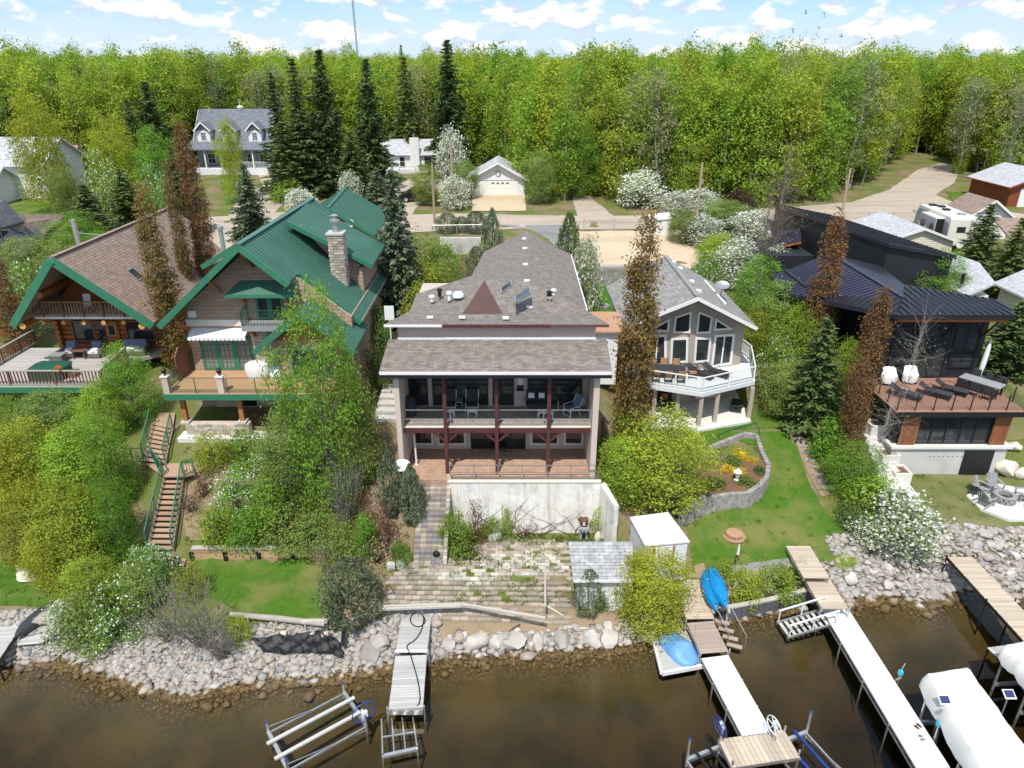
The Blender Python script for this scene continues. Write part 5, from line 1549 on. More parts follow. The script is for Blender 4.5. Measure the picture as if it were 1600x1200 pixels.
def car():
	c = PZ(652, 313, 9.3)
	r = thing('parked_car', 'black sport utility car parked by the drive of the white cottage', 'car', (c.x, c.y, hg(c.x, c.y) + .03), local=True, rotz=R(12))
	# local x forward (towards the left of the picture is -x)
	L, W = 4.7, 1.9
	side = [(-2.3, .45), (-2.35, .8), (-2.2, 1.0), (-1.25, 1.12), (-.65, 1.62), (.9, 1.68), (1.85, 1.55), (2.25, 1.05), (2.35, .75), (2.3, .42)]
	low = MB()
	n = len(side)
	for y, s in ((-W / 2, 1), (W / 2, 1)):
		low.v += [V((x, y * (.86 if z > 1.2 else 1), z)) for x, z in side]
	low.f = [tuple(range(n)), tuple(reversed(range(n, 2 * n)))] + [(i, i + n, (i + 1) % n + n, (i + 1) % n) for i in range(n)]
	low.build('body', 'car_paint', r, smooth=True)
	for s in (-1, 1):
		MB().slab([V((-1.1, s * W * .475, 1.14)), V((1.85, s * W * .475, 1.14)), V((1.6, s * W * .437, 1.52)), V((.85, s * W * .435, 1.6)), V((-.6, s * W * .437, 1.55))], down=(0, s * .015, 0)).build('side_window', 'glass', r)
		for x in (-1.45, 1.4):
			w = MB().tube([(x, s * .74, .36), (x, s * .96, .36)], .36, 18).build('wheel', 'black_rubber', r, smooth=True)
			MB().tube([(x, s * .9, .36), (x, s * .972, .36)], .22, 12).build('rim', 'aluminium', w, smooth=True)
		bx('headlight', 'aluminium', r, -2.36, -2.2, s * .7 - .18, s * .7 + .18, .78, .92)
		bx('tail_light', 'maroon', r, 2.22, 2.33, s * .75 - .12, s * .75 + .12, .9, 1.1)
	MB().slab([V((-1.22, -.78, 1.15)), V((-1.22, .78, 1.15)), V((-.68, .72, 1.6)), V((-.68, -.72, 1.6))], down=(-.02, 0, .02)).build('windscreen', 'glass', r)
t = NT('car_paint'); t.bsdf((.008, .008, .009), .18, None, .2, .6, **{'Coat Weight': .6})
car()

# ---------------------------------------------------------------- poles, fences, walls
def utility_pole(label, px, base, top, y, r0=.15):
	b = PY(px[0], base, y); b.z = hg(b.x, b.y)
	zt = PY(px[1], top, y).z
	r = thing('utility_pole', label, 'pole', b, group='wooden utility poles along the road')
	MB().tube([b - V((0, 0, .3)), V((b.x, b.y, zt))], [r0, r0 * .75], 10).build('pole_shaft', 'pole_wood', r, smooth=True)
	MB().lathe([(.13, 0), (.13, .5), (.02, .52)], (b.x + .2, b.y - .1, zt - 2.2), 8).build('fitting', 'grey_metal', r, smooth=True)
	bar('pole_cap', 'grey_metal', r, (b.x - .05, b.y, zt), (b.x + .05, b.y, zt), .1, .06)
utility_pole('pale wooden pole rising behind the road hedge junipers', (679, 679), 345, 256, 78)
utility_pole('brown wooden pole by the flowering bush left of the garage', (708, 702), 330, 222, 86)
utility_pole('wooden pole among the flowering hedge right of the sand yard', (1088, 1096), 345, 254, 79)
utility_pole('wooden pole in front of the forest above the bare poplars', (1174, 1180), 315, 229, 90)
utility_pole('short wooden pole at the road behind the black house', (1316, 1324), 332, 263, 84)
def mast():
	b = PY(560, 95, 420)
	r = thing('radio_mast', 'thin lattice radio mast rising above the forest skyline', 'mast', (b.x, 420, 10))
	for k in range(3):
		a = 2.094 * k
		pipe('leg', 'grey_metal', r, [(b.x + .45 * math.cos(a), 420 + .45 * math.sin(a), 10), (b.x - .8 + .4 * math.cos(a), 420 + .4 * math.sin(a), 75)], .17, 5)
	for k in range(32):
		z = 11 + k * 2; x = b.x - .8 * (z - 10) / 65
		bar('lattice_bar', 'grey_metal', r, (x - .4, 420, z), (x + .4, 420, z + 1.8), .1)
mast()
def chain_fence(label, pts, hgt=1.3, mesh=True):
	r = thing('chain_link_fence', label, 'fence', (pts[0].x, pts[0].y, pts[0].z))
	for a, b in zip(pts, pts[1:]):
		L = (b - a).length; k = max(1, round(L / 2.6))
		for j in range(k + 1):
			q = a.lerp(b, j / k); q.z = hg(q.x, q.y)
			pipe('post', 'aluminium', r, [q, q + V((0, 0, hgt))], .04, 6)
		a2, b2 = V((a.x, a.y, hg(a.x, a.y) + hgt)), V((b.x, b.y, hg(b.x, b.y) + hgt))
		pipe('rail', 'aluminium', r, [a2, b2], .03, 6)
		if mesh:
			n = int(L / .16)
			mb = MB()
			d = (b - a) / n
			for j in range(n):
				p = a2 + (b2 - a2) * j / n
				for s in (0, 1):
					q0, q1 = p + V((0, 0, -hgt + .05)), p + (b2 - a2) / n * 4 + V((0, 0, -.02))
					if s: q0, q1 = q0 + (b2 - a2) / n * 4, q1 - (b2 - a2) / n * 4
					if j + 4 <= n: mb.tube([q0, q1], .006, 3, False)
			mb.build('wire_mesh', 'grey_metal', r)
chain_fence('chain-link fence in front of the road hedge junipers', [PZ(676, 372, 9.0), PZ(752, 371, 9.0)], 1.5)
chain_fence('chain-link fence between the sand yard and the road', [PZ(912, 362, 8.9), PZ(1006, 361, 8.9)], 1.3)
chain_fence('chain-link fence behind the cream garage roof', [PZ(1315, 352, 8.9), PZ(1432, 352, 8.9)], 1.3)
def walls():
	a, b = G(688, 397), G(752, 397)
	r = thing('board_formed_wall', 'streaked grey concrete wall below the road hedge junipers', 'wall', (a.x, a.y, 7.4))
	MB().box(a.x, b.x, a.y, a.y + .3, a.z - .4, a.z + 1.55).build('wall_face', 'concrete', r)
	n = 16
	for k in range(n):
		x = a.x + (b.x - a.x) * (k + .5) / n
		piece('board_mark', 'concrete', r, (x, a.y - .02, a.z + .7), ((b.x - a.x) / n - .03, .04, 1.5))
	p, q = V((4.9, 63.7, 6.2)), V((11.2, 63.7, 6.2))
	w = thing('block_retaining_wall', 'grey block retaining wall behind the small bright lawn', 'wall', (p.x, p.y, 6.2))
	bx('wall_core', 'block_stone', w, p.x, q.x, p.y + .1, p.y + .9, 5.8, 7.98)
	for row in range(8):
		for k in range(16):
			ww = (q.x - p.x) / 16
			piece('block', 'block_stone', w, (p.x + ww * (k + .5 + .25 * (row % 2)), p.y + .03 + row * .015, 6.28 + row * .21), (ww - .02, .22, .195))
	# locker
	c = PZ(1030, 372, 8.5)
	s = thing('storage_locker', 'tall white storage locker at the back of the sand yard', 'shed', (c.x, c.y, 8.3), local=True)
	bx('body', 'white_paint', s, -1.0, 1.0, 0, 1.6, 0, 2.1)
	MB().slab([V((-1.1, -.15, 2.12)), V((1.1, -.15, 2.3)), V((1.1, 1.7, 2.5)), V((-1.1, 1.7, 2.3))], .12).build('roof', 'white_paint', s)
	bx('door', 'white_siding', s, -.7, .7, -.04, -.003, .1, 1.95)
	# fire ring, side dish, gate sign
	c = V((7.6, 57.5, hg(7.6, 57.5)))
	f = thing('fire_ring', 'small stone fire ring on the bright back lawn', 'fire ring', (c.x, c.y, c.z), local=True)
	for k in range(10):
		a = 2 * math.pi * k / 10
		piece('stone', 'grey_stone', f, (.5 * math.cos(a), .5 * math.sin(a), .12), (.3, .22, .2), (0, 0, a))
	MB().lathe([(.4, .02), (.3, .08), (.02, .1)], (0, 0, 0), 10).build('ash', 'fire_ash', f)
	tq = PY(1128, 447, 47.6); tp = tq.z
	c = V((tq.x, 47.6, 11.78 - (tq.x - 11.55) * .554))
	d = thing('satellite_dish', 'grey satellite dish on the right slope of the prow house roof', 'satellite dish', c)
	pipe('post', 'grey_metal', d, [c, (c.x, c.y, tp)], .04)
	m = MB(); m.lathe([(.02, 0), (.25, .03), (.5, .12), (.5, .14), (.25, .07), (.02, .05)], (0, 0, 0), 18, 1, .8)
	m.v = [Matrix.Rotation(R(30), 3, 'X') @ v + V((c.x, c.y - .05, tp)) for v in m.v]
	m.build('reflector', 'grey_metal', d, smooth=True)
	q = PY(608, 487, 40); gz = hg(q.x, q.y)
	sg = thing('notice_sign', 'white sign panel on a post between the two left houses', 'sign', (q.x, 40, gz))
	pipe('post', 'white_paint', sg, [(q.x, 40, gz - .1), (q.x, 40, q.z - .5)], .04)
	bx('board', 'white_paint', sg, q.x - .28, q.x + .28, 39.97, 40.03, q.z - .5, q.z + .35)
	st = thing('side_steps', 'dark steps climbing between the green-roofed and the stucco house', 'stairs', (-7.4, 40, 5.5))
	for k in range(9):
		y = 38 + k * .75
		bx('step', 'concrete', st, -8.3, -6.7, y, y + .6, hg(-7.5, y) - .3, hg(-7.5, y + .4) + .1)
walls()
# ---------------------------------------------------------------- plants: building blocks
def unit(a): return a / np.maximum(np.linalg.norm(a, axis=-1, keepdims=True), 1e-9)
def leaf_cards(c, size, aspect=.55, up=.35, direc=None, g=rng, outward=None, ow=.4):
	"""one folded diamond per leaf; c are the leaf centres"""
	n = len(c)
	nor = g.normal(size=(n, 3)); nor[:, 2] += up * 2
	if outward is not None: nor += outward * ow * 2
	nor = unit(nor)
	t = g.normal(size=(n, 3)) if direc is None else direc + .35 * g.normal(size=(n, 3))
	t = unit(t - nor * np.sum(t * nor, 1, keepdims=True))
	b = np.cross(nor, t)
	s = (size * g.uniform(.65, 1.35, n))[:, None]
	v = np.empty((n, 4, 3))
	v[:, 0] = c - t * s
	v[:, 1] = c + b * s * aspect + nor * s * .18
	v[:, 2] = c + t * s
	v[:, 3] = c - b * s * aspect + nor * s * .18
	return v.reshape(-1, 3)
def cards_mesh(name, verts, mat):
	n = len(verts) // 4
	return fast_mesh(name, verts, np.arange(n * 4), 4, mat)
def limb_mesh(name, limbs, mat, n=6):
	mb = MB()
	for pts, rs in limbs: mb.tube(pts, rs, n if rs[0] > .05 else 4, caps=False)
	me = bpy.data.meshes.new(name)
	me.from_pydata(mb.v, [], mb.f)
	me.materials.append(MAT[mat]); me.shade_smooth()
	return me
def bent(a, b, k, wob, g):
	a, b = np.array(a, float), np.array(b, float)
	L = np.linalg.norm(b - a)
	return [tuple(a + (b - a) * i / k + (g.normal(size=3) * wob * L * (0 < i) )) for i in range(k + 1)]
def blob(n, clumps, per, h0, h1, prof, cr, g, shell=.55, lean=(0, 0)):
	"""leaf centres in clumps that fill a crown whose radius at relative height f is prof(f)"""
	cs = []
	lob = [(g.uniform(0, 6.28), g.uniform(.1, 1), g.uniform(-.42, .42)) for _ in range(12)]
	while len(cs) < clumps:
		f = g.uniform(0, 1)
		r = prof(f)
		if g.uniform(0, 1) > (r / n) ** 1.3 + .05: continue
		a, q = g.uniform(0, 2 * math.pi), g.uniform(shell ** 2, 1) ** .5 if g.uniform() < .75 else g.uniform(0, 1) ** .5
		r *= 1 + sum(w * math.exp(-(math.remainder(a - a0, 2 * math.pi) / .75) ** 2 - ((f - f0) / .15) ** 2) for a0, f0, w in lob)
		cs.append((r * q * math.cos(a) + lean[0] * f, r * q * math.sin(a) + lean[1] * f, h0 + (h1 - h0) * f))
	cs = np.array(cs)
	k = g.uniform(.6, 1.4, len(cs))
	idx = np.repeat(np.arange(len(cs)), np.maximum(3, (per * k).astype(int)))
	p = cs[idx] + g.normal(size=(len(idx), 3)) * (cr * k[idx])[:, None] * np.array([1, 1, .72])
	out = p - np.array([0, 0, (h0 + h1) / 2]); out[:, 2] *= .4
	return p, unit(out), cs

def tree_broad(seed, hgt=10., rad=2.4, base=.25, leafm='leaf_green', bark='bark_grey', clumps=90, per=40, leaf=.10, cr=.38, trunk=.14, top=.35, limbs=9, multi=1, shape='egg', low=.35, single=False, lean=(0, 0), extra=None):
	"""broad-leaved tree or shrub: trunk with limbs, crown of leaf clumps"""
	g = np.random.default_rng(seed)
	if shape == 'egg': prof = lambda f: rad * max(.0, (low + (1 - low) * math.sin(math.pi * min(1, f * .8 + .12)) ** .8) * (1 if f < .6 else (1 - ((f - .6) / .4) ** 2 * (1 - top))))
	elif shape == 'dome': prof = lambda f: rad * math.sqrt(max(0., 1 - (f * .96) ** 2.2))
	elif shape == 'column': prof = lambda f: rad * (min(1, .55 + f * 3) if f < .15 else (1 - max(0, (f - .5) / .5) ** 2.2 * .8)) * (1 + .1 * math.sin(f * 17))
	else: prof = lambda f: rad * (1 - f) ** .8
	p, out, cs = blob(rad, clumps, per, hgt * base, hgt, prof, cr, g, lean=lean)
	p[:, 2] = np.maximum(p[:, 2], .05)
	lm = []
	for m in range(multi):
		a = 2 * math.pi * m / multi
		o = np.array([math.cos(a), math.sin(a), 0]) * (0 if multi == 1 else .12 * rad)
		tip = np.array([o[0] * 3 + lean[0] * .9, o[1] * 3 + lean[1] * .9, hgt * .93])
		pts = bent(o, tip, 6, .012, g)
		lm.append((pts, [trunk * (1 - .9 * i / 6) / math.sqrt(multi) for i in range(7)]))
	order = g.permutation(len(cs))[:limbs * multi]
	for k in order:
		c = cs[k]
		st = max(hgt * base * .7, c[2] - np.hypot(c[0], c[1]) * .9 - .1 * hgt * .5)
		f = st / hgt
		s = np.array([lean[0] * f, lean[1] * f, st])
		r0 = trunk * (1 - .85 * f) * .5
		lm.append((bent(s, c, 3, .05, g), [r0, r0 * .7, r0 * .45, r0 * .15]))
	cm = cards_mesh('crown', leaf_cards(p, leaf, .58, .3, None, g, out), leafm)
	tm = limb_mesh('trunk', lm, bark)
	return tm, cm, (cards_mesh('blossom', leaf_cards(*extra(p, g), .7, .5, None, g), 'blossom') if extra else None)
def blossoms(frac, size):
	def f(p, g):
		k = g.uniform(size=len(p)) < frac
		q = p[k]
		return q + g.normal(size=q.shape) * .05 + np.array([0, 0, .04]), size
	return f

def tree_spruce(seed, hgt=12., rad=2.4, mat='needle_dark', base=.04, layers=34, ragged=.2, leaf=.17, dens=1.0, bark='bark_brown'):
	"""spruce: whorls of drooping branches set with needle sprays"""
	g = np.random.default_rng(seed)
	P, Dv = [], []
	lm = [([(0, 0, 0), (0.02 * rad, 0, hgt * .5), (0, 0, hgt * .985)], [.02 * hgt, .012 * hgt, .01])]
	for L in range(layers):
		f = (L + .5) / layers
		z = hgt * (base + (1 - base) * f ** .93)
		r = rad * (1 - f) ** .82 * g.uniform(1 - ragged, 1 + ragged * .5) + .06
		nb = max(4, int(5 + 7 * (1 - f)))
		a0 = g.uniform(0, 6.28)
		for b in range(nb):
			a = a0 + 6.283 * b / nb + g.normal() * .2
			rr = r * g.uniform(.72, 1.08)
			k = max(3, int(rr * 8 * dens))
			d = np.array([math.cos(a), math.sin(a), 0])
			s = np.linspace(.12, 1, k)
			droop = -.34 * rr * s ** 1.4 + .14 * rr * s ** 3 + (.25 * rr * s if f > .85 else 0)
			c = d[None, :] * (s * rr)[:, None]; c[:, 2] = z + droop
			side = np.array([-d[1], d[0], 0])
			for sg in (-1, 1):
				wv = .30 * rr * (1 - s * .75)
				q = c + side * (sg * wv * g.uniform(.2, 1.0, k))[:, None]
				q[:, 2] -= .06 * rr * g.uniform(0, 1, k)
				P.append(q); Dv.append(np.tile(d * .8 + side * sg * .5 + np.array([0, 0, -.25]), (k, 1)))
			P.append(c); Dv.append(np.tile(d + np.array([0, 0, -.1]), (k, 1)))
			if L % 3 == 0: lm.append(([(0, 0, z), tuple(c[k // 2]), tuple(c[-1])], [.02, .015, .005]))
	P, Dv = np.concatenate(P), np.concatenate(Dv)
	P += g.normal(size=P.shape) * .035 * rad
	cm = cards_mesh('crown', leaf_cards(P, leaf * rad / 2.2 + .05, .36, .75, Dv, g), mat)
	return limb_mesh('trunk', lm, bark), cm, None
def tree_juniper(seed, hgt=2.2, rad=.8, mat='needle_blue', n=2600, leaf=.075, shape=1.0):
	"""dense cone or mound of upright sprays"""
	g = np.random.default_rng(seed)
	f = g.uniform(0, 1, n) ** 1.25
	a = g.uniform(0, 6.283, n)
	lump = 1 + .16 * np.sin(a * 5 + f * 9) + .12 * np.sin(a * 3 - f * 14)
	r = rad * np.clip(np.sin(np.pi * np.clip(f * .83 + .15, 0, 1)), .05, 1) ** shape * lump * np.sqrt(g.uniform(.35, 1, n))
	c = np.stack([r * np.cos(a), r * np.sin(a), f * hgt], 1)
	d = np.stack([np.cos(a) * .5, np.sin(a) * .5, np.full(n, 1.)], 1)
	cm = cards_mesh('crown', leaf_cards(c, leaf, .34, 0, d, g), mat)
	return limb_mesh('trunk', [([(0, 0, -.1), (0, 0, hgt * .8)], [.07, .02])], 'bark_brown'), cm, None
def tree_bare(seed, hgt=3., rad=1.2, bark='bark_grey', n=40, r0=.03, leafm=None, leaf=.06, nl=0, column=False):
	"""leafless twiggy shrub or tree; a few leaves if asked"""
	g = np.random.default_rng(seed)
	lm, tips = [], []
	if column: lm.append((bent((0, 0, 0), (0, 0, hgt), 5, .006, g), [r0 * 2 * (1 - .9 * i / 5) for i in range(6)]))
	for k in range(n):
		if column:
			z = hgt * g.uniform(.12, .9)
			a = g.uniform(0, 6.283); s = np.array([0, 0, z])
			e = s + np.array([math.cos(a) * rad * .5, math.sin(a) * rad * .5, hgt * g.uniform(.12, .28)])
		else:
			a = g.uniform(0, 6.283); q = g.uniform(.2, 1) ** .6
			s = np.array([0, 0, 0]); e = np.array([math.cos(a) * rad * q, math.sin(a) * rad * q, hgt * g.uniform(.6, 1) * (1.1 - .4 * q)])
		pts = bent(s, e, 4, .05, g)
		lm.append((pts, [r0, r0 * .8, r0 * .6, r0 * .4, r0 * .15]))
		for j in range(5):
			i = g.integers(1, 4); p = np.array(pts[i])
			v = (e - s) * g.uniform(.15, .35) + g.normal(size=3) * .12 * hgt
			lm.append(([tuple(p), tuple(p + v * .6 + g.normal(size=3) * .02 * hgt), tuple(p + v)], [r0 * .4, r0 * .25, r0 * .1])); tips.append(p + v); tips.append(p + v * .6)
	tips = np.array(tips)
	cm = None
	if leafm and nl:
		q = tips[g.integers(0, len(tips), nl)] + g.normal(size=(nl, 3)) * .16
		cm = cards_mesh('crown', leaf_cards(q, leaf, .55, .3, None, g), leafm)
	return limb_mesh('trunk', lm, bark, 4), cm, None

PROTO = {}
def proto(key, name, built):
	tm, cm, bm = built
	PROTO[key] = (name, tm, cm, bm)
def plant(key, label, loc, hs, rz=None, ws=None, group=None, cat='tree', name=None, z=None):
	nme, tm, cm, bm = PROTO[key]
	o = thing(name or nme, label, cat, loc, group, True, random.uniform(0, 6.28) if rz is None else rz)
	ws = hs if ws is None else ws
	o.scale = (ws, ws, hs)
	single = tm is None
	for part, me in (('trunk', tm), ('crown', cm), ('blossom', bm)):
		if me is not None: link(part, me, o)
	return o
NOM = {}
def add_proto(key, name, hgt, rad, built):
	proto(key, name, built); NOM[key] = (hgt, rad)

T = tree_broad
add_proto('aspen_a', 'aspen_tree', 16, 2.3, T(1, 16, 1.9, .24, 'leaf_aspen', 'bark_pale', 105, 34, .17, .52, .17, .3, 8))
add_proto('aspen_b', 'aspen_tree', 15, 2.0, T(2, 15, 1.7, .12, 'leaf_forest', 'bark_pale', 110, 34, .17, .5, .15, .3, 8))
add_proto('aspen_c', 'aspen_tree', 13, 2.2, T(3, 13, 1.9, .04, 'leaf_aspen', 'bark_pale', 120, 34, .16, .5, .13, .3, 8, low=.7))
add_proto('aspen_d', 'aspen_tree', 15, 2.1, T(4, 15, 1.8, .2, 'leaf_grey', 'bark_pale', 75, 26, .15, .55, .15, .3, 12))
add_proto('aspen_e', 'aspen_tree', 9, 2.1, T(5, 9, 2.1, .04, 'leaf_forest', 'bark_pale', 70, 30, .14, .45, .09, .3, 8, low=.75))
add_proto('aspen_f', 'aspen_tree', 16, 2.4, T(6, 16, 2.0, .12, 'leaf_green', 'bark_grey', 95, 32, .17, .5, .16, .4, 8, low=.6))
add_proto('spruce_a', 'spruce_tree', 16, 2.9, tree_spruce(11, 16, 2.9, 'needle_dark', .03, 34, .38))
add_proto('spruce_b', 'spruce_tree', 12, 2.2, tree_spruce(12, 12, 2.2, 'needle_green', .02, 26, .32))
add_proto('spruce_c', 'spruce_tree', 10, 2.3, tree_spruce(13, 10, 2.3, 'needle_blue', .02, 24, .26, dens=1.2))
add_proto('spruce_d', 'spruce_tree', 16, 2.2, tree_spruce(14, 16, 2.2, 'needle_dark', .04, 32, .5))
add_proto('poplar_a', 'columnar_poplar', 12, 1.0, T(21, 12, .95, .02, 'leaf_bronze', 'twig_white', 560, 27, .075, .2, .12, .3, 60, shape='column'))
add_proto('poplar_b', 'columnar_poplar', 12, 1.0, T(22, 12, .95, .02, 'leaf_bronze_green', 'twig_white', 560, 28, .078, .2, .12, .3, 50, shape='column'))
add_proto('poplar_bare', 'columnar_poplar', 10, .7, tree_bare(23, 10, .7, 'bark_grey', 40, .016, 'leaf_bronze_green', .06, 900, True))
add_proto('leafy_a', 'leafy_tree', 10, 2.8, T(31, 10, 2.8, .06, 'leaf_green', 'bark_grey', 270, 58, .082, .34, .15, .3, 26, low=.7))
add_proto('leafy_b', 'leafy_tree', 8, 2.4, T(32, 8, 2.4, .12, 'leaf_mid', 'bark_grey', 260, 58, .078, .34, .12, .4, 22, low=.6))
add_proto('leafy_y', 'leafy_tree', 8, 2.4, T(33, 8, 2.4, .10, 'leaf_yellow', 'bark_pale', 260, 56, .075, .36, .12, .4, 22, low=.6))
add_proto('leafy_g', 'leafy_tree', 8, 2.4, T(34, 8, 2.4, .10, 'leaf_aspen', 'bark_grey', 260, 58, .078, .34, .12, .4, 22, low=.6))
add_proto('shrub_g', 'leafy_shrub', 2, 1.2, T(41, 2, 1.25, .04, 'leaf_green', 'bark_brown', 80, 42, .062, .2, .05, .4, 14, 3, 'dome'))
add_proto('shrub_m', 'leafy_shrub', 2, 1.2, T(42, 2, 1.25, .04, 'leaf_mid', 'bark_brown', 75, 40, .062, .21, .05, .4, 14, 3, 'dome'))
add_proto('shrub_y', 'leafy_shrub', 2, 1.2, T(43, 2, 1.25, .04, 'leaf_aspen', 'bark_brown', 75, 40, .062, .21, .05, .4, 14, 3, 'dome'))
add_proto('shrub_d', 'leafy_shrub', 2, 1.2, T(44, 2, 1.25, .04, 'leaf_dark', 'bark_brown', 80, 42, .062, .2, .05, .4, 14, 3, 'dome'))
add_proto('shrub_r', 'leafy_shrub', 2, 1.2, T(45, 2, 1.25, .04, 'leaf_red_twig', 'bark_brown', 45, 26, .05, .24, .05, .4, 26, 5, 'dome'))
add_proto('shrub_b', 'leafy_shrub', 4, 2.2, T(46, 4, 2.2, .04, 'leaf_burgundy', 'bark_brown', 100, 44, .09, .35, .08, .4, 14, 3, 'dome'))
add_proto('blossom_a', 'blossom_shrub', 3, 1.6, T(51, 3, 1.6, .05, 'leaf_mid', 'bark_brown', 95, 40, .065, .26, .06, .4, 14, 3, 'dome', extra=blossoms(.6, .08)))
add_proto('blossom_b', 'blossom_shrub', 3, 1.6, T(52, 3, 1.6, .05, 'leaf_green', 'bark_brown', 95, 40, .065, .26, .06, .4, 14, 3, 'dome', extra=blossoms(.22, .065)))
add_proto('blossom_t', 'blossom_tree', 5, 2.0, T(53, 5, 2.0, .06, 'leaf_mid', 'bark_brown', 110, 40, .085, .36, .08, .4, 14, 2, 'egg', low=.7, extra=blossoms(.85, .115)))
add_proto('juniper', 'juniper_bush', 2.2, .8, tree_juniper(61, 2.2, .8))
add_proto('juniper_m', 'juniper_bush', 2.2, 1.1, tree_juniper(62, 2.2, 1.15, 'needle_juniper', 3600, .08, .6))
add_proto('cedar', 'cedar_tree', 4, 1.1, tree_juniper(63, 4, 1.05, 'cedar_leaf', 3400, .11, .7))
add_proto('bare', 'bare_shrub', 3, 1.4, tree_bare(71, 3, 1.5, 'bark_grey', 34, .022, 'leaf_mid', .05, 300))
add_proto('bare_b', 'bare_shrub', 3, 1.4, tree_bare(72, 3, 1.1, 'bark_grey', 44, .024))
add_proto('bare_t', 'bare_tree', 12, 1.8, tree_bare(73, 12, 2.2, 'bark_grey', 26, .028, 'leaf_grey', .12, 900, True))
add_proto('twig_tree', 'young_tree', 5, .6, tree_bare(74, 5, .35, 'twig_white', 22, .008, 'leaf_grey', .03, 160, True))
add_proto('dry', 'dry_plant', 1, .6, tree_bare(75, 1., .6, 'bark_brown', 30, .008, 'dry_stem', .05, 260))
add_proto('flower', 'yellow_flowers', .5, .5, T(76, .5, .5, .1, 'flower_yellow', 'bark_brown', 30, 30, .035, .1, .02, .4, 6, 3, 'dome'))
add_proto('tuft', 'grass_tuft', .5, .3, T(77, .5, .4, .02, 'grass_blade', 'bark_brown', 22, 26, .05, .1, .01, .4, 4, 3, 'dome'))

def at_px(px, py, y=None):
	return G(px, py) if y is None else V((0, 0, 0))
def tree_px(key, label, base, top_py, w=None, y=None, x=None, **kw):
	"""stand a plant with its foot at a pixel (or at a distance y) and its top at a pixel row"""
	if y is None:
		b = G(*base)
	else:
		b = PY(base[0], base[1], y); b.z = hg(b.x, b.y)
	ztop = PY(base[0] if x is None else x, top_py, b.y).z
	hh = max(.3, ztop - b.z)
	n = NOM[key]
	hs = hh / n[0]
	ws = hs if w is None else w / n[1]
	b.z -= .04
	return plant(key, label, b, hs, None, ws, **kw)
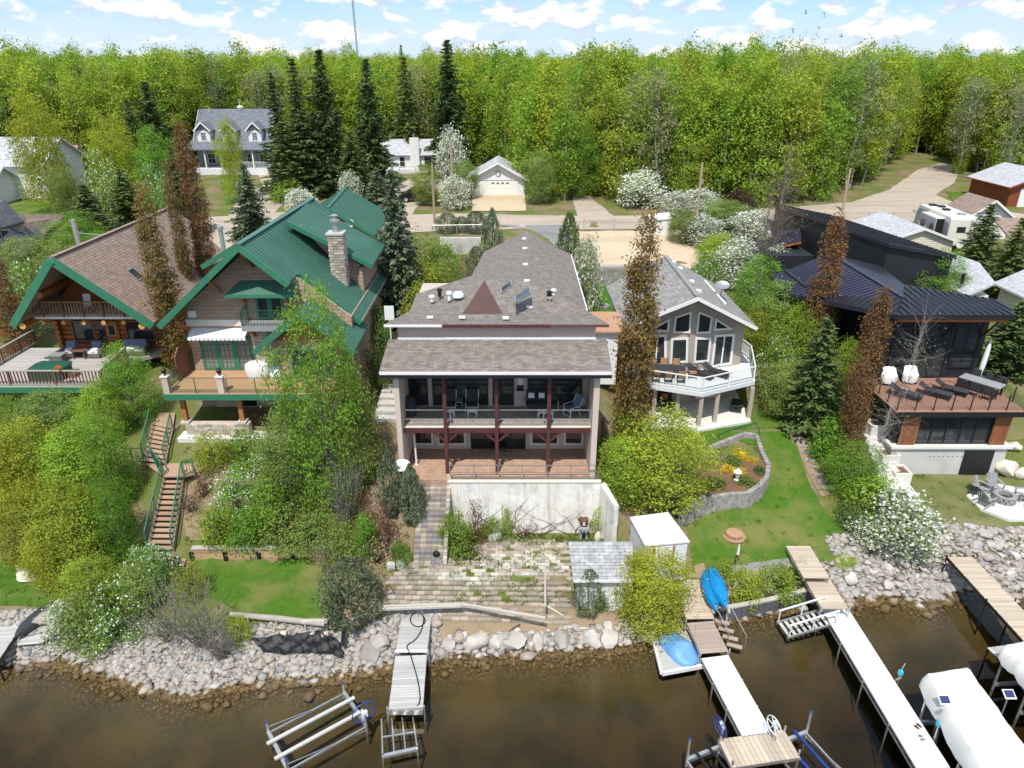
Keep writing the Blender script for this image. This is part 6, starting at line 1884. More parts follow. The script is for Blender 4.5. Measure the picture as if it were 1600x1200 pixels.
# ---------------------------------------------------------------- forest
def forest_front(x):
	return np.interp(x, [-400, -95, -72, -50, -46, -28, -24, -6, 0, 3, 6, 12, 14, 40, 44, 60, 66, 72, 400], [104, 102, 112, 112, 126, 126, 124, 122, 108, 92, 89, 92, 87.5, 88.5, 90, 104, 112, 104, 100])
LANE = [(-2, 130), (5.6, 117), (7.4, 104), (8.2, 96), (12.5, 84)]
ROADN = [(44, 92), (52, 98), (58, 106), (66, 118), (72, 132)]
def near_line(x, y, pts):
	m = 1e9
	for (a, b), (c, d) in zip(pts, pts[1:]):
		t = np.clip(((x - a) * (c - a) + (y - b) * (d - b)) / ((c - a) ** 2 + (d - b) ** 2), 0, 1)
		m = min(m, math.hypot(x - a - t * (c - a), y - b - t * (d - b)))
	return m
def forest():
	g = np.random.default_rng(99)
	src = bpy.data.collections.new('forest_source')
	for i, k in enumerate(('aspen_a', 'aspen_b', 'aspen_c', 'aspen_d', 'aspen_e', 'aspen_f', 'spruce_b', 'bare_t')):
		nme, tm, cm, _ = PROTO[k]
		v0 = np.empty(len(tm.vertices) * 3); tm.vertices.foreach_get('co', v0)
		v1 = np.empty(len(cm.vertices) * 3); cm.vertices.foreach_get('co', v1)
		f0 = np.empty(len(tm.loops), np.int32); tm.loops.foreach_get('vertex_index', f0)
		f1 = np.empty(len(cm.loops), np.int32); cm.loops.foreach_get('vertex_index', f1)
		me = fast_mesh('forest_tree', np.concatenate([v0, v1]).reshape(-1, 3), np.concatenate([f0, f1 + len(v0) // 3]), 4, tm.materials[0].name)
		me.materials.append(cm.materials[0])
		mi = np.zeros(len(me.polygons), np.int32); mi[len(f0) // 4:] = 1
		me.polygons.foreach_set('material_index', mi)
		o = bpy.data.objects.new('forest_source_%d' % i, me)
		src.objects.link(o)
	pts, edge = [], []
	y = 84.0
	while y < 900:
		step = 2.4 if y < 150 else (3.6 if y < 240 else (6.0 if y < 450 else 10.))
		hw = y * .80 + 14
		x = -hw
		while x < hw:
			a, b = x + g.uniform(-.5, .5) * step * .9, y + g.uniform(-.5, .5) * step * .9
			x += step
			d = b - forest_front(a)
			if d < 0 or near_line(a, b, LANE) < 2.2 + max(0, (b - 115)) * .03 or (b < 135 and near_line(a, b, ROADN) < 4.2): continue
			if d < 5.0 and abs(a) < b * .78: edge.append((a, b, d))
			else: pts.append((a, b))
		y += step
	edge.sort(key=lambda e: e[1])
	n_ind = 0
	for a, b, d in edge:
		if n_ind < 260:
			n_ind += 1
			k = str(g.choice(['aspen_c', 'aspen_e', 'aspen_b', 'aspen_a', 'aspen_d'], p=[.36, .18, .22, .14, .10] if d < 2.5 else [.2, .02, .34, .30, .14]))
			s = g.uniform(.85, 1.1)
			side = next(t for lim, t in ((-72, 'behind the far left white house'), (-50, 'left of the dormer house'), (-33, 'behind the dormer house'), (-22, 'behind the tall spruce row'), (-8, 'behind the white cottage'), (3, 'behind the white garage'),
										 (11, 'beside the gravel lane'), (20, 'behind the big flowering tree'), (30, 'behind the burgundy tree'), (46, 'along the road behind the black house'), (64, 'at the road fork'), (999, 'right of the road fork')) if a < lim)
			pale = {'aspen_c': 'bushy aspen leafed to the ground', 'aspen_e': 'short young aspen', 'aspen_b': 'slim aspen with pale trunk', 'aspen_a': 'tall aspen with bare lower trunk', 'aspen_d': 'sparse greyish aspen'}[k]
			plant(k, f'{pale} {side}', (a, b, hg(a, b) - .1), s, group=f'forest edge aspens {side}')
		else: pts.append((a, b))
	low = []
	for a, b, d in edge:
		for _ in range(2):
			q = (a + g.uniform(-1.5, 1.5), b + g.uniform(-1.6, 3))
			if near_line(*q, LANE) > 2.6 and near_line(*q, ROADN) > 4.4: low.append(q)
	nl = len(low)
	pts = pts + low
	P = np.array([(a, b, np.interp(b, GY, GZ[:, len(GX) // 2])) for a, b in pts])
	n = len(P)
	me = bpy.data.meshes.new('forest')
	me.vertices.add(n); me.vertices.foreach_set('co', P.astype(np.float32).ravel())
	sc = me.attributes.new('tsize', 'FLOAT', 'POINT'); sz = np.clip(g.normal(.93, .11, n), .66, 1.2); sz[n - nl:] = g.uniform(.2, .5, nl); sc.data.foreach_set('value', sz.astype(np.float32))
	ro = me.attributes.new('trot', 'FLOAT', 'POINT'); ro.data.foreach_set('value', g.uniform(0, 6.28, n).astype(np.float32))
	ix = me.attributes.new('tidx', 'INT', 'POINT'); ii = g.choice([0, 1, 2, 3, 5, 6, 7], n, p=[.26, .25, .22, .10, .115, .02, .035]); ii[n - nl:] = 4; ix.data.foreach_set('value', ii.astype(np.int32))
	o = link('forest', me, kind='stuff')
	o['label'] = 'dense bright green aspen forest reaching to the horizon'
	ng = bpy.data.node_groups.new('forest_nodes', 'GeometryNodeTree')
	ng.interface.new_socket('Geometry', in_out='INPUT', socket_type='NodeSocketGeometry')
	ng.interface.new_socket('Geometry', in_out='OUTPUT', socket_type='NodeSocketGeometry')
	N, L = ng.nodes, ng.links
	gi, go = N.new('NodeGroupInput'), N.new('NodeGroupOutput')
	iop = N.new('GeometryNodeInstanceOnPoints')
	ci = N.new('GeometryNodeCollectionInfo'); ci.inputs['Collection'].default_value = src
	ci.inputs['Separate Children'].default_value = True; ci.inputs['Reset Children'].default_value = True
	def attr(nm_, dt):
		a = N.new('GeometryNodeInputNamedAttribute'); a.data_type = dt; a.inputs['Name'].default_value = nm_; return a.outputs['Attribute']
	cx = N.new('ShaderNodeCombineXYZ'); L.new(attr('trot', 'FLOAT'), cx.inputs[2])
	e2r = N.new('FunctionNodeEulerToRotation'); L.new(cx.outputs[0], e2r.inputs[0])
	L.new(gi.outputs[0], iop.inputs['Points']); L.new(ci.outputs[0], iop.inputs['Instance'])
	iop.inputs['Pick Instance'].default_value = True
	L.new(attr('tidx', 'INT'), iop.inputs['Instance Index']); L.new(e2r.outputs[0], iop.inputs['Rotation']); L.new(attr('tsize', 'FLOAT'), iop.inputs['Scale'])
	L.new(iop.outputs[0], go.inputs[0])
	md = o.modifiers.new('forest', 'NODES'); md.node_group = ng
	print('forest', n, 'edge', n_ind)
forest()

# ---------------------------------------------------------------- single trees and shrubs
TP = tree_px
# columnar poplars
TP('poplar_a', 'tallest bronze columnar poplar, behind the ridge of the log house', (330, 470), 186, .78, 53, 312, cat='tree')
TP('poplar_b', 'shorter bronze columnar poplar touching the tallest one behind the log house', (300, 470), 250, .55, 51, 297)
TP('poplar_b', 'bronze columnar poplar between the log house roof and the green roof', (272, 545), 280, .82, 44.2, 232)
TP('poplar_b', 'large bronze columnar poplar between the centre house and the prow house', (985, 690), 326, 1.02, 37.2, 1000)
TP('poplar_a', 'bronze columnar poplar rising in front of the tall black rear block', (1262, 600), 330, .82, 45.5, 1282)
TP('poplar_a', 'bronze columnar poplar in front of the black house side wall', (1322, 722), 446, .74, 37.0, 1378)
TP('poplar_a', 'dark bronze columnar poplar at the left edge beside the log house deck', (22, 520), 392, .9, 47, 2)
TP('poplar_bare', 'nearly bare columnar poplar left of the black house lean-to', (1198, 480), 232, .8, 58, 1190)
TP('poplar_bare', 'second nearly bare columnar poplar behind the flowering hedge', (1180, 470), 290, .6, 57, 1178)
# spruces
TP('spruce_c', 'blue-green spruce between the green-roofed house and the stucco house', (628, 520), 264, 2.69, 51, 598)
TP('spruce_c', 'small blue spruce behind the green-roofed house at the gravel road', (398, 380), 256, 2.56, 66, 392)
TP('spruce_b', 'dark spruce behind the log house roof beside the tallest poplar', (290, 360), 228, 2.56, 72, 284)
TP('spruce_b', 'green spruce left of the log house chimney pipe', (150, 380), 288, 3.33, 66, 146)
TP('spruce_b', 'spruce between the yellow-green trees behind the log house', (205, 350), 262, 2.82, 74, 200)
TP('spruce_a', 'tall dark spruce at the left of the grey dormer house', (245, 230), 128, 3.84, 104, 243)
TP('spruce_b', 'shorter dark spruce beside the tall one left of the dormer house', (212, 230), 156, 3.07, 102, 211)
TP('spruce_d', 'leftmost thin-topped spruce of the tall row right of the dormer house', (446, 300), 112, 3.07, 97, 442)
TP('spruce_d', 'second tall spruce of the row right of the dormer house', (480, 306), 90, 3.58, 94, 478)
TP('spruce_a', 'third tall spruce of the row, with a bushy pointed top', (520, 304), 78, 3.71, 95, 515)
TP('spruce_a', 'dark spruce left of the white cottage', (586, 292), 92, 3.71, 100, 583)
TP('spruce_b', 'spruce directly behind the white cottage', (640, 262), 88, 3.84, 119, 644)
TP('spruce_a', 'tallest dark spruce right of the white cottage', (705, 268), 62, 4.22, 110, 702)
TP('spruce_b', 'low spruce in front of the tall spruce row', (555, 300), 205, 3.33, 92, 553)
TP('spruce_b', 'broad lower spruce at the foot of the tall spruce row', (455, 310), 190, 3.84, 92, 452)
TP('spruce_b', 'far spruce poking above the forest skyline', (630, 140), 70, 2.56, 210, 628)
TP('spruce_a', 'big dark spruce at the far left edge behind the white house', (-8, 240), 120, 5.12, 112, -8)
TP('spruce_b', 'spruce at the left edge of the forest clearing', (30, 230), 150, 3.84, 110, 28)
TP('spruce_b', 'spruce behind the right end of the black house', (1560, 480), 340, 2.43, 55, 1562)
TP('spruce_b', 'full green spruce at the right side of the black house deck', (1556, 620), 470, 2.82, 44.5, 1558)
TP('spruce_b', 'spruce in front of the brown-roofed shed by the trailer', (1520, 430), 318, 2.56, 60, 1522)
TP('spruce_b', 'green spruce below the bronze poplar in the hedge by the lawn', (1262, 668), 496, 2.43, 40.5, 1288)
TP('spruce_c', 'small young spruce at the drive of the white cottage', (592, 330), 262, 2.05, 88, 588)
# broad-leaved trees at the back
TP('leafy_y', 'big yellow-green tree in front of the far left white house', (88, 335), 140, 2.9, 84, 76)
TP('leafy_y', 'slim yellow-green tree right of the big yellow-green one', (192, 330), 172, 2.6, 86, 190)
TP('leafy_a', 'bright green round tree below the dark spruces at the left', (255, 320), 196, 2.4, 86, 252)
TP('leafy_y', 'thin tree standing in front of the grey dormer house', (372, 312), 178, 1.6, 90, 352)
TP('leafy_b', 'green tree beside the flowering shrubs behind the log house', (112, 350), 262, 1.7, 80, 114)
TP('leafy_a', 'low bright green tree beside the log house ridge', (130, 410), 330, 2.4, 60, 125)
TP('leafy_b', 'green bush tree left of the log house roof', (62, 470), 372, 2.6, 54, 58)
TP('blossom_b', 'flowering shrub tree at the left eave of the log house', (44, 500), 420, 1.6, 50, 45)
TP('leafy_a', 'round green tree in front of the pale grey roof at right', (1462, 470), 390, 1.9, 52, 1462)
TP('leafy_b', 'green tree left of the lane beside the white garage', (842, 332), 236, 2.0, 89, 840)
TP('leafy_a', 'bright tree in the corner of the gravel lane', (905, 330), 186, 2.6, 93, 905)
TP('bare_t', 'tall bare-branched grey tree at the forest edge left of centre right', (1290, 270), 96, 2.4, 100, 1282)
TP('bare_t', 'tall grey leafless tree over the forest edge by the bare poplars', (1212, 290), 66, 1.8, 98, 1212)
TP('bare_t', 'bare pale-trunked tree right of the road fork', (1562, 300), 110, 2.6, 100, 1572)
TP('blossom_t', 'white flowering tree left of the white garage', (706, 290), 204, 1.9, 104, 705)
TP('blossom_t', 'white flowering bush by the utility pole left of the garage', (712, 336), 276, 1.7, 86, 710)
TP('leafy_b', 'green bush hiding the front of the black car', (668, 330), 258, 1.7, 88, 668)
TP('leafy_b', 'olive bush left of the white garage wall', (728, 320), 250, 1.6, 92, 728)
TP('shrub_g', 'rounded green shrub on the sandy mound right of the dormer house', (452, 312), 276, 1.8, 90, 452)
TP('blossom_t', 'white flowering shrub behind the green garage roof', (470, 330), 296, 1.6, 84, 470)
TP('blossom_t', 'white flowering shrub in front of the tall spruce row', (548, 312), 270, 1.3, 90, 548)
TP('blossom_b', 'white-flecked shrub beside the yellow-green trees behind the log house', (170, 330), 240, 2.0, 82, 168)
TP('blossom_b', 'white-flecked shrub between the log house spruces', (248, 330), 262, 1.8, 80, 250)
# flowering hedge between sand yard and black house
for k, (px, py, top, w, y, key, lab) in enumerate((
	(1000, 340, 268, 2.5, 87, 'blossom_t', 'big white flowering tree across the road from the sand yard'),
	(1052, 350, 300, 1.6, 80, 'blossom_t', 'white flowering bush right of the white storage locker'),
	(1062, 386, 326, 1.4, 71, 'leafy_b', 'green bush behind the white storage locker'),
	(1088, 352, 296, 2.0, 82, 'blossom_t', 'white flowering bush at the wooden pole'),
	(1092, 395, 338, 2.0, 71, 'blossom_t', 'white flowering bush at the right corner of the sand yard'),
	(1128, 370, 312, 2.2, 76, 'leafy_b', 'green shrub between the flowering bushes by the road'),
	(1150, 350, 296, 2.0, 84, 'shrub_b', 'dark burgundy tree behind the flowering hedge'),
	(1172, 390, 330, 2.0, 72, 'blossom_t', 'white flowering bush left of the bare poplars'),
	(1118, 430, 364, 2.0, 63, 'leafy_g', 'yellow-green shrub at the edge of the sand yard'),
	(1150, 455, 374, 1.9, 60, 'blossom_t', 'white flowering bush behind the prow house roof'),
	(1100, 450, 400, 1.6, 58, 'blossom_b', 'flowering shrub touching the prow house ridge'),
	(1205, 470, 388, 1.7, 58, 'blossom_t', 'white flowering bush against the black lean-to'),
	(1180, 500, 400, 2.0, 54, 'leafy_a', 'green tree beside the satellite dish of the prow house'),
	(1212, 540, 440, 1.9, 49, 'leafy_b', 'green tree between the prow house and the black house'),
	(1180, 560, 470, 1.5, 48.5, 'leafy_g', 'olive shrub at the right eave of the prow house'),
	(1235, 580, 476, 1.9, 46, 'leafy_g', 'yellow-green tree in the hedge left of the black house'),
	(1210, 600, 530, 1.4, 44.5, 'blossom_b', 'flowering shrub in the hedge right of the white deck'),
	(1222, 640, 566, 1.5, 42, 'leafy_b', 'green shrub at the top corner of the lawn'),
	(1310, 620, 532, 1.2, 42, 'leafy_g', 'bright green bush between the two bronze poplars'),
	(1300, 660, 600, 1.2, 40.3, 'shrub_g', 'green hedge bush beside the gravel strip'),
	(1302, 716, 650, 1.3, 37.6, 'shrub_g', 'dense green bush at the middle of the hedge along the lawn'),
	(1325, 770, 690, 1.5, 35.4, 'leafy_a', 'bright green hedge bush left of the concrete stairs'),
	(1348, 812, 740, 1.4, 33.9, 'shrub_y', 'olive bush at the lower end of the hedge by the stairs'),
	(1330, 846, 790, 1.1, 32.6, 'shrub_d', 'dark green bush at the bottom of the hedge'),
	)):
	TP(key, lab, (px, py), top, w, y, cat='tree' if key[:4] in ('leaf', 'blos') and w > 1.7 else 'shrub')
TP('cedar', 'dense conical cedar at the back right corner of the stucco house', (888, 402), 332, 1.15, 62)
TP('blossom_a', 'white flowering bush beside the conical cedar', (912, 440), 376, 1.5, 57, cat='shrub')
TP('blossom_a', 'large white flowering bush on the rocky shore below the black house lawn', (1392, 905), 782, 2.0, 31.4, cat='shrub')
TP('blossom_a', 'smaller white flowering bush beside the large one on the rocky shore', (1345, 880), 812, 1.2, 31.9, cat='shrub')
TP('shrub_y', 'low green bush at the foot of the shore hedge beside the right wooden dock', (1310, 900), 868, .7, 30.6, cat='shrub')
TP('twig_tree', 'thin white leafless young tree in the planter by the glass room', (1392, 706), 500, .8, 38.3, 1404)
TP('twig_tree', 'thin white leafless young tree beside the garden stairs landing', (1358, 775), 620, .8, 35.2, 1372)
# foreground right
TP('leafy_g', 'big round green bush tree in front of the prow house patio', (1022, 812), 645, 2.45, 33.6, 1032)
TP('leafy_g', 'smaller green tree merging into the big round bush by the right wing wall', (965, 800), 690, 1.5, 33.2, cat='tree')
TP('bare_b', 'grey twiggy shrub inside the big round bush', (1052, 800), 700, .9, 33.0, cat='shrub')
TP('leafy_y', 'yellow-green tree leaning over the water beside the covered boat', (1012, 1002), 862, 1.75, 26.6, 1016)
TP('leafy_y', 'small yellow-green tree beside the grey shed roof', (985, 975), 868, .9, 27.8, 985)
TP('juniper_m', 'round grey-green juniper bush at the left end of the paver terrace', (555, 990), 876, 1.45, 26.4, cat='shrub')
TP('juniper_m', 'round grey-green juniper bush in front of the grey shed', (918, 962), 892, .8, 27.1, cat='shrub')
TP('juniper', 'left one of two blue-green cone junipers beside the paver stairs', (612, 790), 702, .75, 31.3, cat='shrub')
TP('juniper', 'right one of two blue-green cone junipers beside the paver stairs', (645, 802), 724, .7, 30.9, cat='shrub')
for px, py, top, w, key, lab in ((1160, 938, 888, .9, 'shrub_y', 'left green bush on the lake wall between the docks'), (1212, 932, 884, 1.05, 'shrub_y', 'right green bush on the lake wall between the docks'),
							(1247, 905, 876, .5, 'shrub_m', 'small bush at the left edge of the right wooden dock'), (1130, 905, 872, .5, 'shrub_y', 'low bush behind the blue kayaks'),
							(742, 840, 782, 1.0, 'shrub_r', 'red-twigged bush against the white retaining wall'), (712, 862, 800, .8, 'shrub_g', 'green bush at the left end of the white retaining wall'),
							(768, 838, 806, .6, 'shrub_g', 'small green bush right of the red-twigged bush'), (818, 838, 806, .75, 'dry', 'brown rounded dry bush at the foot of the retaining wall'),
							(793, 828, 790, .4, 'shrub_y', 'thin green climbing bush on the retaining wall'), (935, 836, 786, .5, 'shrub_y', 'pale climbing bush at the right end of the retaining wall'),
							(722, 868, 838, .45, 'tuft', 'green tuft beside the foot of the paver stairs'), (628, 878, 846, .5, 'shrub_g', 'green weed bush left of the foot of the paver stairs'),
							(604, 850, 790, .9, 'shrub_r', 'reddish dry bush below the cone junipers'), (590, 880, 830, .7, 'dry', 'dry brown bush left of the paver stairs'),
							(572, 830, 770, .7, 'shrub_r', 'thin reddish bush at the edge of the dark slope'), (938, 948, 920, .4, 'shrub_g', 'tiny green bush under the shed juniper')):
	TP(key, lab, (px, py), top, w, cat='shrub')
# slope under the green-roofed house
TP('leafy_a', 'tall bright green tree in front of the green-roofed house wing', (522, 800), 442, 1.95, None, 512)
TP('leafy_b', 'lower green tree beside the tall bright one', (562, 760), 572, 1.35, None, 566)
TP('leafy_b', 'green bush tree at the foot of the tall bright tree', (462, 790), 640, 1.4, None, 458)
TP('bare_b', 'grey leafless bush in the middle of the green slope', (545, 830), 665, 1.3, cat='shrub')
TP('bare_b', 'second grey leafless bush right of the tall bright tree', (530, 800), 690, 1.0, cat='shrub')
for px, py, top, w, key, lab in ((335, 728, 676, .95, 'shrub_y', 'bright bush beside the upper end of the wooden stairs'), (390, 724, 672, 1.1, 'shrub_g', 'green bush below the tan deck'), (425, 745, 690, 1.0, 'blossom_b', 'flowering bush below the stone terrace wall'),
							(372, 800, 735, 1.2, 'blossom_b', 'flowering bush in the middle of the slope'), (430, 820, 745, 1.3, 'shrub_g', 'round green bush right of the slope middle'), (345, 846, 792, 1.0, 'shrub_y', 'green bush above the left end of the timber wall'),
							(395, 846, 796, 1.1, 'shrub_g', 'green bush above the middle of the timber wall'), (445, 846, 790, 1.2, 'shrub_m', 'green bush above the right of the timber wall'), (470, 780, 720, 1.2, 'blossom_a', 'white flowering bush near the tall bright tree'),
							(490, 850, 800, 1.0, 'shrub_m', 'olive bush at the right end of the timber wall'), (320, 775, 735, .7, 'shrub_r', 'red-leaved low bush right of the wooden stairs'), (300, 800, 770, .6, 'dry', 'dry grass clump beside the lower stairs'),
							(540, 880, 810, .9, 'shrub_m', 'olive bush behind the big juniper'), (515, 895, 830, .7, 'bare', 'thin bush left of the big juniper'), (575, 870, 800, .6, 'shrub_g', 'green bush right of the timber wall end'),
							(440, 690, 655, .8, 'shrub_m', 'bush against the terrace slab'), (500, 700, 640, 1.1, 'shrub_g', 'green bush under the tan deck at right')):
	TP(key, lab, (px, py), top, w, cat='shrub')
# left mass of trees below the log house
for px, py, top, w, key, lab in ((212, 660, 534, 1.35, 'leafy_a', 'bright green tree at the right corner of the log house deck'), (165, 690, 596, 1.2, 'leafy_g', 'olive tree in front of the log house deck railing'), (90, 690, 612, 1.7, 'leafy_b', 'green tree below the log house deck'),
							(20, 690, 622, 1.7, 'leafy_a', 'green tree at the left edge under the log house deck'), (180, 790, 640, 1.35, 'leafy_a', 'bright green tree left of the wooden stairs'), (140, 790, 660, 1.9, 'leafy_g', 'yellow-green tree in the middle of the left slope'),
							(70, 790, 650, 2.0, 'leafy_y', 'yellow tree on the left slope'), (10, 800, 668, 1.8, 'leafy_y', 'yellow tree at the left picture edge'), (192, 880, 740, 1.05, 'leafy_a', 'green tree at the foot of the wooden stairs'),
							(130, 890, 756, 1.8, 'leafy_g', 'yellow-green tree above the left shore'), (50, 872, 760, 1.6, 'leafy_y', 'yellow bush tree above the far left lawn'), (90, 910, 820, 1.2, 'leafy_y', 'low yellow tree beside the concrete ring'),
							(160, 960, 872, 1.4, 'leafy_g', 'green tree on the left shore'), (222, 950, 886, 1.1, 'leafy_b', 'olive tree on the shore below the stairs')):
	TP(key, lab, (px, py), top, w)
for px, py, top, w, key, lab in ((240, 925, 855, 1.2, 'blossom_b', 'flowering bush on the shore below the stairs'), (190, 990, 920, 1.3, 'blossom_b', 'flowering bush above the left rocks'), (110, 992, 940, 1.0, 'blossom_a', 'white flowering bush beside the left wooden ramp'),
							(320, 1010, 880, 1.5, 'bare', 'grey twiggy bush on the shore left of the black sheet'), (270, 1000, 895, 1.4, 'bare', 'tangled grey bush on the left rocks'), (350, 1030, 960, 1.0, 'bare_b', 'bare grey bush overhanging the water'),
							(150, 1000, 930, 1.2, 'shrub_m', 'olive bush above the left rocks'), (300, 930, 880, .8, 'shrub_y', 'green bush at the left end of the lawn'), (375, 1000, 962, .6, 'shrub_y', 'small green bush at the end of the driftwood log')):
	TP(key, lab, (px, py), top, w, cat='shrub')
# between the houses, behind
for px, py, top, w, y, key, lab in ((660, 430, 372, 1.6, 57, 'shrub_m', 'reddish olive shrub beside the blue-green spruce'), (690, 432, 378, 1.5, 58, 'shrub_g', 'green shrub in the garden behind the stucco house'), (672, 470, 405, 1.6, 52, 'shrub_y', 'yellow-green shrub right of the blue-green spruce'),
							   (700, 470, 412, 1.3, 53, 'leafy_b', 'olive shrub at the garden path behind the stucco house'), (655, 490, 440, 1.2, 49, 'shrub_y', 'yellow shrub at the left corner of the stucco house roof'), (715, 420, 386, .9, 60, 'shrub_r', 'brown-red shrub at the garden steps'),
							   (770, 418, 326, 1.1, 59, 'juniper', 'tall grey-green juniper beside the stucco house roof'), (745, 440, 385, 1.0, 56, 'juniper_m', 'spreading juniper at the left eave of the stucco house'), (745, 372, 330, 1.3, 74, 'juniper_m', 'right juniper of the hedge by the road'),
							   (700, 374, 332, 1.3, 74, 'juniper_m', 'left juniper of the hedge by the road'), (722, 374, 338, 1.0, 74.5, 'juniper_m', 'middle juniper of the hedge by the road'), (588, 520, 470, .9, 46, 'shrub_d', 'dark shrub between the two houses'),
							   (605, 560, 500, .9, 42, 'shrub_d', 'dark shrub at the left wing wall'), (800, 420, 412, .3, 60, 'tuft', 'small tuft behind the stucco roof'), (975, 690, 640, .8, 36.8, 'shrub_y', 'small bush at the foot of the large poplar'),
							   (1390, 420, 402, .6, 63, 'shrub_d', 'small round bush in front of the cream garage'), (1505, 420, 398, .7, 62, 'dry', 'dry bush beside the trailer')):
	TP(key, lab, (px, py), top, w, y, cat='shrub')
# rock garden
for k, (px, py, key, w, hh, lab) in enumerate(((1157, 712, 'flower', .55, .5, 'upper yellow flower clump in the stone-edged bed'), (1140, 735, 'flower', .5, .4, 'left yellow flower clump in the stone-edged bed'), (1155, 738, 'flower', .45, .4, 'lower yellow flower clump in the stone-edged bed'), (1175, 720, 'flower', .35, .35, 'small yellow flower clump at the right of the stone-edged bed'),
						  (1120, 720, 'dry', .7, .6, 'brown dry plant in the stone-edged bed'), (1118, 755, 'tuft', .4, .4, 'green plant at the front of the stone-edged bed'), (1147, 722, 'tuft', .4, .35, 'green plant between the yellow flowers'), (1168, 752, 'tuft', .35, .3, 'green plant beside the stone lantern'), (1187, 735, 'shrub_d', .35, .35, 'dark little shrub at the right rim of the bed'), (1110, 705, 'tuft', .4, .35, 'green plant at the back of the stone-edged bed'), (1180, 705, 'shrub_r', .3, .35, 'small red plant at the top of the bed'))):
	q = PZ(px, py, 3.05); n = NOM[key]
	plant(key, lab, (q.x, q.y, 2.95), hh / n[0], None, w / n[1], cat='plant')
# countless small weeds and grasses on the slopes
def weeds():
	g = np.random.default_rng(5)
	P = []
	for px0, px1, py0, py1, n in ((700, 950, 842, 946, 170), (560, 1000, 950, 1000, 130), (560, 660, 750, 900, 110), (285, 440, 700, 850, 160), (960, 1010, 650, 800, 90), (0, 260, 880, 1000, 120), (1100, 1320, 690, 900, 60), (1380, 1600, 745, 850, 60), (700, 945, 836, 850, 90)):
		for _ in range(n):
			q = G(g.uniform(px0, px1), g.uniform(py0, py1))
			if q.z > .9 and not (-5.2 < q.x < -3.2 and q.y > 29.2) and not (-3.3 < q.x < 4.8 and q.y > 31.8): P.append(q)
	cs = []
	for q in P:
		m = 14
		c = np.array(q) + np.stack([g.normal(size=m) * .1, g.normal(size=m) * .1, g.uniform(.02, .16, m)], 1)
		cs.append(c)
	cs = np.concatenate(cs)
	d = np.tile(np.array([0, 0, 1.]), (len(cs), 1))
	me = cards_mesh('weeds', leaf_cards(cs, .07, .3, 0, d, g), 'grass_blade')
	link('weeds', me, kind='stuff')
weeds()
# ---------------------------------------------------------------- shore rocks
def rock_mesh(seed, mat):
	g = np.random.default_rng(seed)
	bm = bmesh.new()
	bmesh.ops.create_icosphere(bm, subdivisions=2, radius=1)
	k = g.normal(size=(5, 3)); k /= np.linalg.norm(k, axis=1)[:, None]
	for v in bm.verts:
		c = np.array(v.co)
		s = 1.0
		for q in k:
			d = c @ q
			if d > .62: s = min(s, .62 / d * 1.0 + .0)
		s *= 1 + .07 * math.sin(c[0] * 4 + seed) * math.sin(c[1] * 5) + .05 * g.normal() * .4
		v.co = V(c * s)
	me = bpy.data.meshes.new('rock'); bm.to_mesh(me); bm.free()
	me.materials.append(MAT[mat]); me.shade_smooth(); me.set_sharp_from_angle(angle=R(35))
	return me
ROCKS = [rock_mesh(s, 'boulder') for s in range(5)]
WROCKS = [rock_mesh(s + 20, 'white_boulder') for s in range(2)]
SMALL = []
def small_rock(seed):
	g = np.random.default_rng(seed)
	bm = bmesh.new(); bmesh.ops.create_icosphere(bm, subdivisions=1, radius=1)
	v = np.array([x.co for x in bm.verts]) * (1 + g.normal(size=(len(bm.verts), 1)) * .2)
	f = np.array([[x.index for x in p.verts] for p in bm.faces]); bm.free()
	return v, f
SMALL = [small_rock(s) for s in range(8)]
def boulder(loc, s, label, group, rz=None, mesh=None, squash=.72):
	o = link('boulder', mesh or random.choice(ROCKS), None, label=label, cat='rock', group=group)
	o.location = loc
	o.rotation_euler = (random.uniform(-.3, .3), random.uniform(-.3, .3), random.uniform(0, 6.28) if rz is None else rz)
	o.scale = (s * random.uniform(.9, 1.3), s * random.uniform(.8, 1.1), s * squash * random.uniform(.85, 1.15))
	return o
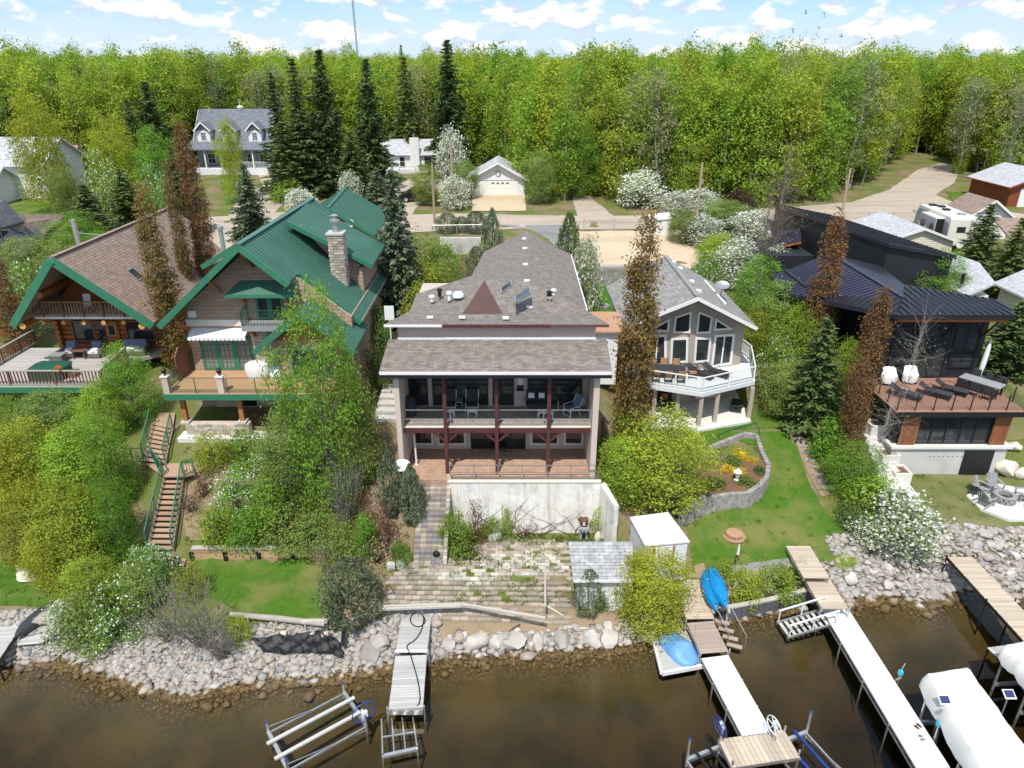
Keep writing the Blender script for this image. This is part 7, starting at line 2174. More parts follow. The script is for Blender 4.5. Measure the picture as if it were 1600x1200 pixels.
def shore_rocks():
	g = np.random.default_rng(17)
	# named big ones first
	for px, py, s, lab in ((592, 1008, .62, 'big pinkish boulder left of the grey dock'), (577, 1022, .55, 'flat grey boulder beside the pinkish one'), (742, 1006, .62, 'large pale boulder right of the grey dock'), (778, 1004, .5, 'second large boulder right of the grey dock'),
						   (802, 1002, .6, 'blue-grey boulder in the middle of the terrace shore'), (843, 1003, .45, 'pinkish boulder in the terrace shore row'), (880, 1000, .5, 'upright boulder right of the terrace shore row'), (925, 1001, .62, 'broad flat boulder near the overhanging yellow tree'), (950, 1000, .55, 'flat boulder touching the overhanging yellow tree'),
						   (700, 1008, .4, 'round boulder beside the grey dock piles')):
		q = G(px, py); boulder((q.x, q.y, q.z + s * .2), s, lab, None)
	for px, py, s, m, lab in ((1568, 735, .85, 0, 'large cream boulder at the right corner of the concrete base'), (1594, 744, .6, 1, 'bright white boulder behind the fire pit chairs'), (1582, 700, .5, 0, 'boulder on the slope right of the glass room'), (43, 905, .5, 1, 'pale rock beside the left lawn shrubs')):
		q = G(px, py); boulder((q.x, q.y, q.z + s * .25), s, lab, None, mesh=WROCKS[m])
	n = 0
	# right riprap: rounded stones one can tell apart
	tries = 0
	placed = []
	while n < 170 and tries < 6000:
		tries += 1
		x = g.uniform(17.6, 28.6); sh = float(shore(x))
		y = sh + g.uniform(-.35, 2.7)
		if 24.6 < x - (y - 30) * .5 < 26.0 and False: continue
		s = float(np.exp(g.normal(-1.45, .33)))
		if any((x - a) ** 2 + (y - b) ** 2 < ((s + c) * .78) ** 2 for a, b, c in placed): continue
		placed.append((x, y, s))
		boulder((x, y, hg(x, y) + s * .3), s, 'rounded pale stone in the riprap below the black house lawn', 'riprap stones below the black house lawn'); n += 1
	placed2 = []
	tries = 0; n2 = 0
	while n2 < 110 and tries < 6000:
		tries += 1
		x = g.uniform(-3.2, 8.2); sh = float(shore(x))
		y = sh + g.uniform(-.35, .62)
		s = float(np.exp(g.normal(-1.75, .38)))
		if any((x - a) ** 2 + (y - b) ** 2 < ((s + c) * .8) ** 2 for a, b, c in placed2): continue
		placed2.append((x, y, s))
		boulder((x, y, hg(x, y) + s * .3), s, 'grey stone in the row along the paver terrace shore', 'stones along the paver terrace shore'); n2 += 1
	# everything smaller: uncountable cobbles along the whole shore
	vs, fs, off = [], [], 0
	spec = [(-26, -3.4, -.7, 2.2, .076, 9500), (-3.4, 9.0, -.8, .55, .08, 1300), (9.0, 17.6, -.7, 1.3, .09, 1300), (17.0, 29.5, -.9, 2.8, .10, 3000), (-26, 9, -1.2, -.5, .07, 700), (16, 30, -1.3, -.6, .10, 200)]
	for x0, x1, d0, d1, s0, cnt in spec:
		for _ in range(cnt):
			x = g.uniform(x0, x1); y = float(shore(x)) + g.uniform(d0, d1)
			s = s0 * float(np.exp(g.normal(0, .45)))
			v, f = SMALL[g.integers(0, 8)]
			a = g.uniform(0, 6.28)
			w = v * np.array([s * g.uniform(.9, 1.4), s, s * g.uniform(.55, .8)])
			w = np.stack([w[:, 0] * math.cos(a) - w[:, 1] * math.sin(a), w[:, 0] * math.sin(a) + w[:, 1] * math.cos(a), w[:, 2]], 1)
			vs.append(w + np.array([x, y, hg(x, y) + s * .28])); fs.append(f + off); off += len(v)
	me = fast_mesh('shore_cobbles', np.concatenate(vs), np.concatenate(fs), 3, 'cobble')
	link('shore_cobbles', me, kind='stuff')
t = NT('cobble')
isl = t.island()
cc = t.mix(t.math('FRACT', t.math('MULTIPLY', isl, 7.3)), t.mix(isl, (.43, .41, .38), (.22, .217, .212)), (.37, .31, .255))
cc = t.hsv(cc, .5, 1., t.rng(t.noise(6, 4), .3, .7, .8, 1.2))
zz = t.node('SeparateXYZ'); t.l.new(t.node('NewGeometry').outputs['Position'], zz.inputs[0])
cc = t.mix(t.rng(zz.outputs[2], -.02, .05), t.mix(isl, (.23, .16, .075), (.13, .09, .045)), cc)
t.bsdf(cc, .85, t.bump(t.noise(20, 3), .3, .02), spec=.25)
shore_rocks()

# ---------------------------------------------------------------- docks
def plank_dock(name, label, a, b, w, z, mat, ph=.14, posts=True, frame='aluminium', parent=None, cross=True, gap=.012):
	"""planks laid across between two ends a and b (centre line)"""
	a, b = V((a[0], a[1], z)), V((b[0], b[1], z))
	d = (b - a).normalized(); n = V((-d.y, d.x, 0)); L = (b - a).length
	r = parent or thing(name, label, 'dock', (a.x, a.y, z))
	ang = math.atan2(d.y, d.x)
	k = round(L / ph)
	for i in range(k):
		c = a + d * (L * (i + .5) / k) + V((0, 0, -.02 + random.uniform(-.004, .004)))
		piece('plank', mat, r, c, (L / k - gap, w * random.uniform(.985, 1.0), .04), (0, 0, ang))
	for s in (-1, 1):
		bar('side_rail', frame, r, a + n * s * (w / 2 - .03) + V((0, 0, -.13)), b + n * s * (w / 2 - .03) + V((0, 0, -.13)), .06, .16)
	if posts:
		m = max(1, round(L / 3))
		for i in range(m + 1):
			c = a + d * (L * i / m)
			for s in (-1, 1):
				p = c + n * s * (w / 2 + .05); zb = float(H(p.x, p.y))
				if zb < .5: pipe('leg', frame, r, [V((p.x, p.y, zb - .1)), V((p.x, p.y, z + .12))], .04, 7)
	return r
def docks():
	# centre grey dock
	a, m, e = PZ(653, 946, .95), PZ(643, 1021, .72), PZ(634, 1108, .62)
	r = plank_dock('grey_dock', 'weathered grey plank dock in front of the paver stairs', (a.x, a.y), (m.x, m.y), 1.42, .85, 'dock_grey')
	plank_dock('grey_dock', '', (m.x - .02, m.y - .05), (e.x, e.y), 1.42, .66, 'dock_grey', parent=r)
	bx('end_board', 'aluminium', r, e.x - .72, e.x + .72, e.y - .1, e.y - .03, .4, .68)
	bx('joint_cover', 'white_paint', r, m.x - .72, m.x + .72, m.y - .09, m.y + .06, .865, .885)
	# hose on the dock
	pts = [PZ(*p, .89 if p[1] < 1021 else .70) for p in ((640, 946), (650, 954), (661, 962), (664, 972), (655, 979), (645, 976), (641, 967), (646, 959), (656, 957), (662, 966), (658, 985), (648, 1000), (636, 1009), (640, 1020), (645, 1035), (652, 1060), (656, 1085), (654, 1100))]
	pts += [PZ(640, 1118, .35), PZ(628, 1126, -.05)]
	sm = []
	for i in range(len(pts) - 1):
		for j in range(4):
			t_ = j / 4; p0, p1, p2, p3 = pts[max(i - 1, 0)], pts[i], pts[i + 1], pts[min(i + 2, len(pts) - 1)]
			sm.append(.5 * ((2 * p1) + (p2 - p0) * t_ + (2 * p0 - 5 * p1 + 4 * p2 - p3) * t_ ** 2 + (3 * p1 - p0 - 3 * p2 + p3) * t_ ** 3))
	hz = MB().tube(sm, .024, 6).build('water_hose', 'black_rubber', None, (pts[0].x, pts[0].y, .85), smooth=True, label='dark hose coiled along the weathered grey dock', cat='hose')
	# dock of the prow house: tan upper part, brown ramp, white panels, end platform
	p0, p1, p2, p3 = PZ(1072, 905, 1.05), PZ(1094, 967, 1.0), PZ(1116, 1022, .75), PZ(1184, 1150, .62)
	r = plank_dock('wooden_dock', 'dock with tan planks and white panels beside the blue kayaks', (p0.x, p0.y), (p1.x, p1.y), 1.35, 1.02, 'dock_tan', .13, False)
	q0 = PZ(1055, 870, 1.15)
	plank_dock('', '', (q0.x, q0.y), (p0.x, p0.y + .05), 1.2, 1.1, 'dock_brown', .13, False, parent=r)
	plank_dock('', '', (p1.x, p1.y - .05), (p2.x, p2.y), 1.3, .86, 'dock_brown', .13, True, parent=r)
	panel_dock(r, p2 + V((.02, -.05, 0)), p3, 1.25, .66, 3)
	c = PZ(1189, 1172, .62)
	d = (p3 - p2).normalized(); d.z = 0
	ang = math.atan2(d.y, d.x)
	n = V((-d.y, d.x, 0))
	dd = V((d.x, d.y, 0))
	ce = PZ(1186, 1170, .62)
	for k in range(14):
		q = ce + n * (-1.32 + k * .2)
		piece('plank', 'dock_tan', r, (q.x, q.y, .64), (1.25, .185, .04), (0, 0, ang))
	for s in (-1, 1):
		bar('side_rail', 'aluminium', r, ce + n * -1.4 + dd * s * .6 + V((0, 0, -.1)), ce + n * 1.4 + dd * s * .6 + V((0, 0, -.1)), .05, .1)
		bar('side_rail', 'aluminium', r, ce + n * s * 1.4 + dd * -.6 + V((0, 0, -.1)), ce + n * s * 1.4 + dd * .6 + V((0, 0, -.1)), .05, .1)
		for u in (-1, 1):
			q = ce + n * u * 1.35 + dd * s * .55
			pipe('leg', 'aluminium', r, [V((q.x, q.y, -2.4)), V((q.x, q.y, .95))], .04, 7)
	# little steps with handrail on its right side
	s0 = PZ(1128, 972, .75)
	st = thing('dock_ladder', 'small metal steps with handrail beside the brown dock ramp', 'ladder', (s0.x, s0.y, .7))
	for k in range(4):
		q = s0 + V((.14 * k, -.3 * k, -.2 * k))
		piece('tread', 'dock_brown', st, q, (.7, .22, .04), (0, 0, R(-20)))
	for s in (-.36, .38):
		A = s0 + V((s, .15 - s * .35, 0)); B = A + V((.5, -1.0, -.7))
		pipe('handrail', 'aluminium', st, [A, A + V((0, 0, .8)), B + V((0, 0, .75)), B], .022, 6)
	# right long dock
	a0, am = PZ(1247, 853, 1.72), PZ(1276, 903, 1.72)
	r2 = plank_dock('long_dock', 'long dock with tan planks and a run of white panels towards the boat covers', (a0.x, a0.y), (am.x, am.y), 1.28, 1.72, 'dock_tan', .15, False)
	am, a1 = PZ(1275, 901, 1.3), PZ(1305, 951, 1.3)
	plank_dock('', '', (am.x, am.y), (a1.x, a1.y), 1.28, 1.3, 'dock_tan', .15, parent=r2)
	a1 = PZ(1304, 949, .78)
	pe = PZ(1462, 1210, .62)
	panel_dock(r2, a1 + V((.02, -.05, 0)), pe, 1.28, .72, 4)
	# gangway with rails at its left
	g0, g1 = PZ(1298, 962, .7), PZ(1222, 985, .2)
	gw = thing('gangway', 'metal ramp with two white handrails left of the long dock', 'ramp', (g0.x, g0.y, .6))
	gd = (g1 - g0); gn = V((-gd.y, gd.x, 0)).normalized()
	for k in range(9):
		q = g0.lerp(g1, (k + .5) / 9)
		piece('slat', 'dock_grey', gw, q, (.16, .9, .03), (0, 0, math.atan2(gd.y, gd.x)))
	for s in (-.5, .5):
		bar('side_beam', 'aluminium', gw, g0 + gn * s, g1 + gn * s, .06, .12)
		bar('handrail', 'white_paint', gw, g0 + gn * s + V((0, 0, .75)), g1 + gn * s + V((0, 0, .75)), .06, .06)
		for f in (.02, .5, .97):
			q = g0.lerp(g1, f) + gn * s
			bar('rail_post', 'white_paint', gw, q, q + V((0, 0, .75)), .045)
	# far right dock, far left dock and ramp
	b0, b1 = PZ(1500, 870, 1.45), PZ(1640, 1020, 1.45)
	plank_dock('wooden_dock', 'plank dock over the riprap at the right edge', (b0.x, b0.y), (b1.x, b1.y), 1.3, 1.45, 'dock_tan', .15, True, 'black_metal')
	c0, c1 = PZ(26, 955, .8), PZ(-30, 1045, .6)
	plank_dock('wooden_dock', 'wide grey plank dock at the left edge', (c0.x - .3, c0.y), (c1.x - .3, c1.y), 1.9, .75, 'dock_grey', .15, True, 'black_metal')
	d0, d1 = PZ(70, 955, .9), PZ(50, 1016, .12)
	lr = plank_dock('boat_ramp', 'grey plank boat ramp with side rails at the left shore', (d0.x, d0.y), (d1.x, d1.y), 1.1, .5, 'dock_grey', .13, False)
	for s in (-.78, .75):
		q0, q1 = PZ(70, 955, .8) + V((s, 0, 0)), PZ(50, 1018, .1) + V((s, 0, 0))
		bar('runner', 'driftwood', lr, q0, q1, .2, .1)
	cn = PZ(58, 962, .95)
	k = thing('canoe', 'upturned dark canoe with orange bow on the left boat ramp', 'canoe', (cn.x, cn.y, .75), local=True, rotz=R(75))
	hull(k, 2.6, .42, .34, 'charcoal_fabric')
	piece('bow_band', 'soffit_wood', k, (-1.02, 0, .12), (.3, .16, .1))
def panel_dock(r, a, b, w, z, k):
	a, b = V((a.x, a.y, z)), V((b.x, b.y, z))
	d = (b - a).normalized(); n = V((-d.y, d.x, 0)); L = (b - a).length
	for i in range(k):
		p, q = a + d * (L * i / k + .012), a + d * (L * (i + 1) / k - .012)
		MB().slab([p - n * w / 2, p + n * w / 2, q + n * w / 2, q - n * w / 2], .06).build('deck_panel', 'dock_white', r)
		for s in (-1, 1):
			for f in (.08, .92):
				c = p.lerp(q, f) + n * s * (w / 2 - .1)
				piece('bolt_plate', 'grey_metal', r, c + V((0, 0, .006)), (.05, .05, .012))
	for s in (-1, 1):
		for dz in (-.1, -.32):
			bar('side_rail', 'aluminium', r, a + n * s * (w / 2 - .02) + V((0, 0, dz)), b + n * s * (w / 2 - .02) + V((0, 0, dz)), .05, .07)
		m = int(L / .7)
		for i in range(m):
			c0, c1 = a + d * (L * i / m), a + d * (L * (i + 1) / m)
			bar('truss_bar', 'aluminium', r, c0 + n * s * (w / 2 - .02) + V((0, 0, -.1 if i % 2 else -.32)), c1 + n * s * (w / 2 - .02) + V((0, 0, -.32 if i % 2 else -.1)), .025)
	for i in range(k + 1):
		for s in (-1, 1):
			c = a + d * (L * i / k) + n * s * (w / 2 + .05)
			pipe('leg', 'aluminium', r, [V((c.x, c.y, float(H(c.x, c.y)) - .1)), V((c.x, c.y, z - .05))], .035, 6)
def hull(r, L, hw, hh, mat, name='hull', deck=None, z0=0.):
	"""a small boat hull pointed at both ends, keel up"""
	mb = MB(); N, Mx = 14, 8
	for i in range(N + 1):
		u = -1 + 2 * i / N
		f = max(.02, (1 - abs(u) ** 2.4))
		for j in range(Mx + 1):
			a = math.pi * j / Mx
			mb.v.append(V((u * L / 2, math.cos(a) * hw * f, z0 + math.sin(a) ** .7 * hh * (f ** .4))))
	for i in range(N):
		for j in range(Mx):
			q = i * (Mx + 1) + j
			mb.f.append((q, q + 1, q + Mx + 2, q + Mx + 1))
	o = mb.build(name, mat, r, smooth=True)
	return o
simple('dock_white', (.78, .78, .77), (.73, .73, .72), 1.5, .55, .05, 30, var=.02)
docks()

def boat_lift(label, c, ang, L, W, z, bunk, wheel=None, wheel_at=(1, 1), legs=.6, group=None, wheelmat='blue_paint'):
	"""boat hoist: two cross beams, side rails, four posts, two bunks and a winch wheel"""
	r = thing('boat_lift', label, 'boat lift', (c.x, c.y, z), local=True, rotz=ang, group=group)
	for x in (-L / 2, L / 2):
		bar('cross_beam', 'aluminium', r, (x, -W / 2, 0), (x, W / 2, 0), .14, .16)
		for y in (-W / 2, W / 2):
			pipe('post', 'aluminium', r, [(x, y, -1.9 - z), (x, y, legs)], .05, 7)
			MB().tube([(x, y, legs), (x, y, legs + .03)], .055, 7).build('post_cap', 'blue_paint', r)
	for y in (-W / 2, W / 2):
		bar('side_rail', 'aluminium', r, (-L / 2, y, -.06), (L / 2, y, -.06), .07, .09)
		bar('brace', 'aluminium', r, (-L / 2, y, .3), (L / 2, y, -.25), .035)
	for y in (-W * .2, W * .2):
		bar('bunk', bunk, r, (-L * .58, y, .16), (L * .56, y, .16), .14 if bunk == 'dock_grey' else .08, .08)
	if wheel:
		x, y = L / 2 * wheel_at[0], W / 2 * wheel_at[1]
		rad = wheel
		zc = legs + rad * .2
		pipe('winch_post', 'aluminium', r, [(x, y, legs), (x, y, zc)], .045, 6)
		wo = MB().tube([(x + rad * math.cos(a), y + .12, zc + rad * math.sin(a)) for a in np.linspace(0, 2 * math.pi, 25)], .022, 6, False).build('wheel', wheelmat, r, smooth=True)
		for k in range(3):
			a = math.pi * k / 3
			bar('spoke', wheelmat, wo, (x - rad * math.cos(a), y + .12, zc - rad * math.sin(a)), (x + rad * math.cos(a), y + .12, zc + rad * math.sin(a)), .025)
		bx('winch_box', 'white_paint', r, x - .12, x + .12, y - .02, y + .1, zc - .16, zc + .12)
	return r
def lifts():
	c = PZ(496, 1138, .35)
	a, b = PZ(425, 1150, .4), PZ(535, 1092, .4)
	boat_lift('empty grey boat lift with long bunk boards and large winch wheel', c, math.atan2((b - a).y, (b - a).x), 3.3, 2.1, .3, 'dock_grey', .5, (1, -1), .55)
	# submerged frame in front of the grey dock
	q0, q1, q2, q3 = PZ(598, 1182, .25), PZ(652, 1170, .25), PZ(645, 1120, .0), PZ(596, 1124, .0)
	f = thing('lift_frame', 'small half-sunken metal frame off the end of the grey dock', 'frame', (q0.x, q0.y, 0))
	bar('front_beam', 'aluminium', f, q0, q1, .14, .12)
	bar('side_bar', 'aluminium', f, q0, q3, .06); bar('side_bar', 'aluminium', f, q1, q2, .06)
	m0, m1 = q0.lerp(q3, .5), q1.lerp(q2, .5)
	bar('cross_bar', 'aluminium', f, m0, m1, .06)
	for t_ in (.33, .66): bar('slat', 'aluminium', f, q0.lerp(q1, t_), q3.lerp(q2, t_), .05)
	for q in (q0, q1): pipe('leg', 'aluminium', f, [V((q.x, q.y, -1.9)), V((q.x, q.y, .5))], .04, 6)
	# two lifts at the end platform of the prow house dock
	c = PZ(1112, 1188, .3)
	boat_lift('boat lift left of the dock end platform, with blue wheel', c + V((.3, -1.1, 0)), R(112), 3.0, 1.5, .3, 'black_metal', .38, (1, -1), 1.15)
	c = PZ(1262, 1190, .3)
	boat_lift('boat lift right of the dock end platform, with blue bunks and white wheel', c + V((.2, -.4, 0)), R(112), 3.0, 1.75, .3, 'blue_paint', .38, (1, 1), 1.15, wheelmat='white_paint')
lifts()

# ---------------------------------------------------------------- covered boats
def boat_cover(label, corners, z, drop, name='covered_boat', mat='cream_cover', posts=True):
	"""boat under a sagging fabric canopy on a lift: a rounded cover with hanging sides, hull below"""
	A, B, C, D = corners                     # front left, front right, back right, back left (top outline)
	c0 = (A + B + C + D) / 4
	r = thing(name, label, 'boat', (c0.x, c0.y, 0))
	N, Mx = 26, 14
	g = np.random.default_rng(3)
	mb = MB()
	for i in range(N + 1):
		u = i / N
		L0, R0 = A.lerp(D, u), B.lerp(C, u)
		for j in range(Mx + 1):
			v = j / Mx
			w = (v - .5) * 2
			arch = (1 - abs(w) ** 3.2)
			end = 1 - max(0, (.10 - u) / .10) ** 2 * .55 - max(0, (u - .94) / .06) ** 2 * .5
			p = L0.lerp(R0, .5 + .5 * math.copysign(min(1, abs(w) * 1.12), w))
			zz = z - drop + drop * min(1, arch * 1.6) * end + .03 * math.sin(u * 40 + w * 3) * abs(w) ** 2 + .07 * math.sin(u * 19) * (1 - arch) + .012 * math.sin(u * 90 + w * 5)
			ins = 1 - max(0, (.12 - u) / .12) ** 2 * .12
			q = c0.lerp(V((p.x, p.y, 0)), ins)
			mb.v.append(V((q.x, q.y, zz)))
	for i in range(N):
		for j in range(Mx):
			q = i * (Mx + 1) + j
			mb.f.append((q, q + 1, q + Mx + 2, q + Mx + 1))
	k = Mx + 1
	o = mb.build('cover', mat, r, smooth=True)
	o.data.flip_normals()
	# skirt at the front edge
	sk = MB()
	for j in range(Mx + 1):
		v0 = mb.v[j]
		sk.v += [v0.copy(), V((v0.x, v0.y, z - drop * 1.15))]
	sk.f = [(2 * j, 2 * j + 1, 2 * j + 3, 2 * j + 2) for j in range(Mx)]
	sk.build('skirt', mat, r, smooth=True)
	d = (D - A).normalized(); n = V((-d.y, d.x, 0)); L = (D - A).length; W = (B - A).length
	mid = (A + B) / 2
	h2 = MB()
	for i in range(9):
		u = i / 8; f = math.sin(math.pi * min(.5, u * .9 + .06)) ** .6
		for s in (-1, -.8, .8, 1):
			p = mid + d * (.5 + (L - .7) * u) + n * s * W * .36 * f
			h2.v.append(V((p.x, p.y, z - drop * (1.0 if abs(s) == 1 else 1.0) - (.1 if abs(s) == 1 else .75))))
	for i in range(8):
		for j in range(3):
			q = i * 4 + j; h2.f.append((q, q + 1, q + 5, q + 4))
	h2.build('hull', 'blue_paint', r, smooth=True)
	if posts:
		for u in (.25, .75):
			for s in (-1, 1):
				p = mid + d * L * u + n * s * W * .47
				pipe('post', 'aluminium', r, [V((p.x, p.y, -2.0)), V((p.x, p.y, z - drop * .9))], .05, 7)
			p0, p1 = mid + d * L * u - n * W * .47, mid + d * L * u + n * W * .47
			bar('cross_beam', 'aluminium', r, V((p0.x, p0.y, .25)), V((p1.x, p1.y, .25)), .12, .14)
	return r
def boats():
	Z = 2.2
	A, B = PZ(1434, 1040, Z), PZ(1510, 1028, Z)
	D, C = PZ(1545, 1240, Z), PZ(1648, 1215, Z)
	boat_cover('boat on a lift under the large white canopy right of the long dock', (A, B, C, D), Z, .75)
	A, B = PZ(1558, 1003, Z), PZ(1640, 985, Z)
	D, C = PZ(1640, 1090, Z), PZ(1720, 1070, Z)
	boat_cover('second canopy-covered boat cut by the right edge', (A, B, C, D), Z, .7)
	# solar panels and winch heads beside the canopy
	for k, (px, py, lab) in enumerate(((1476, 1094, 'small solar panel on a post beside the white canopy'), (1577, 1085, 'white-framed solar panel behind the white canopy'))):
		q = PZ(px, py, 2.3)
		s = thing('solar_panel', lab, 'solar panel', (q.x, q.y, -1.5))
		pipe('post', 'aluminium', s, [V((q.x, q.y, -2)), V((q.x, q.y, 2.25))], .03, 6)
		MB().slab([q + V((-.22, -.16, -.06)), q + V((.22, -.16, -.06)), q + V((.22, .16, .1)), q + V((-.22, .16, .1))], .03).build('frame', 'white_paint', s)
		MB().slab([q + V((-.18, -.12, -.028)), q + V((.18, -.12, -.028)), q + V((.18, .12, .1)), q + V((-.18, .12, .1))], .012).build('cell_face', 'steel_blue_panel', s)
	q = PZ(1468, 1130, 1.5)
	w = thing('winch_head', 'teal and grey lift winch beside the white canopy', 'winch', (q.x, q.y, -1.5))
	pipe('leg', 'aluminium', w, [V((q.x - .2, q.y - .3, -2)), V((q.x, q.y, 1.5))], .04, 6); pipe('leg', 'aluminium', w, [V((q.x + .25, q.y - .2, -2)), V((q.x, q.y, 1.5))], .04, 6)
	MB().lathe([(.05, -.16), (.12, -.12), (.13, .06), (.08, .14), (.02, .16)], (q.x, q.y, 1.5), 12).build('motor_cover', 'teal_plastic', w, smooth=True)
	MB().tube([(q.x + .15, q.y - .1, 1.5), (q.x + .4, q.y - .16, 1.55)], .14, 10).build('drum', 'aluminium', w, smooth=True)
	bx('plate', 'grey_metal', w, q.x - .05, q.x + .35, q.y + .1, q.y + .2, 1.9, 2.05)
	# teal dinghy motor on the long dock
	q = PZ(1404, 1062, .72)
	m = thing('trolling_motor', 'small teal motor clamped on the right side of the long dock', 'motor', (q.x, q.y, .7), local=True)
	pipe('shaft', 'aluminium', m, [(0, 0, -.6), (0, 0, .55)], .025, 6)
	MB().lathe([(.03, .3), (.11, .34), (.12, .5), (.06, .58), (.01, .6)], (0, 0, 0), 10).build('motor_cover', 'teal_plastic', m, smooth=True)
	bar('tiller', 'aluminium', m, (0, 0, .5), (.15, .1, .85), .03); bar('clamp', 'grey_metal', m, (-.15, -.05, .05), (.12, .03, .1), .07, .06)
	# two pairs of sandals on the dock
	for k, (px, py, mt, lab) in enumerate(((1434, 1135, 'brown_cloth', 'pair of dark sandals on the long white dock'), (1440, 1153, 'rv_grey', 'pair of grey sandals on the long white dock'))):
		q = PZ(px, py, .74)
		s = thing('sandals', lab, 'sandals', (q.x, q.y, .735), local=True, rotz=R(30 + 60 * k))
		for d in (-.08, .08):
			MB().lathe([(.05, 0), (.055, .02), (.05, .03)], (d, 0, 0), 10, 1, 2.3).build('sole', mt, s)
			MB().tube([(d - .05, .03, .02), (d, .05, .07), (d + .05, .03, .02)], .012, 5).build('strap', 'black_rubber', s)
	# brown swim bench by the second canopy
	a, b = PZ(1545, 1012, 1.0), PZ(1573, 1038, 1.0)
	p = thing('swim_platform', 'grey plank platform on dark legs between the two canopies', 'platform', (a.x, a.y, 0))
	for k in range(6):
		d = V((.19 * k, .03 * k, 0))
		bar('plank', 'dock_grey', p, a + d, b + d, .17, .04)
	for q in (a, b, a + V((1.0, .15, 0)), b + V((1.0, .15, 0))):
		bar('leg', 'black_metal', p, V((q.x, q.y, -1.9)), q + V((0, 0, -.03)), .06)
	# floating platform with blue tarp-covered jet boat
	q0, q1, q2, q3 = PZ(1035, 1050, .3), PZ(1100, 1038, .3), PZ(1073, 985, .3), PZ(1020, 992, .3)
	f = thing('floating_platform', 'grey floating platform with white edge under the blue cover', 'platform', (q0.x, q0.y, 0))
	MB().slab([q0, q1, q2, q3], .25).build('deck', 'dock_grey', f)
	bar('edge', 'white_paint', f, q0 + V((0, -.05, -.05)), q1 + V((0, -.05, -.05)), .1, .2); bar('edge', 'white_paint', f, q3 + V((-.05, 0, -.05)), q0 + V((-.05, 0, -.05)), .1, .2)
	c = (q0 + q1 + q2 + q3) / 4 + V((.1, 0, 0))
	j = thing('covered_watercraft', 'light blue cover over a small watercraft beside the wooden dock', 'watercraft', (c.x, c.y, .3), local=True, rotz=R(115))
	mb = MB(); N, Mx = 18, 10
	for i in range(N + 1):
		u = -1 + 2 * i / N; f_ = max(.05, 1 - abs(u) ** 4) ** .5
		for k in range(Mx + 1):
			a_ = math.pi * k / Mx
			mb.v.append(V((u * 1.1, math.cos(a_) * .62 * f_, math.sin(a_) ** .6 * (.28 + .26 * math.exp(-((u + .1) / .35) ** 2)) * f_ ** .6 + .015 * math.sin(u * 23 + k))))
	for i in range(N):
		for k in range(Mx):
			q = i * (Mx + 1) + k; mb.f.append((q, q + 1, q + Mx + 2, q + Mx + 1))
	mb.build('cover', 'blue_tarp', j, smooth=True)
	# kayaks
	for k, (p0, p1, z, lab) in enumerate((((1100, 892), (1119, 955), 1.35, 'lower bright blue kayak of the pair leaning by the dock'), ((1110, 886), (1134, 950), 1.6, 'upper bright blue kayak of the pair leaning by the dock'))):
		a, b = PZ(*p0, z), PZ(*p1, z)
		d = b - a
		y = thing('kayak', lab, 'kayak', ((a + b) / 2), local=True, rotz=math.atan2(d.y, d.x))
		hu = hull(y, d.length * 1.02, .38, .3, 'blue_plastic')
		for sy in (-.2, .2): bar('chine_line', 'teal_plastic', y, (-d.length * .36, sy * .7, .24), (d.length * .36, sy * .7, .24), .03, .02)
		for s in (-.7, .75): piece('handle', 'black_rubber', y, (s * d.length * .55, 0, .2), (.1, .05, .05))
		bar('deck_line', 'black_rubber', y, (-.9, .12, .27), (-.3, -.12, .31), .015); bar('deck_line', 'black_rubber', y, (-.9, -.12, .27), (-.3, .12, .31), .015)
	kr = thing('kayak_rack', 'low timber rack under the blue kayaks', 'rack', (PZ(1112, 925, 1.1)))
	a, b = PZ(1098, 905, 1.25), PZ(1116, 960, 1.15)
	for s in (0, .75):
		bar('rail', 'driftwood', kr, a + V((s, 0, 0)), b + V((s, .1, 0)), .1, .1)
	for f_ in (.15, .85):
		for s in (0, .75):
			q = a.lerp(b, f_) + V((s, 0, 0)); bar('leg', 'driftwood', kr, V((q.x, q.y, hg(q.x, q.y) - .1)), q, .09)
		q = a.lerp(b, f_); bar('cross_bar', 'driftwood', kr, q + V((0, 0, .09)), q + V((.75, 0, .09)), .08)
boats()
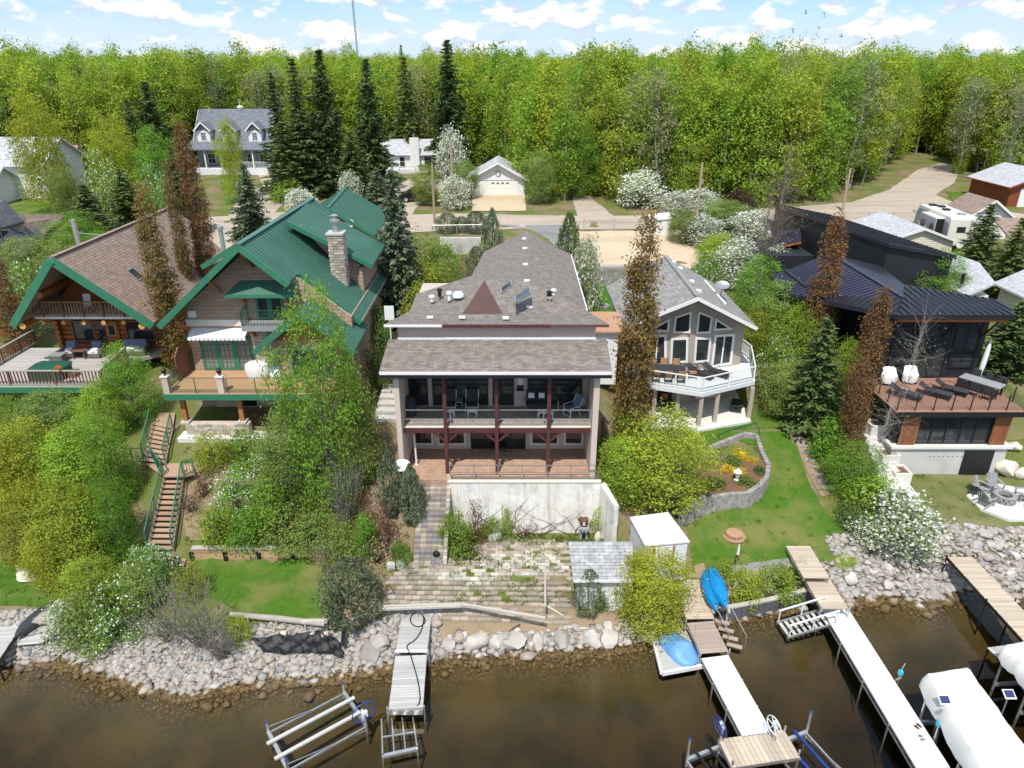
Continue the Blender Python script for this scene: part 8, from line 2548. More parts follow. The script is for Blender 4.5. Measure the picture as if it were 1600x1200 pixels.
# ---------------------------------------------------------------- shore furniture, walls, sheds
def timber_wall():
	a, b = PZ(304, 878, 1.25), PZ(512, 878, 1.25)
	r = thing('timber_wall', 'tan timber retaining wall above the left lawn', 'wall', (a.x, a.y, 1.2))
	for row in range(4):
		k = 4
		for j in range(k):
			p, q = a.lerp(b, j / k), a.lerp(b, (j + 1) / k)
			c = (p + q) / 2
			piece('timber', 'timber_wall', r, (c.x, c.y - .02, 1.3 + row * .21), ((q - p).length - .02, .16, .195), (0, 0, math.atan2((q - p).y, (q - p).x)))
	for j in (0, 1, 2, 3, 4):
		p = a.lerp(b, j / 4)
		piece('post', 'black_metal', r, (p.x, p.y - .14, 1.55), (.2, .08, .85))
	bar('cap', 'driftwood', r, a + V((0, .05, .87)), b + V((0, .05, .87)), .3, .06)
timber_wall()
def wood_stairs():
	r = thing('wooden_stairs', 'long wooden garden stairs with green metal railings below the green-roofed house', 'stairs', (-17, 33, 1.5))
	# upper flight, landing, lower flight, turning steps
	def flight(l0, r0, z0, l1, r1, z1, n):
		A0, B0, A1, B1 = G(*l0, .3), G(*r0, .3), G(*l1, .3), G(*r1, .3)
		A0.z = B0.z = max(A0.z, B0.z); A1.z = B1.z = max(A1.z, B1.z)
		for k in range(n):
			f = k / (n - 1)
			p, q = A0.lerp(A1, f), B0.lerp(B1, f)
			bar('tread', 'stair_wood', r, p, q, .27, .05)
		for p, q in ((A0, A1), (B0, B1)):
			bar('stringer', 'stair_wood', r, p + V((0, 0, -.14)), q + V((0, 0, -.14)), .06, .24)
			for f in (0, .5, 1):
				s = p.lerp(q, f); bar('rail_post', 'green_trim', r, s, s + V((0, 0, .95)), .05)
				zb = hg(s.x, s.y)
				if zb < s.z - .3: bar('support', 'stair_wood', r, V((s.x, s.y, zb - .1)), s, .1)
			bar('handrail', 'green_trim', r, p + V((0, 0, .95)), q + V((0, 0, .95)), .05, .06)
			bar('rail', 'green_trim', r, p + V((0, 0, .15)), q + V((0, 0, .15)), .03, .03)
			m = int((q - p).length / .17)
			for k in range(m):
				s = p.lerp(q, (k + .5) / m); bar('baluster', 'dark_green_metal', r, s + V((0, 0, .15)), s + V((0, 0, .93)), .018)
		return A1, B1
	flight((240, 668), (270, 668), 5.1, (226, 722), (258, 722), 3.75, 9)
	flight((257, 744), (287, 744), 3.55, (231, 856), (270, 856), 1.75, 14)
	zl = G(265, 733, .35).z
	l = [PZ(*p, zl) for p in ((228, 724), (258, 722), (300, 722), (305, 740), (287, 744), (255, 744))]
	MB().slab(l, .08).build('landing', 'stair_wood', r)
	zt = G(255, 660, .35).z
	t0 = [PZ(*p, zt) for p in ((248, 645), (274, 645), (270, 668), (240, 668))]
	MB().slab(t0, .08).build('landing', 'stair_wood', r)
	railing(r, [PZ(208, 724, zl), PZ(240, 722, zl), PZ(254, 744, zl)], .95, 'green_trim', 1.2, (1.0, .12), .15, .05, .05, balmat='dark_green_metal', balw=.018)
	railing(r, [PZ(288, 744, zl), PZ(304, 740, zl)], .95, 'green_trim', 1.2, (1.0, .12), .15, .05, .05, balmat='dark_green_metal', balw=.018)
	zb_ = G(250, 866, .3).z
	bl = [PZ(*p, zb_) for p in ((230, 858), (270, 858), (276, 868), (262, 876), (232, 872))]
	MB().slab(bl, .08).build('landing', 'stair_wood', r)
	for k in range(4):
		p, q = PZ(274 + k * 8, 858 + k * 1.5, zb_ - .08 - k * .1), PZ(266 + k * 9.5, 876 + k * 3, zb_ - .08 - k * .1)
		bar('tread', 'stair_wood', r, p, q, .25, .05)
	railing(r, [PZ(232, 876, zb_), PZ(262, 880, zb_), PZ(285, 892, zb_ - .2)], .9, 'green_trim', 1.3, (1.0, .12), .15, .05, .05, balmat='dark_green_metal', balw=.018)
	MB().slab([PZ(272, 690, 4.3), PZ(305, 690, 4.3), PZ(300, 712, 3.75), PZ(275, 712, 3.75)], down=(0, .1, 0)).build('timber_panel', 'timber_wall', r)
	w = MB().slab([PZ(212, 740, 3.5), PZ(246, 740, 3.5), PZ(246, 770, 2.7), PZ(218, 770, 2.7)], down=(0, .15, 0)).build('timber_panel', 'timber_wall', r)
wood_stairs()

def paver_terrace():
	r = thing('paver_terrace', 'worn paver terrace with white patches in front of the retaining wall', 'terrace', (-1, 30, 1.55))
	poly = [PZ(*p, 1.6) for p in ((602, 905), (640, 884), (735, 856), (760, 846), (888, 846), (895, 944), (600, 944))]
	pl = [(p.x, p.y) for p in poly]
	xs = [p[0] for p in pl]; ys = [p[1] for p in pl]
	g = np.random.default_rng(8)
	n = 0
	rows = np.arange(min(ys), max(ys), .24)
	cand = []
	for i, y in enumerate(rows):
		for x in np.arange(min(xs) + (.2 if i % 2 else 0), max(xs), .40):
			if inside(x, y, pl) and g.uniform() > .07: cand.append((x, y))
	for x, y in cand:
		white = (math.hypot((x - .6) / 2.3, (y - 29.35) / 1.0) < 1 and g.uniform() < .72) or (math.hypot((x + 2.2) / 1.6, (y - 28.6) / .5) < 1 and g.uniform() < .8)
		m = 'paver_white' if white else str(g.choice(['paver_c', 'paver_a', 'terrace_tan', 'terrace_tan']))
		piece('paver', m, r, (x + g.uniform(-.015, .015), y + g.uniform(-.012, .012), hg(x, y) + .015 + g.uniform(-.012, .012)), (.385, .225, .08), (g.uniform(-.02, .02), g.uniform(-.02, .02), g.uniform(-.04, .04)))
	for row in range(2):
		a, b = PZ(592, 948 + row * 4, 1.5), PZ(720, 944 + row * 3, 1.5)
		bar('edge_board', 'driftwood', r, a, b, .12, .1)
	bar('edge_board', 'driftwood', r, PZ(720, 944, 1.5), PZ(852, 966, 1.35), .14, .1)
	bar('edge_board', 'driftwood', r, PZ(852, 882, 1.66), PZ(852, 948, 1.62), .1, .06)
simple('paver_white', (.56, .53, .45), (.44, .41, .34), 2.2, .95, .3, 40, var=.18, dirt=.45)
simple('terrace_tan', (.33, .285, .235), (.25, .215, .175), 4, .95, .3, 40, var=.2, dirt=.2)
paver_terrace()

def sheds():
	# grey shed at the right end of the terrace
	a, b = PZ(890, 945, 1.1), PZ(978, 945, 1.1)
	r = thing('grey_shed', 'low shed with weathered grey shingle roof at the end of the terrace', 'shed', (a.x, a.y, 1.1))
	c = [PZ(896, 906, 2.75), PZ(990, 906, 2.75), PZ(988, 846, 3.35), PZ(888, 846, 3.35)]
	roof_plane(r, [c[0], c[1], c[2], c[3]], 'shed_roof_old', 'roof_slope', .1)
	x0, x1, y0, y1 = c[0].x + .25, c[1].x - .25, c[0].y + .25, c[2].y - .2
	bx('wall', 'white_siding', r, x0, x1, y0, y1, hg(x0, y0) - .4, 2.72)
	bar('eave_board', 'white_paint', r, c[0] + V((0, -.03, -.06)), c[1] + V((0, -.03, -.06)), .04, .14)
	bx('door', 'white_paint', r, x0 + 1.0, x0 + 2.6, y0 - .04, y0 - .003, 1.2, 2.5)
	# white shed
	q = [PZ(984, 808, 3.7), PZ(1044, 800, 3.7), PZ(1078, 846, 3.45), PZ(1008, 852, 3.45)]
	s = thing('white_shed', 'white garden shed with plain white roof beside the stone-edged bed', 'shed', (q[3].x, q[3].y, 1.3))
	roof_plane(s, q, 'white_paint', 'roof_slope', .08)
	cc = sum(q, V((0, 0, 0))) / 4
	fp = [cc + (p - cc) * .94 for p in q]
	MB().prism([(p.x, p.y) for p in fp], 1.0, 3.42).build('wall', 'white_siding', s)
	f0, f1 = fp[3], fp[2]
	bar('door_frame', 'timber_beam', s, f0.lerp(f1, .2) + V((0, -.05, -2.0)), f0.lerp(f1, .2) + V((0, -.05, -.2)), .08)
	bar('door_frame', 'timber_beam', s, f0.lerp(f1, .68) + V((0, -.05, -2.0)), f0.lerp(f1, .68) + V((0, -.05, -.2)), .08)
	dm = f0.lerp(f1, .44)
	bx('door', 'white_paint', s, dm.x - .42, dm.x + .42, dm.y - .1, dm.y - .05, 1.3, 3.15)
	# person bending behind the grey shed
	b = PZ(912, 846, 1.72)
	person((b.x, b.y + .1, 1.66))
	k = thing('garden_stone', 'pale upright stone beside the person at the wall', 'rock', PZ(934, 842, 1.7))
	MB().lathe([(.2, -.1), (.22, .15), (.12, .4), (.02, .5)], PZ(934, 842, 1.7), 9).build('stone', 'white_boulder', k, smooth=True)
def person(loc):
	"""person bending forward, back to the lake"""
	r = thing('person', 'person in brown top and grey trousers bending over at the retaining wall', 'person', loc, local=True)
	J = {'pelvis': (0, 0, .88), 'waist': (0, .14, 1.02), 'chest': (0, .42, 1.16), 'neck': (0, .62, 1.16), 'head': (0, .78, 1.08), 'crown': (0, .88, 1.02),
		 'hl': (-.1, -.01, .84), 'kl': (-.14, .03, .46), 'al': (-.16, -.03, .08), 'tl': (-.17, .12, .03), 'hr': (.1, -.01, .84), 'kr': (.14, .03, .46), 'ar': (.16, -.03, .08), 'tr': (.17, .12, .03),
		 'sl': (-.19, .48, 1.14), 'el': (-.24, .62, .88), 'wl': (-.16, .78, .70), 'fl': (-.13, .84, .63), 'sr': (.19, .48, 1.14), 'er': (.24, .62, .88), 'wr': (.16, .78, .70), 'fr': (.13, .84, .63)}
	Rr = {'pelvis': .15, 'waist': .14, 'chest': .165, 'neck': .06, 'head': .10, 'crown': .085, 'hl': .095, 'kl': .062, 'al': .045, 'tl': .04, 'hr': .095, 'kr': .062, 'ar': .045, 'tr': .04, 'sl': .065, 'el': .045, 'wl': .032, 'fl': .03, 'sr': .065, 'er': .045, 'wr': .032, 'fr': .03}
	E = [('pelvis', 'waist'), ('waist', 'chest'), ('chest', 'neck'), ('neck', 'head'), ('head', 'crown'), ('pelvis', 'hl'), ('hl', 'kl'), ('kl', 'al'), ('al', 'tl'), ('pelvis', 'hr'), ('hr', 'kr'), ('kr', 'ar'), ('ar', 'tr'), ('chest', 'sl'), ('sl', 'el'), ('el', 'wl'), ('wl', 'fl'), ('chest', 'sr'), ('sr', 'er'), ('er', 'wr'), ('wr', 'fr')]
	def skin(name, names, mat, grow, levels=2, slim=()):
		idx = {n: i for i, n in enumerate(names)}
		me = bpy.data.meshes.new(name)
		me.from_pydata([J[n] for n in names], [(idx[a], idx[b]) for a, b in E if a in idx and b in idx], [])
		me.materials.append(MAT[mat])
		o = link(name, me, r)
		md = o.modifiers.new('skin', 'SKIN')
		sv = me.skin_vertices[0].data if me.skin_vertices else None
		if sv is None:
			bm = bmesh.new(); bm.from_mesh(me); bm.verts.layers.skin.verify(); bm.to_mesh(me); bm.free(); sv = me.skin_vertices[0].data
		for n in names: sv[idx[n]].radius = (Rr[n] * grow * (.62 if n in slim else 1),) * 2
		for i, n in enumerate(names): sv[i].use_root = (i == 0)
		o.modifiers.new('sub', 'SUBSURF').levels = levels
		o.modifiers['sub'].render_levels = levels
		md.use_smooth_shade = True
		return o
	skin('body', list(J), 'skin', 1.0, 2, ('pelvis', 'waist', 'chest', 'hl', 'hr', 'kl', 'kr', 'sl', 'sr', 'el', 'er'))
	skin('trousers', ['pelvis', 'hl', 'kl', 'al', 'hr', 'kr', 'ar'], 'denim_grey', 1.3)
	skin('shirt', ['chest', 'waist', 'neck', 'sl', 'el', 'sr', 'er'], 'brown_cloth', 1.38)
	bar('belt', 'black_metal', r, (-.17, .06, .95), (.17, .06, .95), .3, .07)
	MB().lathe([(.125, -.06), (.135, .02), (.12, .1), (.06, .15), (.01, .155)], (0, .80, 1.08), 12).build('hair', 'brown_cloth', r, smooth=True)
	for s in (-1, 1):
		bx('shoe', 'black_rubber', r, s * .165 - .05, s * .165 + .05, -.09, .17, 0, .09)
		for k in range(4): bar('finger', 'skin', r, (s * (.10 + .018 * k), .84, .63), (s * (.10 + .016 * k), .875, .555 + .008 * abs(k - 1)), .016)
		bar('finger', 'skin', r, (s * .095, .82, .64), (s * .07, .85, .59), .018)
sheds()

def garden_bed():
	r = thing('stone_bed_wall', 'curved grey block wall around the flower bed on the lawn', 'wall', (11.5, 34.5, 1.8))
	out = [PZ(*p, 2.0) for p in ((1062, 818), (1085, 808), (1110, 800), (1140, 795), (1165, 793), (1185, 782), (1195, 768), (1197, 748))]
	out += [PZ(*p, 3.0) for p in ((1190, 712), (1180, 694), (1160, 693), (1130, 702), (1100, 712))]
	# outline at the wall foot, blocks in six courses
	sm = []
	for i in range(len(out) - 1):
		for j in range(5): sm.append(out[i].lerp(out[i + 1], j / 5))
	for i in range(len(sm) - 1):
		a, b = sm[i], sm[i + 1]
		zb = min(hg(a.x, a.y), hg(b.x, b.y))
		n = max(1, int((3.05 - zb) / .2))
		c = (a + b) / 2
		for k in range(n + 1):
			piece('block', 'block_stone', r, (c.x, c.y + k * .015, zb + .08 + k * .2 - .06), ((b - a).length * .97, .26, .19), (0, 0, math.atan2((b - a).y, (b - a).x)))
	poly = [(p.x, p.y + .05) for p in sm[::3]] + [(9.3, 33.6)]
	MB().prism(poly, 1.4, 2.96).build('bed_soil', 'mulch', r)
	c = PZ(1151, 750, 3.0)
	l = thing('stone_lantern', 'small white stone lantern in the flower bed', 'lantern', (c.x, c.y, 2.95), local=True)
	MB().lathe([(.14, 0), (.16, .08), (.08, .12), (.07, .3), (.15, .34), (.15, .38)], (0, 0, 0), 8).build('pedestal', 'white_paint', l)
	for k in range(4):
		a = math.pi / 2 * k + .78; bar('pillar', 'white_paint', l, (.1 * math.cos(a), .1 * math.sin(a), .38), (.1 * math.cos(a), .1 * math.sin(a), .58), .05)
	MB().lathe([(.27, .58), (.26, .62), (.1, .74), (.04, .78), (.05, .83), (.01, .86)], (0, 0, 0), 6).build('roof', 'white_paint', l)
	c = G(1147, 838)
	f = thing('fire_pit', 'round tan brick fire pit on the lawn behind the kayaks', 'fire pit', (c.x, c.y, c.z), local=True)
	MB().lathe([(.62, .0), (.6, .07), (.02, .07)], (0, 0, 0), 22).build('pad', 'terracotta', f)
	for k in range(16):
		a = 2 * math.pi * k / 16
		piece('brick', 'terracotta', f, (.38 * math.cos(a), .38 * math.sin(a), .15), (.16, .13, .16), (0, 0, a))
	MB().lathe([(.36, .1), (.42, .24), (.3, .26), (.02, .25)], (0, 0, 0), 18).build('lid', 'terracotta', f, smooth=True)
	q = G(1148, 892)
	w = thing('windsock', 'red and white windsock on a thin pole by the kayaks', 'windsock', (q.x, q.y, q.z), local=True)
	pipe('pole', 'aluminium', w, [(0, 0, -.1), (.02, 0, 1.75)], .012, 5)
	MB().tube([(.02, 0, 1.7), (.03, .0, 1.35), (.02, 0, 1.05)], [.03, .055, .07], 8, False).build('sleeve', 'white_fabric', w, smooth=True)
	MB().tube([(.02, 0, 1.05), (.0, 0, .9)], [.07, .085], 8, False).build('cuff', 'maroon', w, smooth=True)
	# lake wall between the docks, paved strip and gravel strip
	a, b, c2 = PZ(1122, 965, .25), PZ(1200, 950, .25), PZ(1282, 928, .25)
	lw = thing('lake_wall', 'dark low lake wall between the two right docks', 'wall', (a.x, a.y, 0))
	k = 0
	for p, q in ((a, b), (b, c2)):
		for i in range(9):
			s, e = p.lerp(q, i / 9), p.lerp(q, (i + 1) / 9)
			m = (s + e) / 2
			piece('slab', 'asphalt', lw, (m.x, m.y, .28), ((e - s).length - .02, .16, .85 + .06 * (i % 3)), (0, R(2 * (i % 3 - 1)), math.atan2((e - s).y, (e - s).x)))
		bar('cap', 'driftwood', lw, p + V((0, .02, .52)), q + V((0, .02, .52)), .24, .09)
	patch('path', gp((1118, 888), (1240, 872), (1246, 882), (1170, 896), (1125, 900)), 'driveway', .05, .5, .03)
	patch('gravel_strip', gp((1234, 668), (1246, 668), (1268, 705), (1300, 775), (1282, 776), (1252, 718)), 'dry_bank', .05, .5, .03)
	patch('shore_path', gp((1085, 885), (1100, 880), (1105, 905), (1088, 905)), 'dry_bank', .05, .5, .03)
	st = thing('stepping_stones', 'row of stone treads in the gravel strip along the hedge', 'path', G(1260, 715))
	for k in range(9):
		p = G(1241 + k * 6.2, 676 + k * 11)
		piece('tread', 'block_stone', st, (p.x, p.y, p.z + .06), (.62, .3, .1), (0, 0, R(-8)))
	# garden hose on the lawn
	hp = [G(*p) + V((0, 0, .06)) for p in ((1185, 662), (1160, 668), (1135, 675), (1122, 682), (1126, 690), (1150, 690))]
	MB().tube(hp, .03, 6).build('garden_hose', 'dark_green_metal', None, hp[0], smooth=True, label='green hose lying in a loop on the lawn below the patio', cat='hose')
	hp = [G(*p) + V((0, 0, .06)) for p in ((1178, 660), (1186, 672), (1188, 690), (1191, 712))]
	MB().tube(hp, .03, 6).build('garden_hose', 'dark_green_metal', None, hp[0], smooth=True, label='green hose running down the lawn beside the bed wall', cat='hose')
garden_bed()

def shore_items():
	a, b = PZ(360, 960, 1.25), PZ(508, 975, 1.15)
	lg = thing('driftwood_log', 'long bleached log along the front of the left lawn', 'log', (a.x, a.y, 1.1))
	MB().tube([a, a.lerp(b, .5) + V((0, .03, .02)), b], [.13, .15, .14], 10).build('trunk', 'driftwood', lg, smooth=True)
	MB().tube([b + V((-1.1, .1, .05)), b + V((.1, .12, .05))], [.14, .13], 10).build('stub', 'driftwood', lg, smooth=True)
	for k in range(3): bar('stake', 'driftwood', lg, a.lerp(b, .2 + .3 * k) + V((0, -.2, -.6)), a.lerp(b, .2 + .3 * k) + V((0, -.17, .1)), .07)
	p = [PZ(*q, .85) for q in ((393, 1000), (430, 994), (470, 992), (508, 986), (530, 1000), (536, 1016), (500, 1012), (470, 1012), (440, 1014), (410, 1012))]
	g = np.random.default_rng(4)
	s = thing('plastic_sheet', 'crumpled black plastic sheet on the rocks below the left lawn', 'sheet', p[0])
	vs, fs = [], []
	N, Mx = 30, 8
	top = [p[0], p[1], p[2], p[3], p[4]]; bot = [p[9], p[8], p[7], p[6], p[5]]
	def on(ch, u):
		u *= len(ch) - 1; i = min(int(u), len(ch) - 2); return ch[i].lerp(ch[i + 1], u - i)
	for i in range(N + 1):
		for j in range(Mx + 1):
			q = on(top, i / N).lerp(on(bot, i / N), j / Mx)
			vs.append(V((q.x, q.y, hg(q.x, q.y) + .33 + .05 * math.sin(i * .9 + j * 1.3) + .04 * math.sin(i * 2.3 - j) + .03 * g.normal())))
	mb = MB(); mb.v = vs
	mb.f = [(i * (Mx + 1) + j, (i + 1) * (Mx + 1) + j, (i + 1) * (Mx + 1) + j + 1, i * (Mx + 1) + j + 1) for i in range(N) for j in range(Mx)]
	o = mb.build('sheet', 'black_rubber', s, smooth=True)
	for px, py, z in ((443, 988, .95), (510, 986, 1.0)):
		q = PZ(px, py, z); boulder((q.x, q.y, hg(q.x, q.y) + .25), .17, 'pale stone weighing down the black sheet', 'stones on the black sheet', mesh=WROCKS[0])
	q = PZ(535, 1000, .8)
	MB().tube([q + V((0, .5, .25)), q + V((.05, 0, .2)), q + V((.08, -.35, .02))], .09, 8).build('drain_pipe', 'black_rubber', None, q, smooth=True, label='black corrugated pipe end at the shore beside the juniper', cat='pipe')
	for px0, py0, px1, py1, z, w, lab in ((888, 982, 945, 988, .95, .12, 'bleached plank lying above the shore stones'), (812, 978, 792, 992, 1.0, .1, 'dark short stick on the dry bank'), (848, 946, 880, 964, 1.45, .1, 'thin bleached branch at the terrace corner'), (395, 985, 430, 988, 1.0, .1, 'weathered plank beside the black sheet')):
		A, B = G(px0, py0) + V((0, 0, .08)), G(px1, py1) + V((0, 0, .08))
		MB().tube([A, A.lerp(B, .5) + V((0, 0, .03)), B], [w * .5, w * .55, w * .35], 7).build('driftwood_branch', 'driftwood' if 'dark' not in lab else 'bark_brown', None, A, smooth=True, label=lab, cat='wood')
	c = PZ(682, 868, 2.0)
	b = thing('black_bag', 'small black bag on the lower paver steps', 'bag', (c.x, c.y, 1.98), local=True)
	MB().lathe([(.18, 0), (.2, .1), (.15, .24), (.06, .3), (.01, .31)], (0, 0, 0), 10, 1, .7).build('body', 'black_rubber', b, smooth=True)
	pipe('handle', 'black_rubber', b, [(-.08, 0, .27), (0, 0, .44), (.08, 0, .27)], .015, 5)
	for k, (px, py) in enumerate(((612, 888), (626, 886), (768, 844), (776, 842))):
		q = G(px, py)
		piece('concrete_block', 'concrete', None, (q.x, q.y, q.z + .15), (.4, .3, .34), (0, 0, R(8 * k)), label='loose grey concrete block at the %s of the terrace' % ('left end' if k < 2 else 'back edge'), cat='block', group='loose concrete blocks by the terrace, ' + ('left' if k < 2 else 'back'))
	q = G(45, 890)
	cr = thing('concrete_ring', 'pale concrete well ring on the left lawn', 'ring', (q.x, q.y, q.z), local=True)
	MB().lathe([(.5, -.1), (.5, .35), (.36, .36), (.36, .1), (.02, .1)], (0, 0, 0), 18).build('ring', 'concrete', cr, smooth=True)
	MB().lathe([(.34, .1), (.34, .14), (.02, .15)], (0, 0, 0), 14).build('fill', 'mulch', cr)
shore_items()

# ---------------------------------------------------------------- furniture
def recliner(label, loc, rz, mat='charcoal_fabric', frame='aluminium', name='patio_recliner'):
	r = thing(name, label, 'chair', loc, local=True, rotz=rz)
	bx('seat', mat, r, -.3, .3, -.3, .28, .4, .5)
	MB().slab([V((-.3, .24, .46)), V((.3, .24, .46)), V((.3, .5, 1.12)), V((-.3, .5, 1.12))], down=(0, .1, .02)).build('backrest', mat, r)
	for s in (-1, 1):
		pipe('arm', frame, r, [(s * .34, -.3, 0), (s * .34, -.3, .64), (s * .34, .32, .66), (s * .34, .5, 1.1)], .02, 6)
		pipe('leg', frame, r, [(s * .34, .4, 0), (s * .34, .2, .42)], .02, 6)
	pipe('front_bar', frame, r, [(-.34, -.3, .1), (.34, -.3, .1)], .018, 5)
	pipe('foot_bar', frame, r, [(-.34, -.3, .4), (.34, -.3, .4)], .018, 5)
	return r
def small_table(label, loc, w=.5, d=.5, hgt=.5, mat='grey_metal', frame='aluminium', name='side_table'):
	r = thing(name, label, 'table', loc, local=True)
	bx('table_top', mat, r, -w / 2, w / 2, -d / 2, d / 2, hgt - .04, hgt)
	for a in (-1, 1):
		for b in (-1, 1): bar('leg', frame, r, (a * w * .5, b * d * .42, 0), (a * w * .38, b * d * .36, hgt - .04), .035)
	return r
def centre_furniture():
	D = 7.7
	def at(px, py): q = PZ(px, py, D); return (q.x, q.y, D)
	recliner('left dark recliner on the balcony of the stucco house', at(703, 643), 0)
	recliner('right dark recliner on the balcony of the stucco house', at(738, 643), 0)
	small_table('small grey table between the balcony recliners', at(716, 638))
	for px, lab in ((703, 'white footstool in front of the left balcony recliner'), (738, 'white footstool in front of the right balcony recliner')):
		small_table(lab, at(px, 650), .5, .35, .36, 'white_fabric', 'white_paint', 'footstool')
	r = thing('loveseat', 'dark patterned loveseat on the right half of the balcony', 'sofa', at(846, 641), local=True)
	bx('seat', 'charcoal_fabric', r, -.85, .85, -.3, .28, .38, .5)
	for k in range(3):
		x = -.82 + k * .56
		MB().slab([V((x, .2, .48)), V((x + .52, .2, .48)), V((x + .52, .38, 1.02)), V((x, .38, 1.02))], down=(0, .1, .02)).build('back_cushion', 'charcoal_fabric', r)
		if k < 2: bx('pillow', 'white_fabric', r, x + .1, x + .42, .1, .19, .7, .98)
	for s in (-1, 1):
		pipe('arm', 'aluminium', r, [(s * .9, -.3, 0), (s * .9, -.3, .64), (s * .9, .34, .66), (s * .9, .4, 0)], .022, 6)
	small_table('white coffee table behind the third maroon post', at(852, 653), .85, .45, .42, 'white_paint', 'white_paint', 'coffee_table')
	recliner('white-framed chair at the right end of the balcony', at(893, 650), R(-60), 'blue_grey_fabric', 'white_paint', 'armchair')
	b = thing('covered_barbecue', 'barbecue under a dark grey cover in the left corner of the balcony', 'grill', at(639, 648), local=True)
	MB().lathe([(.42, 0), (.44, .6), (.42, .8), (.3, 1.05), (.05, 1.12)], (0, 0, 0), 14, 1, .75).build('cover', 'charcoal_fabric', b, smooth=True)
	b = thing('patio_table', 'round black wire table on the lower patio behind the middle post', 'table', (PZ(780, 705, 5).x, PZ(780, 705, 5).y - .1, 5.0), local=True)
	MB().lathe([(.45, .44), (.46, .47), (.45, .5), (.02, .5)], (0, 0, 0), 20).build('table_top', 'black_metal', b)
	for k in range(3):
		a = 2.09 * k; bar('leg', 'black_metal', b, (.36 * math.cos(a), .36 * math.sin(a), 0), (.1 * math.cos(a), .1 * math.sin(a), .45), .03)
	w = thing('wall_thermometer', 'tall pale wall ornament between the balcony doors', 'ornament', (PY(813, 590, 35.4).x, 35.36, 8.4))
	x = PY(813, 590, 35.4).x
	bx('plate', 'white_siding', w, x - .14, x + .14, 35.33, 35.39, 9.0, 10.05)
	bx('frame', 'black_metal', w, x - .18, x + .18, 35.335, 35.385, 8.75, 8.99)
	bx('shelf', 'black_metal', w, x - .2, x + .2, 35.2, 35.39, 8.7, 8.748)
	p = thing('white_pipe', 'white upright post in the left corner of the lower patio', 'post', (-5.2, 33.6, 5.0))
	pipe('shaft', 'white_paint', p, [(-5.2, 33.6, 5.0), (-5.25, 33.7, 6.9)], .05, 8)
	MB().lathe([(.09, 0), (.09, .05), (.03, .07)], (-5.2, 33.6, 5.0), 8).build('foot', 'white_paint', p)
centre_furniture()

def lounger(label, loc, rz, mat='charcoal_fabric', frame='black_metal', group=None):
	r = thing('sun_lounger', label, 'lounger', loc, local=True, rotz=rz, group=group)
	bx('bed', mat, r, -.32, .32, -1.0, .3, .3, .36)
	MB().slab([V((-.32, .3, .36)), V((.32, .3, .36)), V((.32, .85, .68)), V((-.32, .85, .68))], .05).build('backrest', mat, r)
	for s in (-1, 1):
		bar('side_rail', frame, r, (s * .33, -1.0, .3), (s * .33, .6, .3), .04)
		for y in (-.85, .5): bar('leg', frame, r, (s * .33, y, 0), (s * .33, y, .3), .04)
		pipe('arm', frame, r, [(s * .36, -.2, .32), (s * .36, -.1, .55), (s * .36, .4, .55), (s * .36, .5, .35)], .018, 5)
	return r
def dining_chair(label, loc, rz, mat, frame, group):
	r = thing('dining_chair', label, 'chair', loc, local=True, rotz=rz, group=group)
	bx('seat', mat, r, -.24, .24, -.24, .24, .42, .47)
	MB().slab([V((-.24, .22, .47)), V((.24, .22, .47)), V((.24, .3, .95)), V((-.24, .3, .95))], down=(0, .03, 0)).build('backrest', mat, r)
	for s in (-1, 1):
		bar('leg', frame, r, (s * .23, -.23, 0), (s * .23, -.23, .66), .03); bar('leg', frame, r, (s * .23, .25, 0), (s * .23, .28, .95), .03)
		bar('arm', frame, r, (s * .25, -.24, .66), (s * .25, .27, .68), .04, .025)
	return r
def dining_table(label, loc, rz, L, W, top, frame):
	r = thing('dining_table', label, 'table', loc, local=True, rotz=rz)
	bx('table_top', top, r, -L / 2, L / 2, -W / 2, W / 2, .7, .74)
	for a in (-1, 1):
		for b in (-1, 1): bar('leg', frame, r, (a * (L / 2 - .1), b * (W / 2 - .1), 0), (a * (L / 2 - .1), b * (W / 2 - .1), .7), .06)
	return r
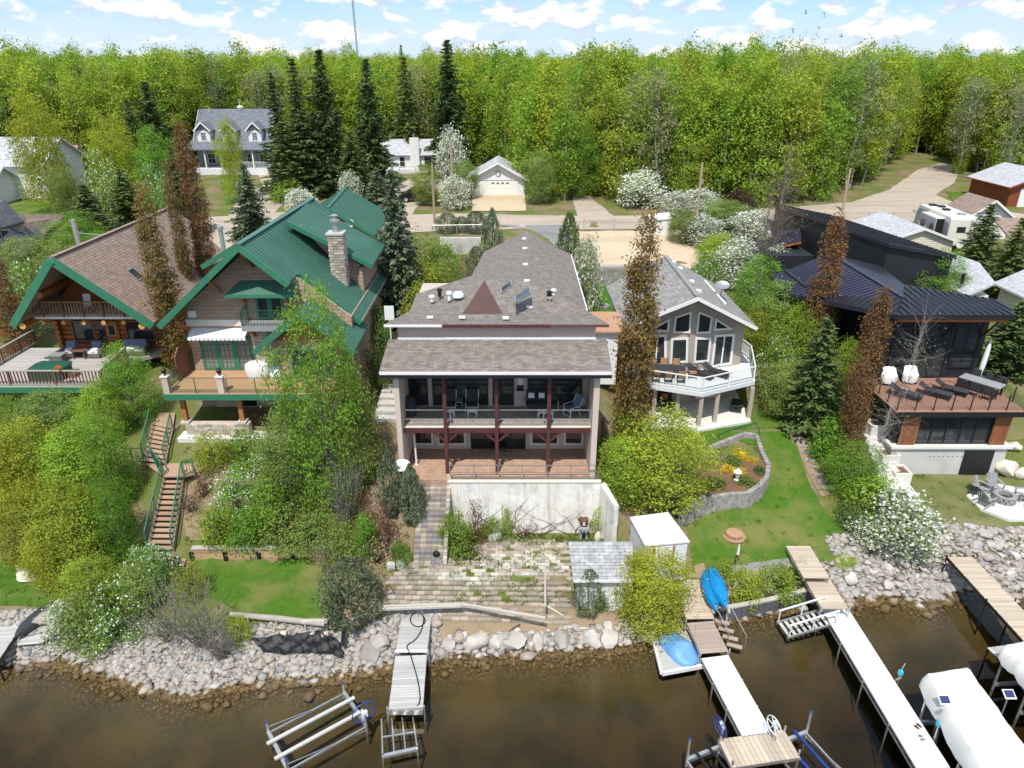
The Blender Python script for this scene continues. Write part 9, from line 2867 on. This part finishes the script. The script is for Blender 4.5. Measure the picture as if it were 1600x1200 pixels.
def deck_furniture():
	D = 6.52
	for k, (px, py) in enumerate(((1412, 620), (1458, 618), (1483, 613))):
		q = PZ(px, py, D)
		lounger(('leftmost grey sun lounger on the red deck of the black house', 'middle grey sun lounger on the red deck of the black house', 'right grey sun lounger on the red deck beside the dining set')[k], (q.x, q.y, D), R(50), group='sun loungers on the red deck')
	q = PZ(1530, 612, D)
	dining_table('long grey dining table on the red deck', (q.x, q.y, D), R(-52), 2.3, 1.0, 'grey_composite', 'black_metal')
	d, n = V((math.cos(R(-52)), math.sin(R(-52)), 0)), V((math.cos(R(38)), math.sin(R(38)), 0))
	for k in range(3):
		for s in (-1, 1):
			p = q + d * (-.75 + .75 * k) + n * s * .85
			dining_chair('black metal dining chair %s side of the red deck table, %s' % ('near' if s < 0 else 'far', ('back one', 'middle one', 'front one')[k]), (p.x, p.y, D), R(-52) + (math.pi if s < 0 else 0), 'charcoal_fabric', 'black_metal', 'dining chairs on the red deck')
	for px, py, w, lab in ((1387, 600, .62, 'left white-covered chair on the red deck, beside the bare young tree'), (1420, 598, .6, 'right white-covered chair on the red deck')):
		q = PZ(px, py, D); c = thing('covered_chair', lab, 'chair', (q.x, q.y, D), local=True)
		cv = MB()
		for z_, k_, dy in ((.12, .92, 0), (.5, 1.0, 0), (.62, .98, .02), (.72, .9, .08), (1.0, .8, .2), (1.06, .6, .22)):
			cv.v += [V((w * .72 * k_ * math.cos(a_) * (1.15 if abs(math.cos(a_)) > .5 else 1) + .02 * math.sin(9 * a_), .36 * k_ * math.sin(a_) * (.62 if z_ > .7 else 1) + dy, z_ + .03 * math.sin(5 * a_))) for a_ in np.linspace(0, 2 * math.pi, 16, endpoint=False)]
		cv.f = [(i * 16 + j, i * 16 + (j + 1) % 16, i * 16 + 16 + (j + 1) % 16, i * 16 + 16 + j) for i in range(5) for j in range(16)] + [tuple(80 + j for j in range(16))]
		cv.build('cover', 'white_fabric', c, smooth=True)
		for a in (-1, 1): bx('cart_leg', 'black_metal', c, a * w * .6 - .04, a * w * .6 + .04, -.2, .2, 0, .25)
	q = PZ(1527, 596, D)
	u = thing('patio_umbrella', 'closed white patio umbrella at the right corner of the black house', 'umbrella', (q.x, q.y, D), local=True)
	pipe('pole', 'aluminium', u, [(0, 0, 0), (.1, 0, 2.9)], .025, 6)
	MB().tube([(.0, 0, .35), (.05, 0, 1.3), (.09, 0, 2.3), (.1, 0, 2.8)], [.11, .17, .13, .03], 9).build('canopy', 'white_fabric', u, smooth=True)
	bx('base', 'concrete', u, -.3, .3, -.3, .3, 0, .08)
	# prow house deck
	D = 6.21
	q = PZ(1040, 590, D)
	dining_table('long dark dining table on the white deck', (q.x, q.y, D), R(-8), 2.4, .95, 'charcoal_fabric', 'black_metal')
	for k in range(3):
		for s in (-1, 1):
			p = q + V((-.8 + .8 * k, s * .78 - (-.8 + .8 * k) * .1, 0))
			dining_chair('tan dining chair on the %s side of the white deck table, %s' % ('lake' if s < 0 else 'house', ('left', 'centre', 'right')[k]), (p.x, p.y, D), R(-8) + (math.pi if s < 0 else 0), 'tan_fabric', 'black_metal', 'tan dining chairs on the white deck')
	p = q + V((1.7, -.1, 0)); dining_chair('tan dining chair at the right end of the white deck table', (p.x, p.y, D), R(-98), 'tan_fabric', 'black_metal', 'tan dining chairs on the white deck')
	for k, (px, py) in enumerate(((1092, 588), (1117, 586))):
		q = PZ(px, py, D); lounger(('left grey lounger on the white deck', 'right grey lounger on the white deck')[k], (q.x, q.y, D), R(52), group='loungers on the white deck')
	# under the white deck
	q = PZ(1150, 640, 3.77)
	lounger('grey folding lounger leaning under the white deck', (q.x, q.y, 3.77), R(160))
	q = PZ(1032, 640, 3.77)
	s = thing('outdoor_sofa', 'dark outdoor sofa with orange cushions under the white deck', 'sofa', (q.x, q.y + .6, 3.77), local=True)
	bx('base', 'charcoal_fabric', s, -.9, .9, -.35, .35, 0, .42); bx('backrest', 'charcoal_fabric', s, -.9, .9, .35, .5, 0, .85)
	for x in (-.4, .35): bx('cushion', 'soffit_wood', s, x - .22, x + .22, .1, .3, .42, .8)
deck_furniture()
def adirondack(label, loc, rz, group):
	r = thing('adirondack_chair', label, 'chair', loc, local=True, rotz=rz, group=group)
	for k in range(5):
		bar('seat_slat', 'grey_composite', r, (-.27, -.28 + k * .13, .36 - k * .028), (.27, -.28 + k * .13, .36 - k * .028), .115, .022)
	for k in range(6):
		x = -.25 + k * .1; top = 1.0 - .05 * abs(k - 2.5)
		bar('back_slat', 'grey_composite', r, (x * .85, .26, .26), (x * 1.15, .5, top), .09, .022)
	for s in (-1, 1):
		bar('arm', 'grey_composite', r, (s * .33, -.38, .56), (s * .35, .38, .58), .13, .025)
		bar('front_leg', 'grey_composite', r, (s * .31, -.32, 0), (s * .31, -.32, .55), .09, .03)
		bar('back_leg', 'grey_composite', r, (s * .29, -.34, .34), (s * .29, .5, .02), .1, .03)
	return r
for dx, dy, rz, lab in ((-.9, .75, 35, 'grey slatted chair at the back left of the stone fire pit'), (.05, 1.05, 0, 'grey slatted chair directly behind the stone fire pit'), (1.15, .1, -95, 'grey slatted chair at the right of the stone fire pit'), (-1.35, -.45, 115, 'dark grey slatted chair at the front left of the stone fire pit'), (1.2, -.75, -120, 'grey slatted chair at the right front of the stone fire pit')):
	adirondack(lab, (FIRE.x + dx, FIRE.y + dy, 2.055), R(rz), 'slatted chairs around the fire pit')
t_ = small_table('small black side table beside the fire pit chairs', (FIRE.x - 1.35, FIRE.y + .55, 2.055), .4, .4, .45, 'black_metal', 'black_metal')

def wall_vines():
	g = np.random.default_rng(31)
	for k, (x, hgt, lab) in enumerate(((-2.4, 3.0, 'leftmost bare vine climbing the white retaining wall'), (-.6, 2.6, 'second bare vine on the white retaining wall'), (1.2, 1.6, 'low bare vine in the middle of the white retaining wall'), (3.4, 2.2, 'bare vine near the right end of the white retaining wall'))):
		r = thing('wall_vine', lab, 'vine', (x, 31.78, 1.6))
		lm = []
		for j in range(7):
			p = np.array([x + g.normal() * .1, 31.78, 1.55]); pts = [tuple(p)]
			dx = g.normal() * .22
			for _ in range(7):
				p = p + np.array([dx + g.normal() * .14, 0, hgt / 7 * g.uniform(.5, 1.1)]); pts.append((p[0], 31.775 + g.normal() * .008, min(p[2], 4.9)))
			lm.append((pts, [.016 * (1 - .1 * i) for i in range(8)]))
		link('stems', limb_mesh('stems', [([tuple(np.array(q) - np.array(r.location)) for q in a], b) for a, b in lm], 'bark_brown', 4), r)
wall_vines()
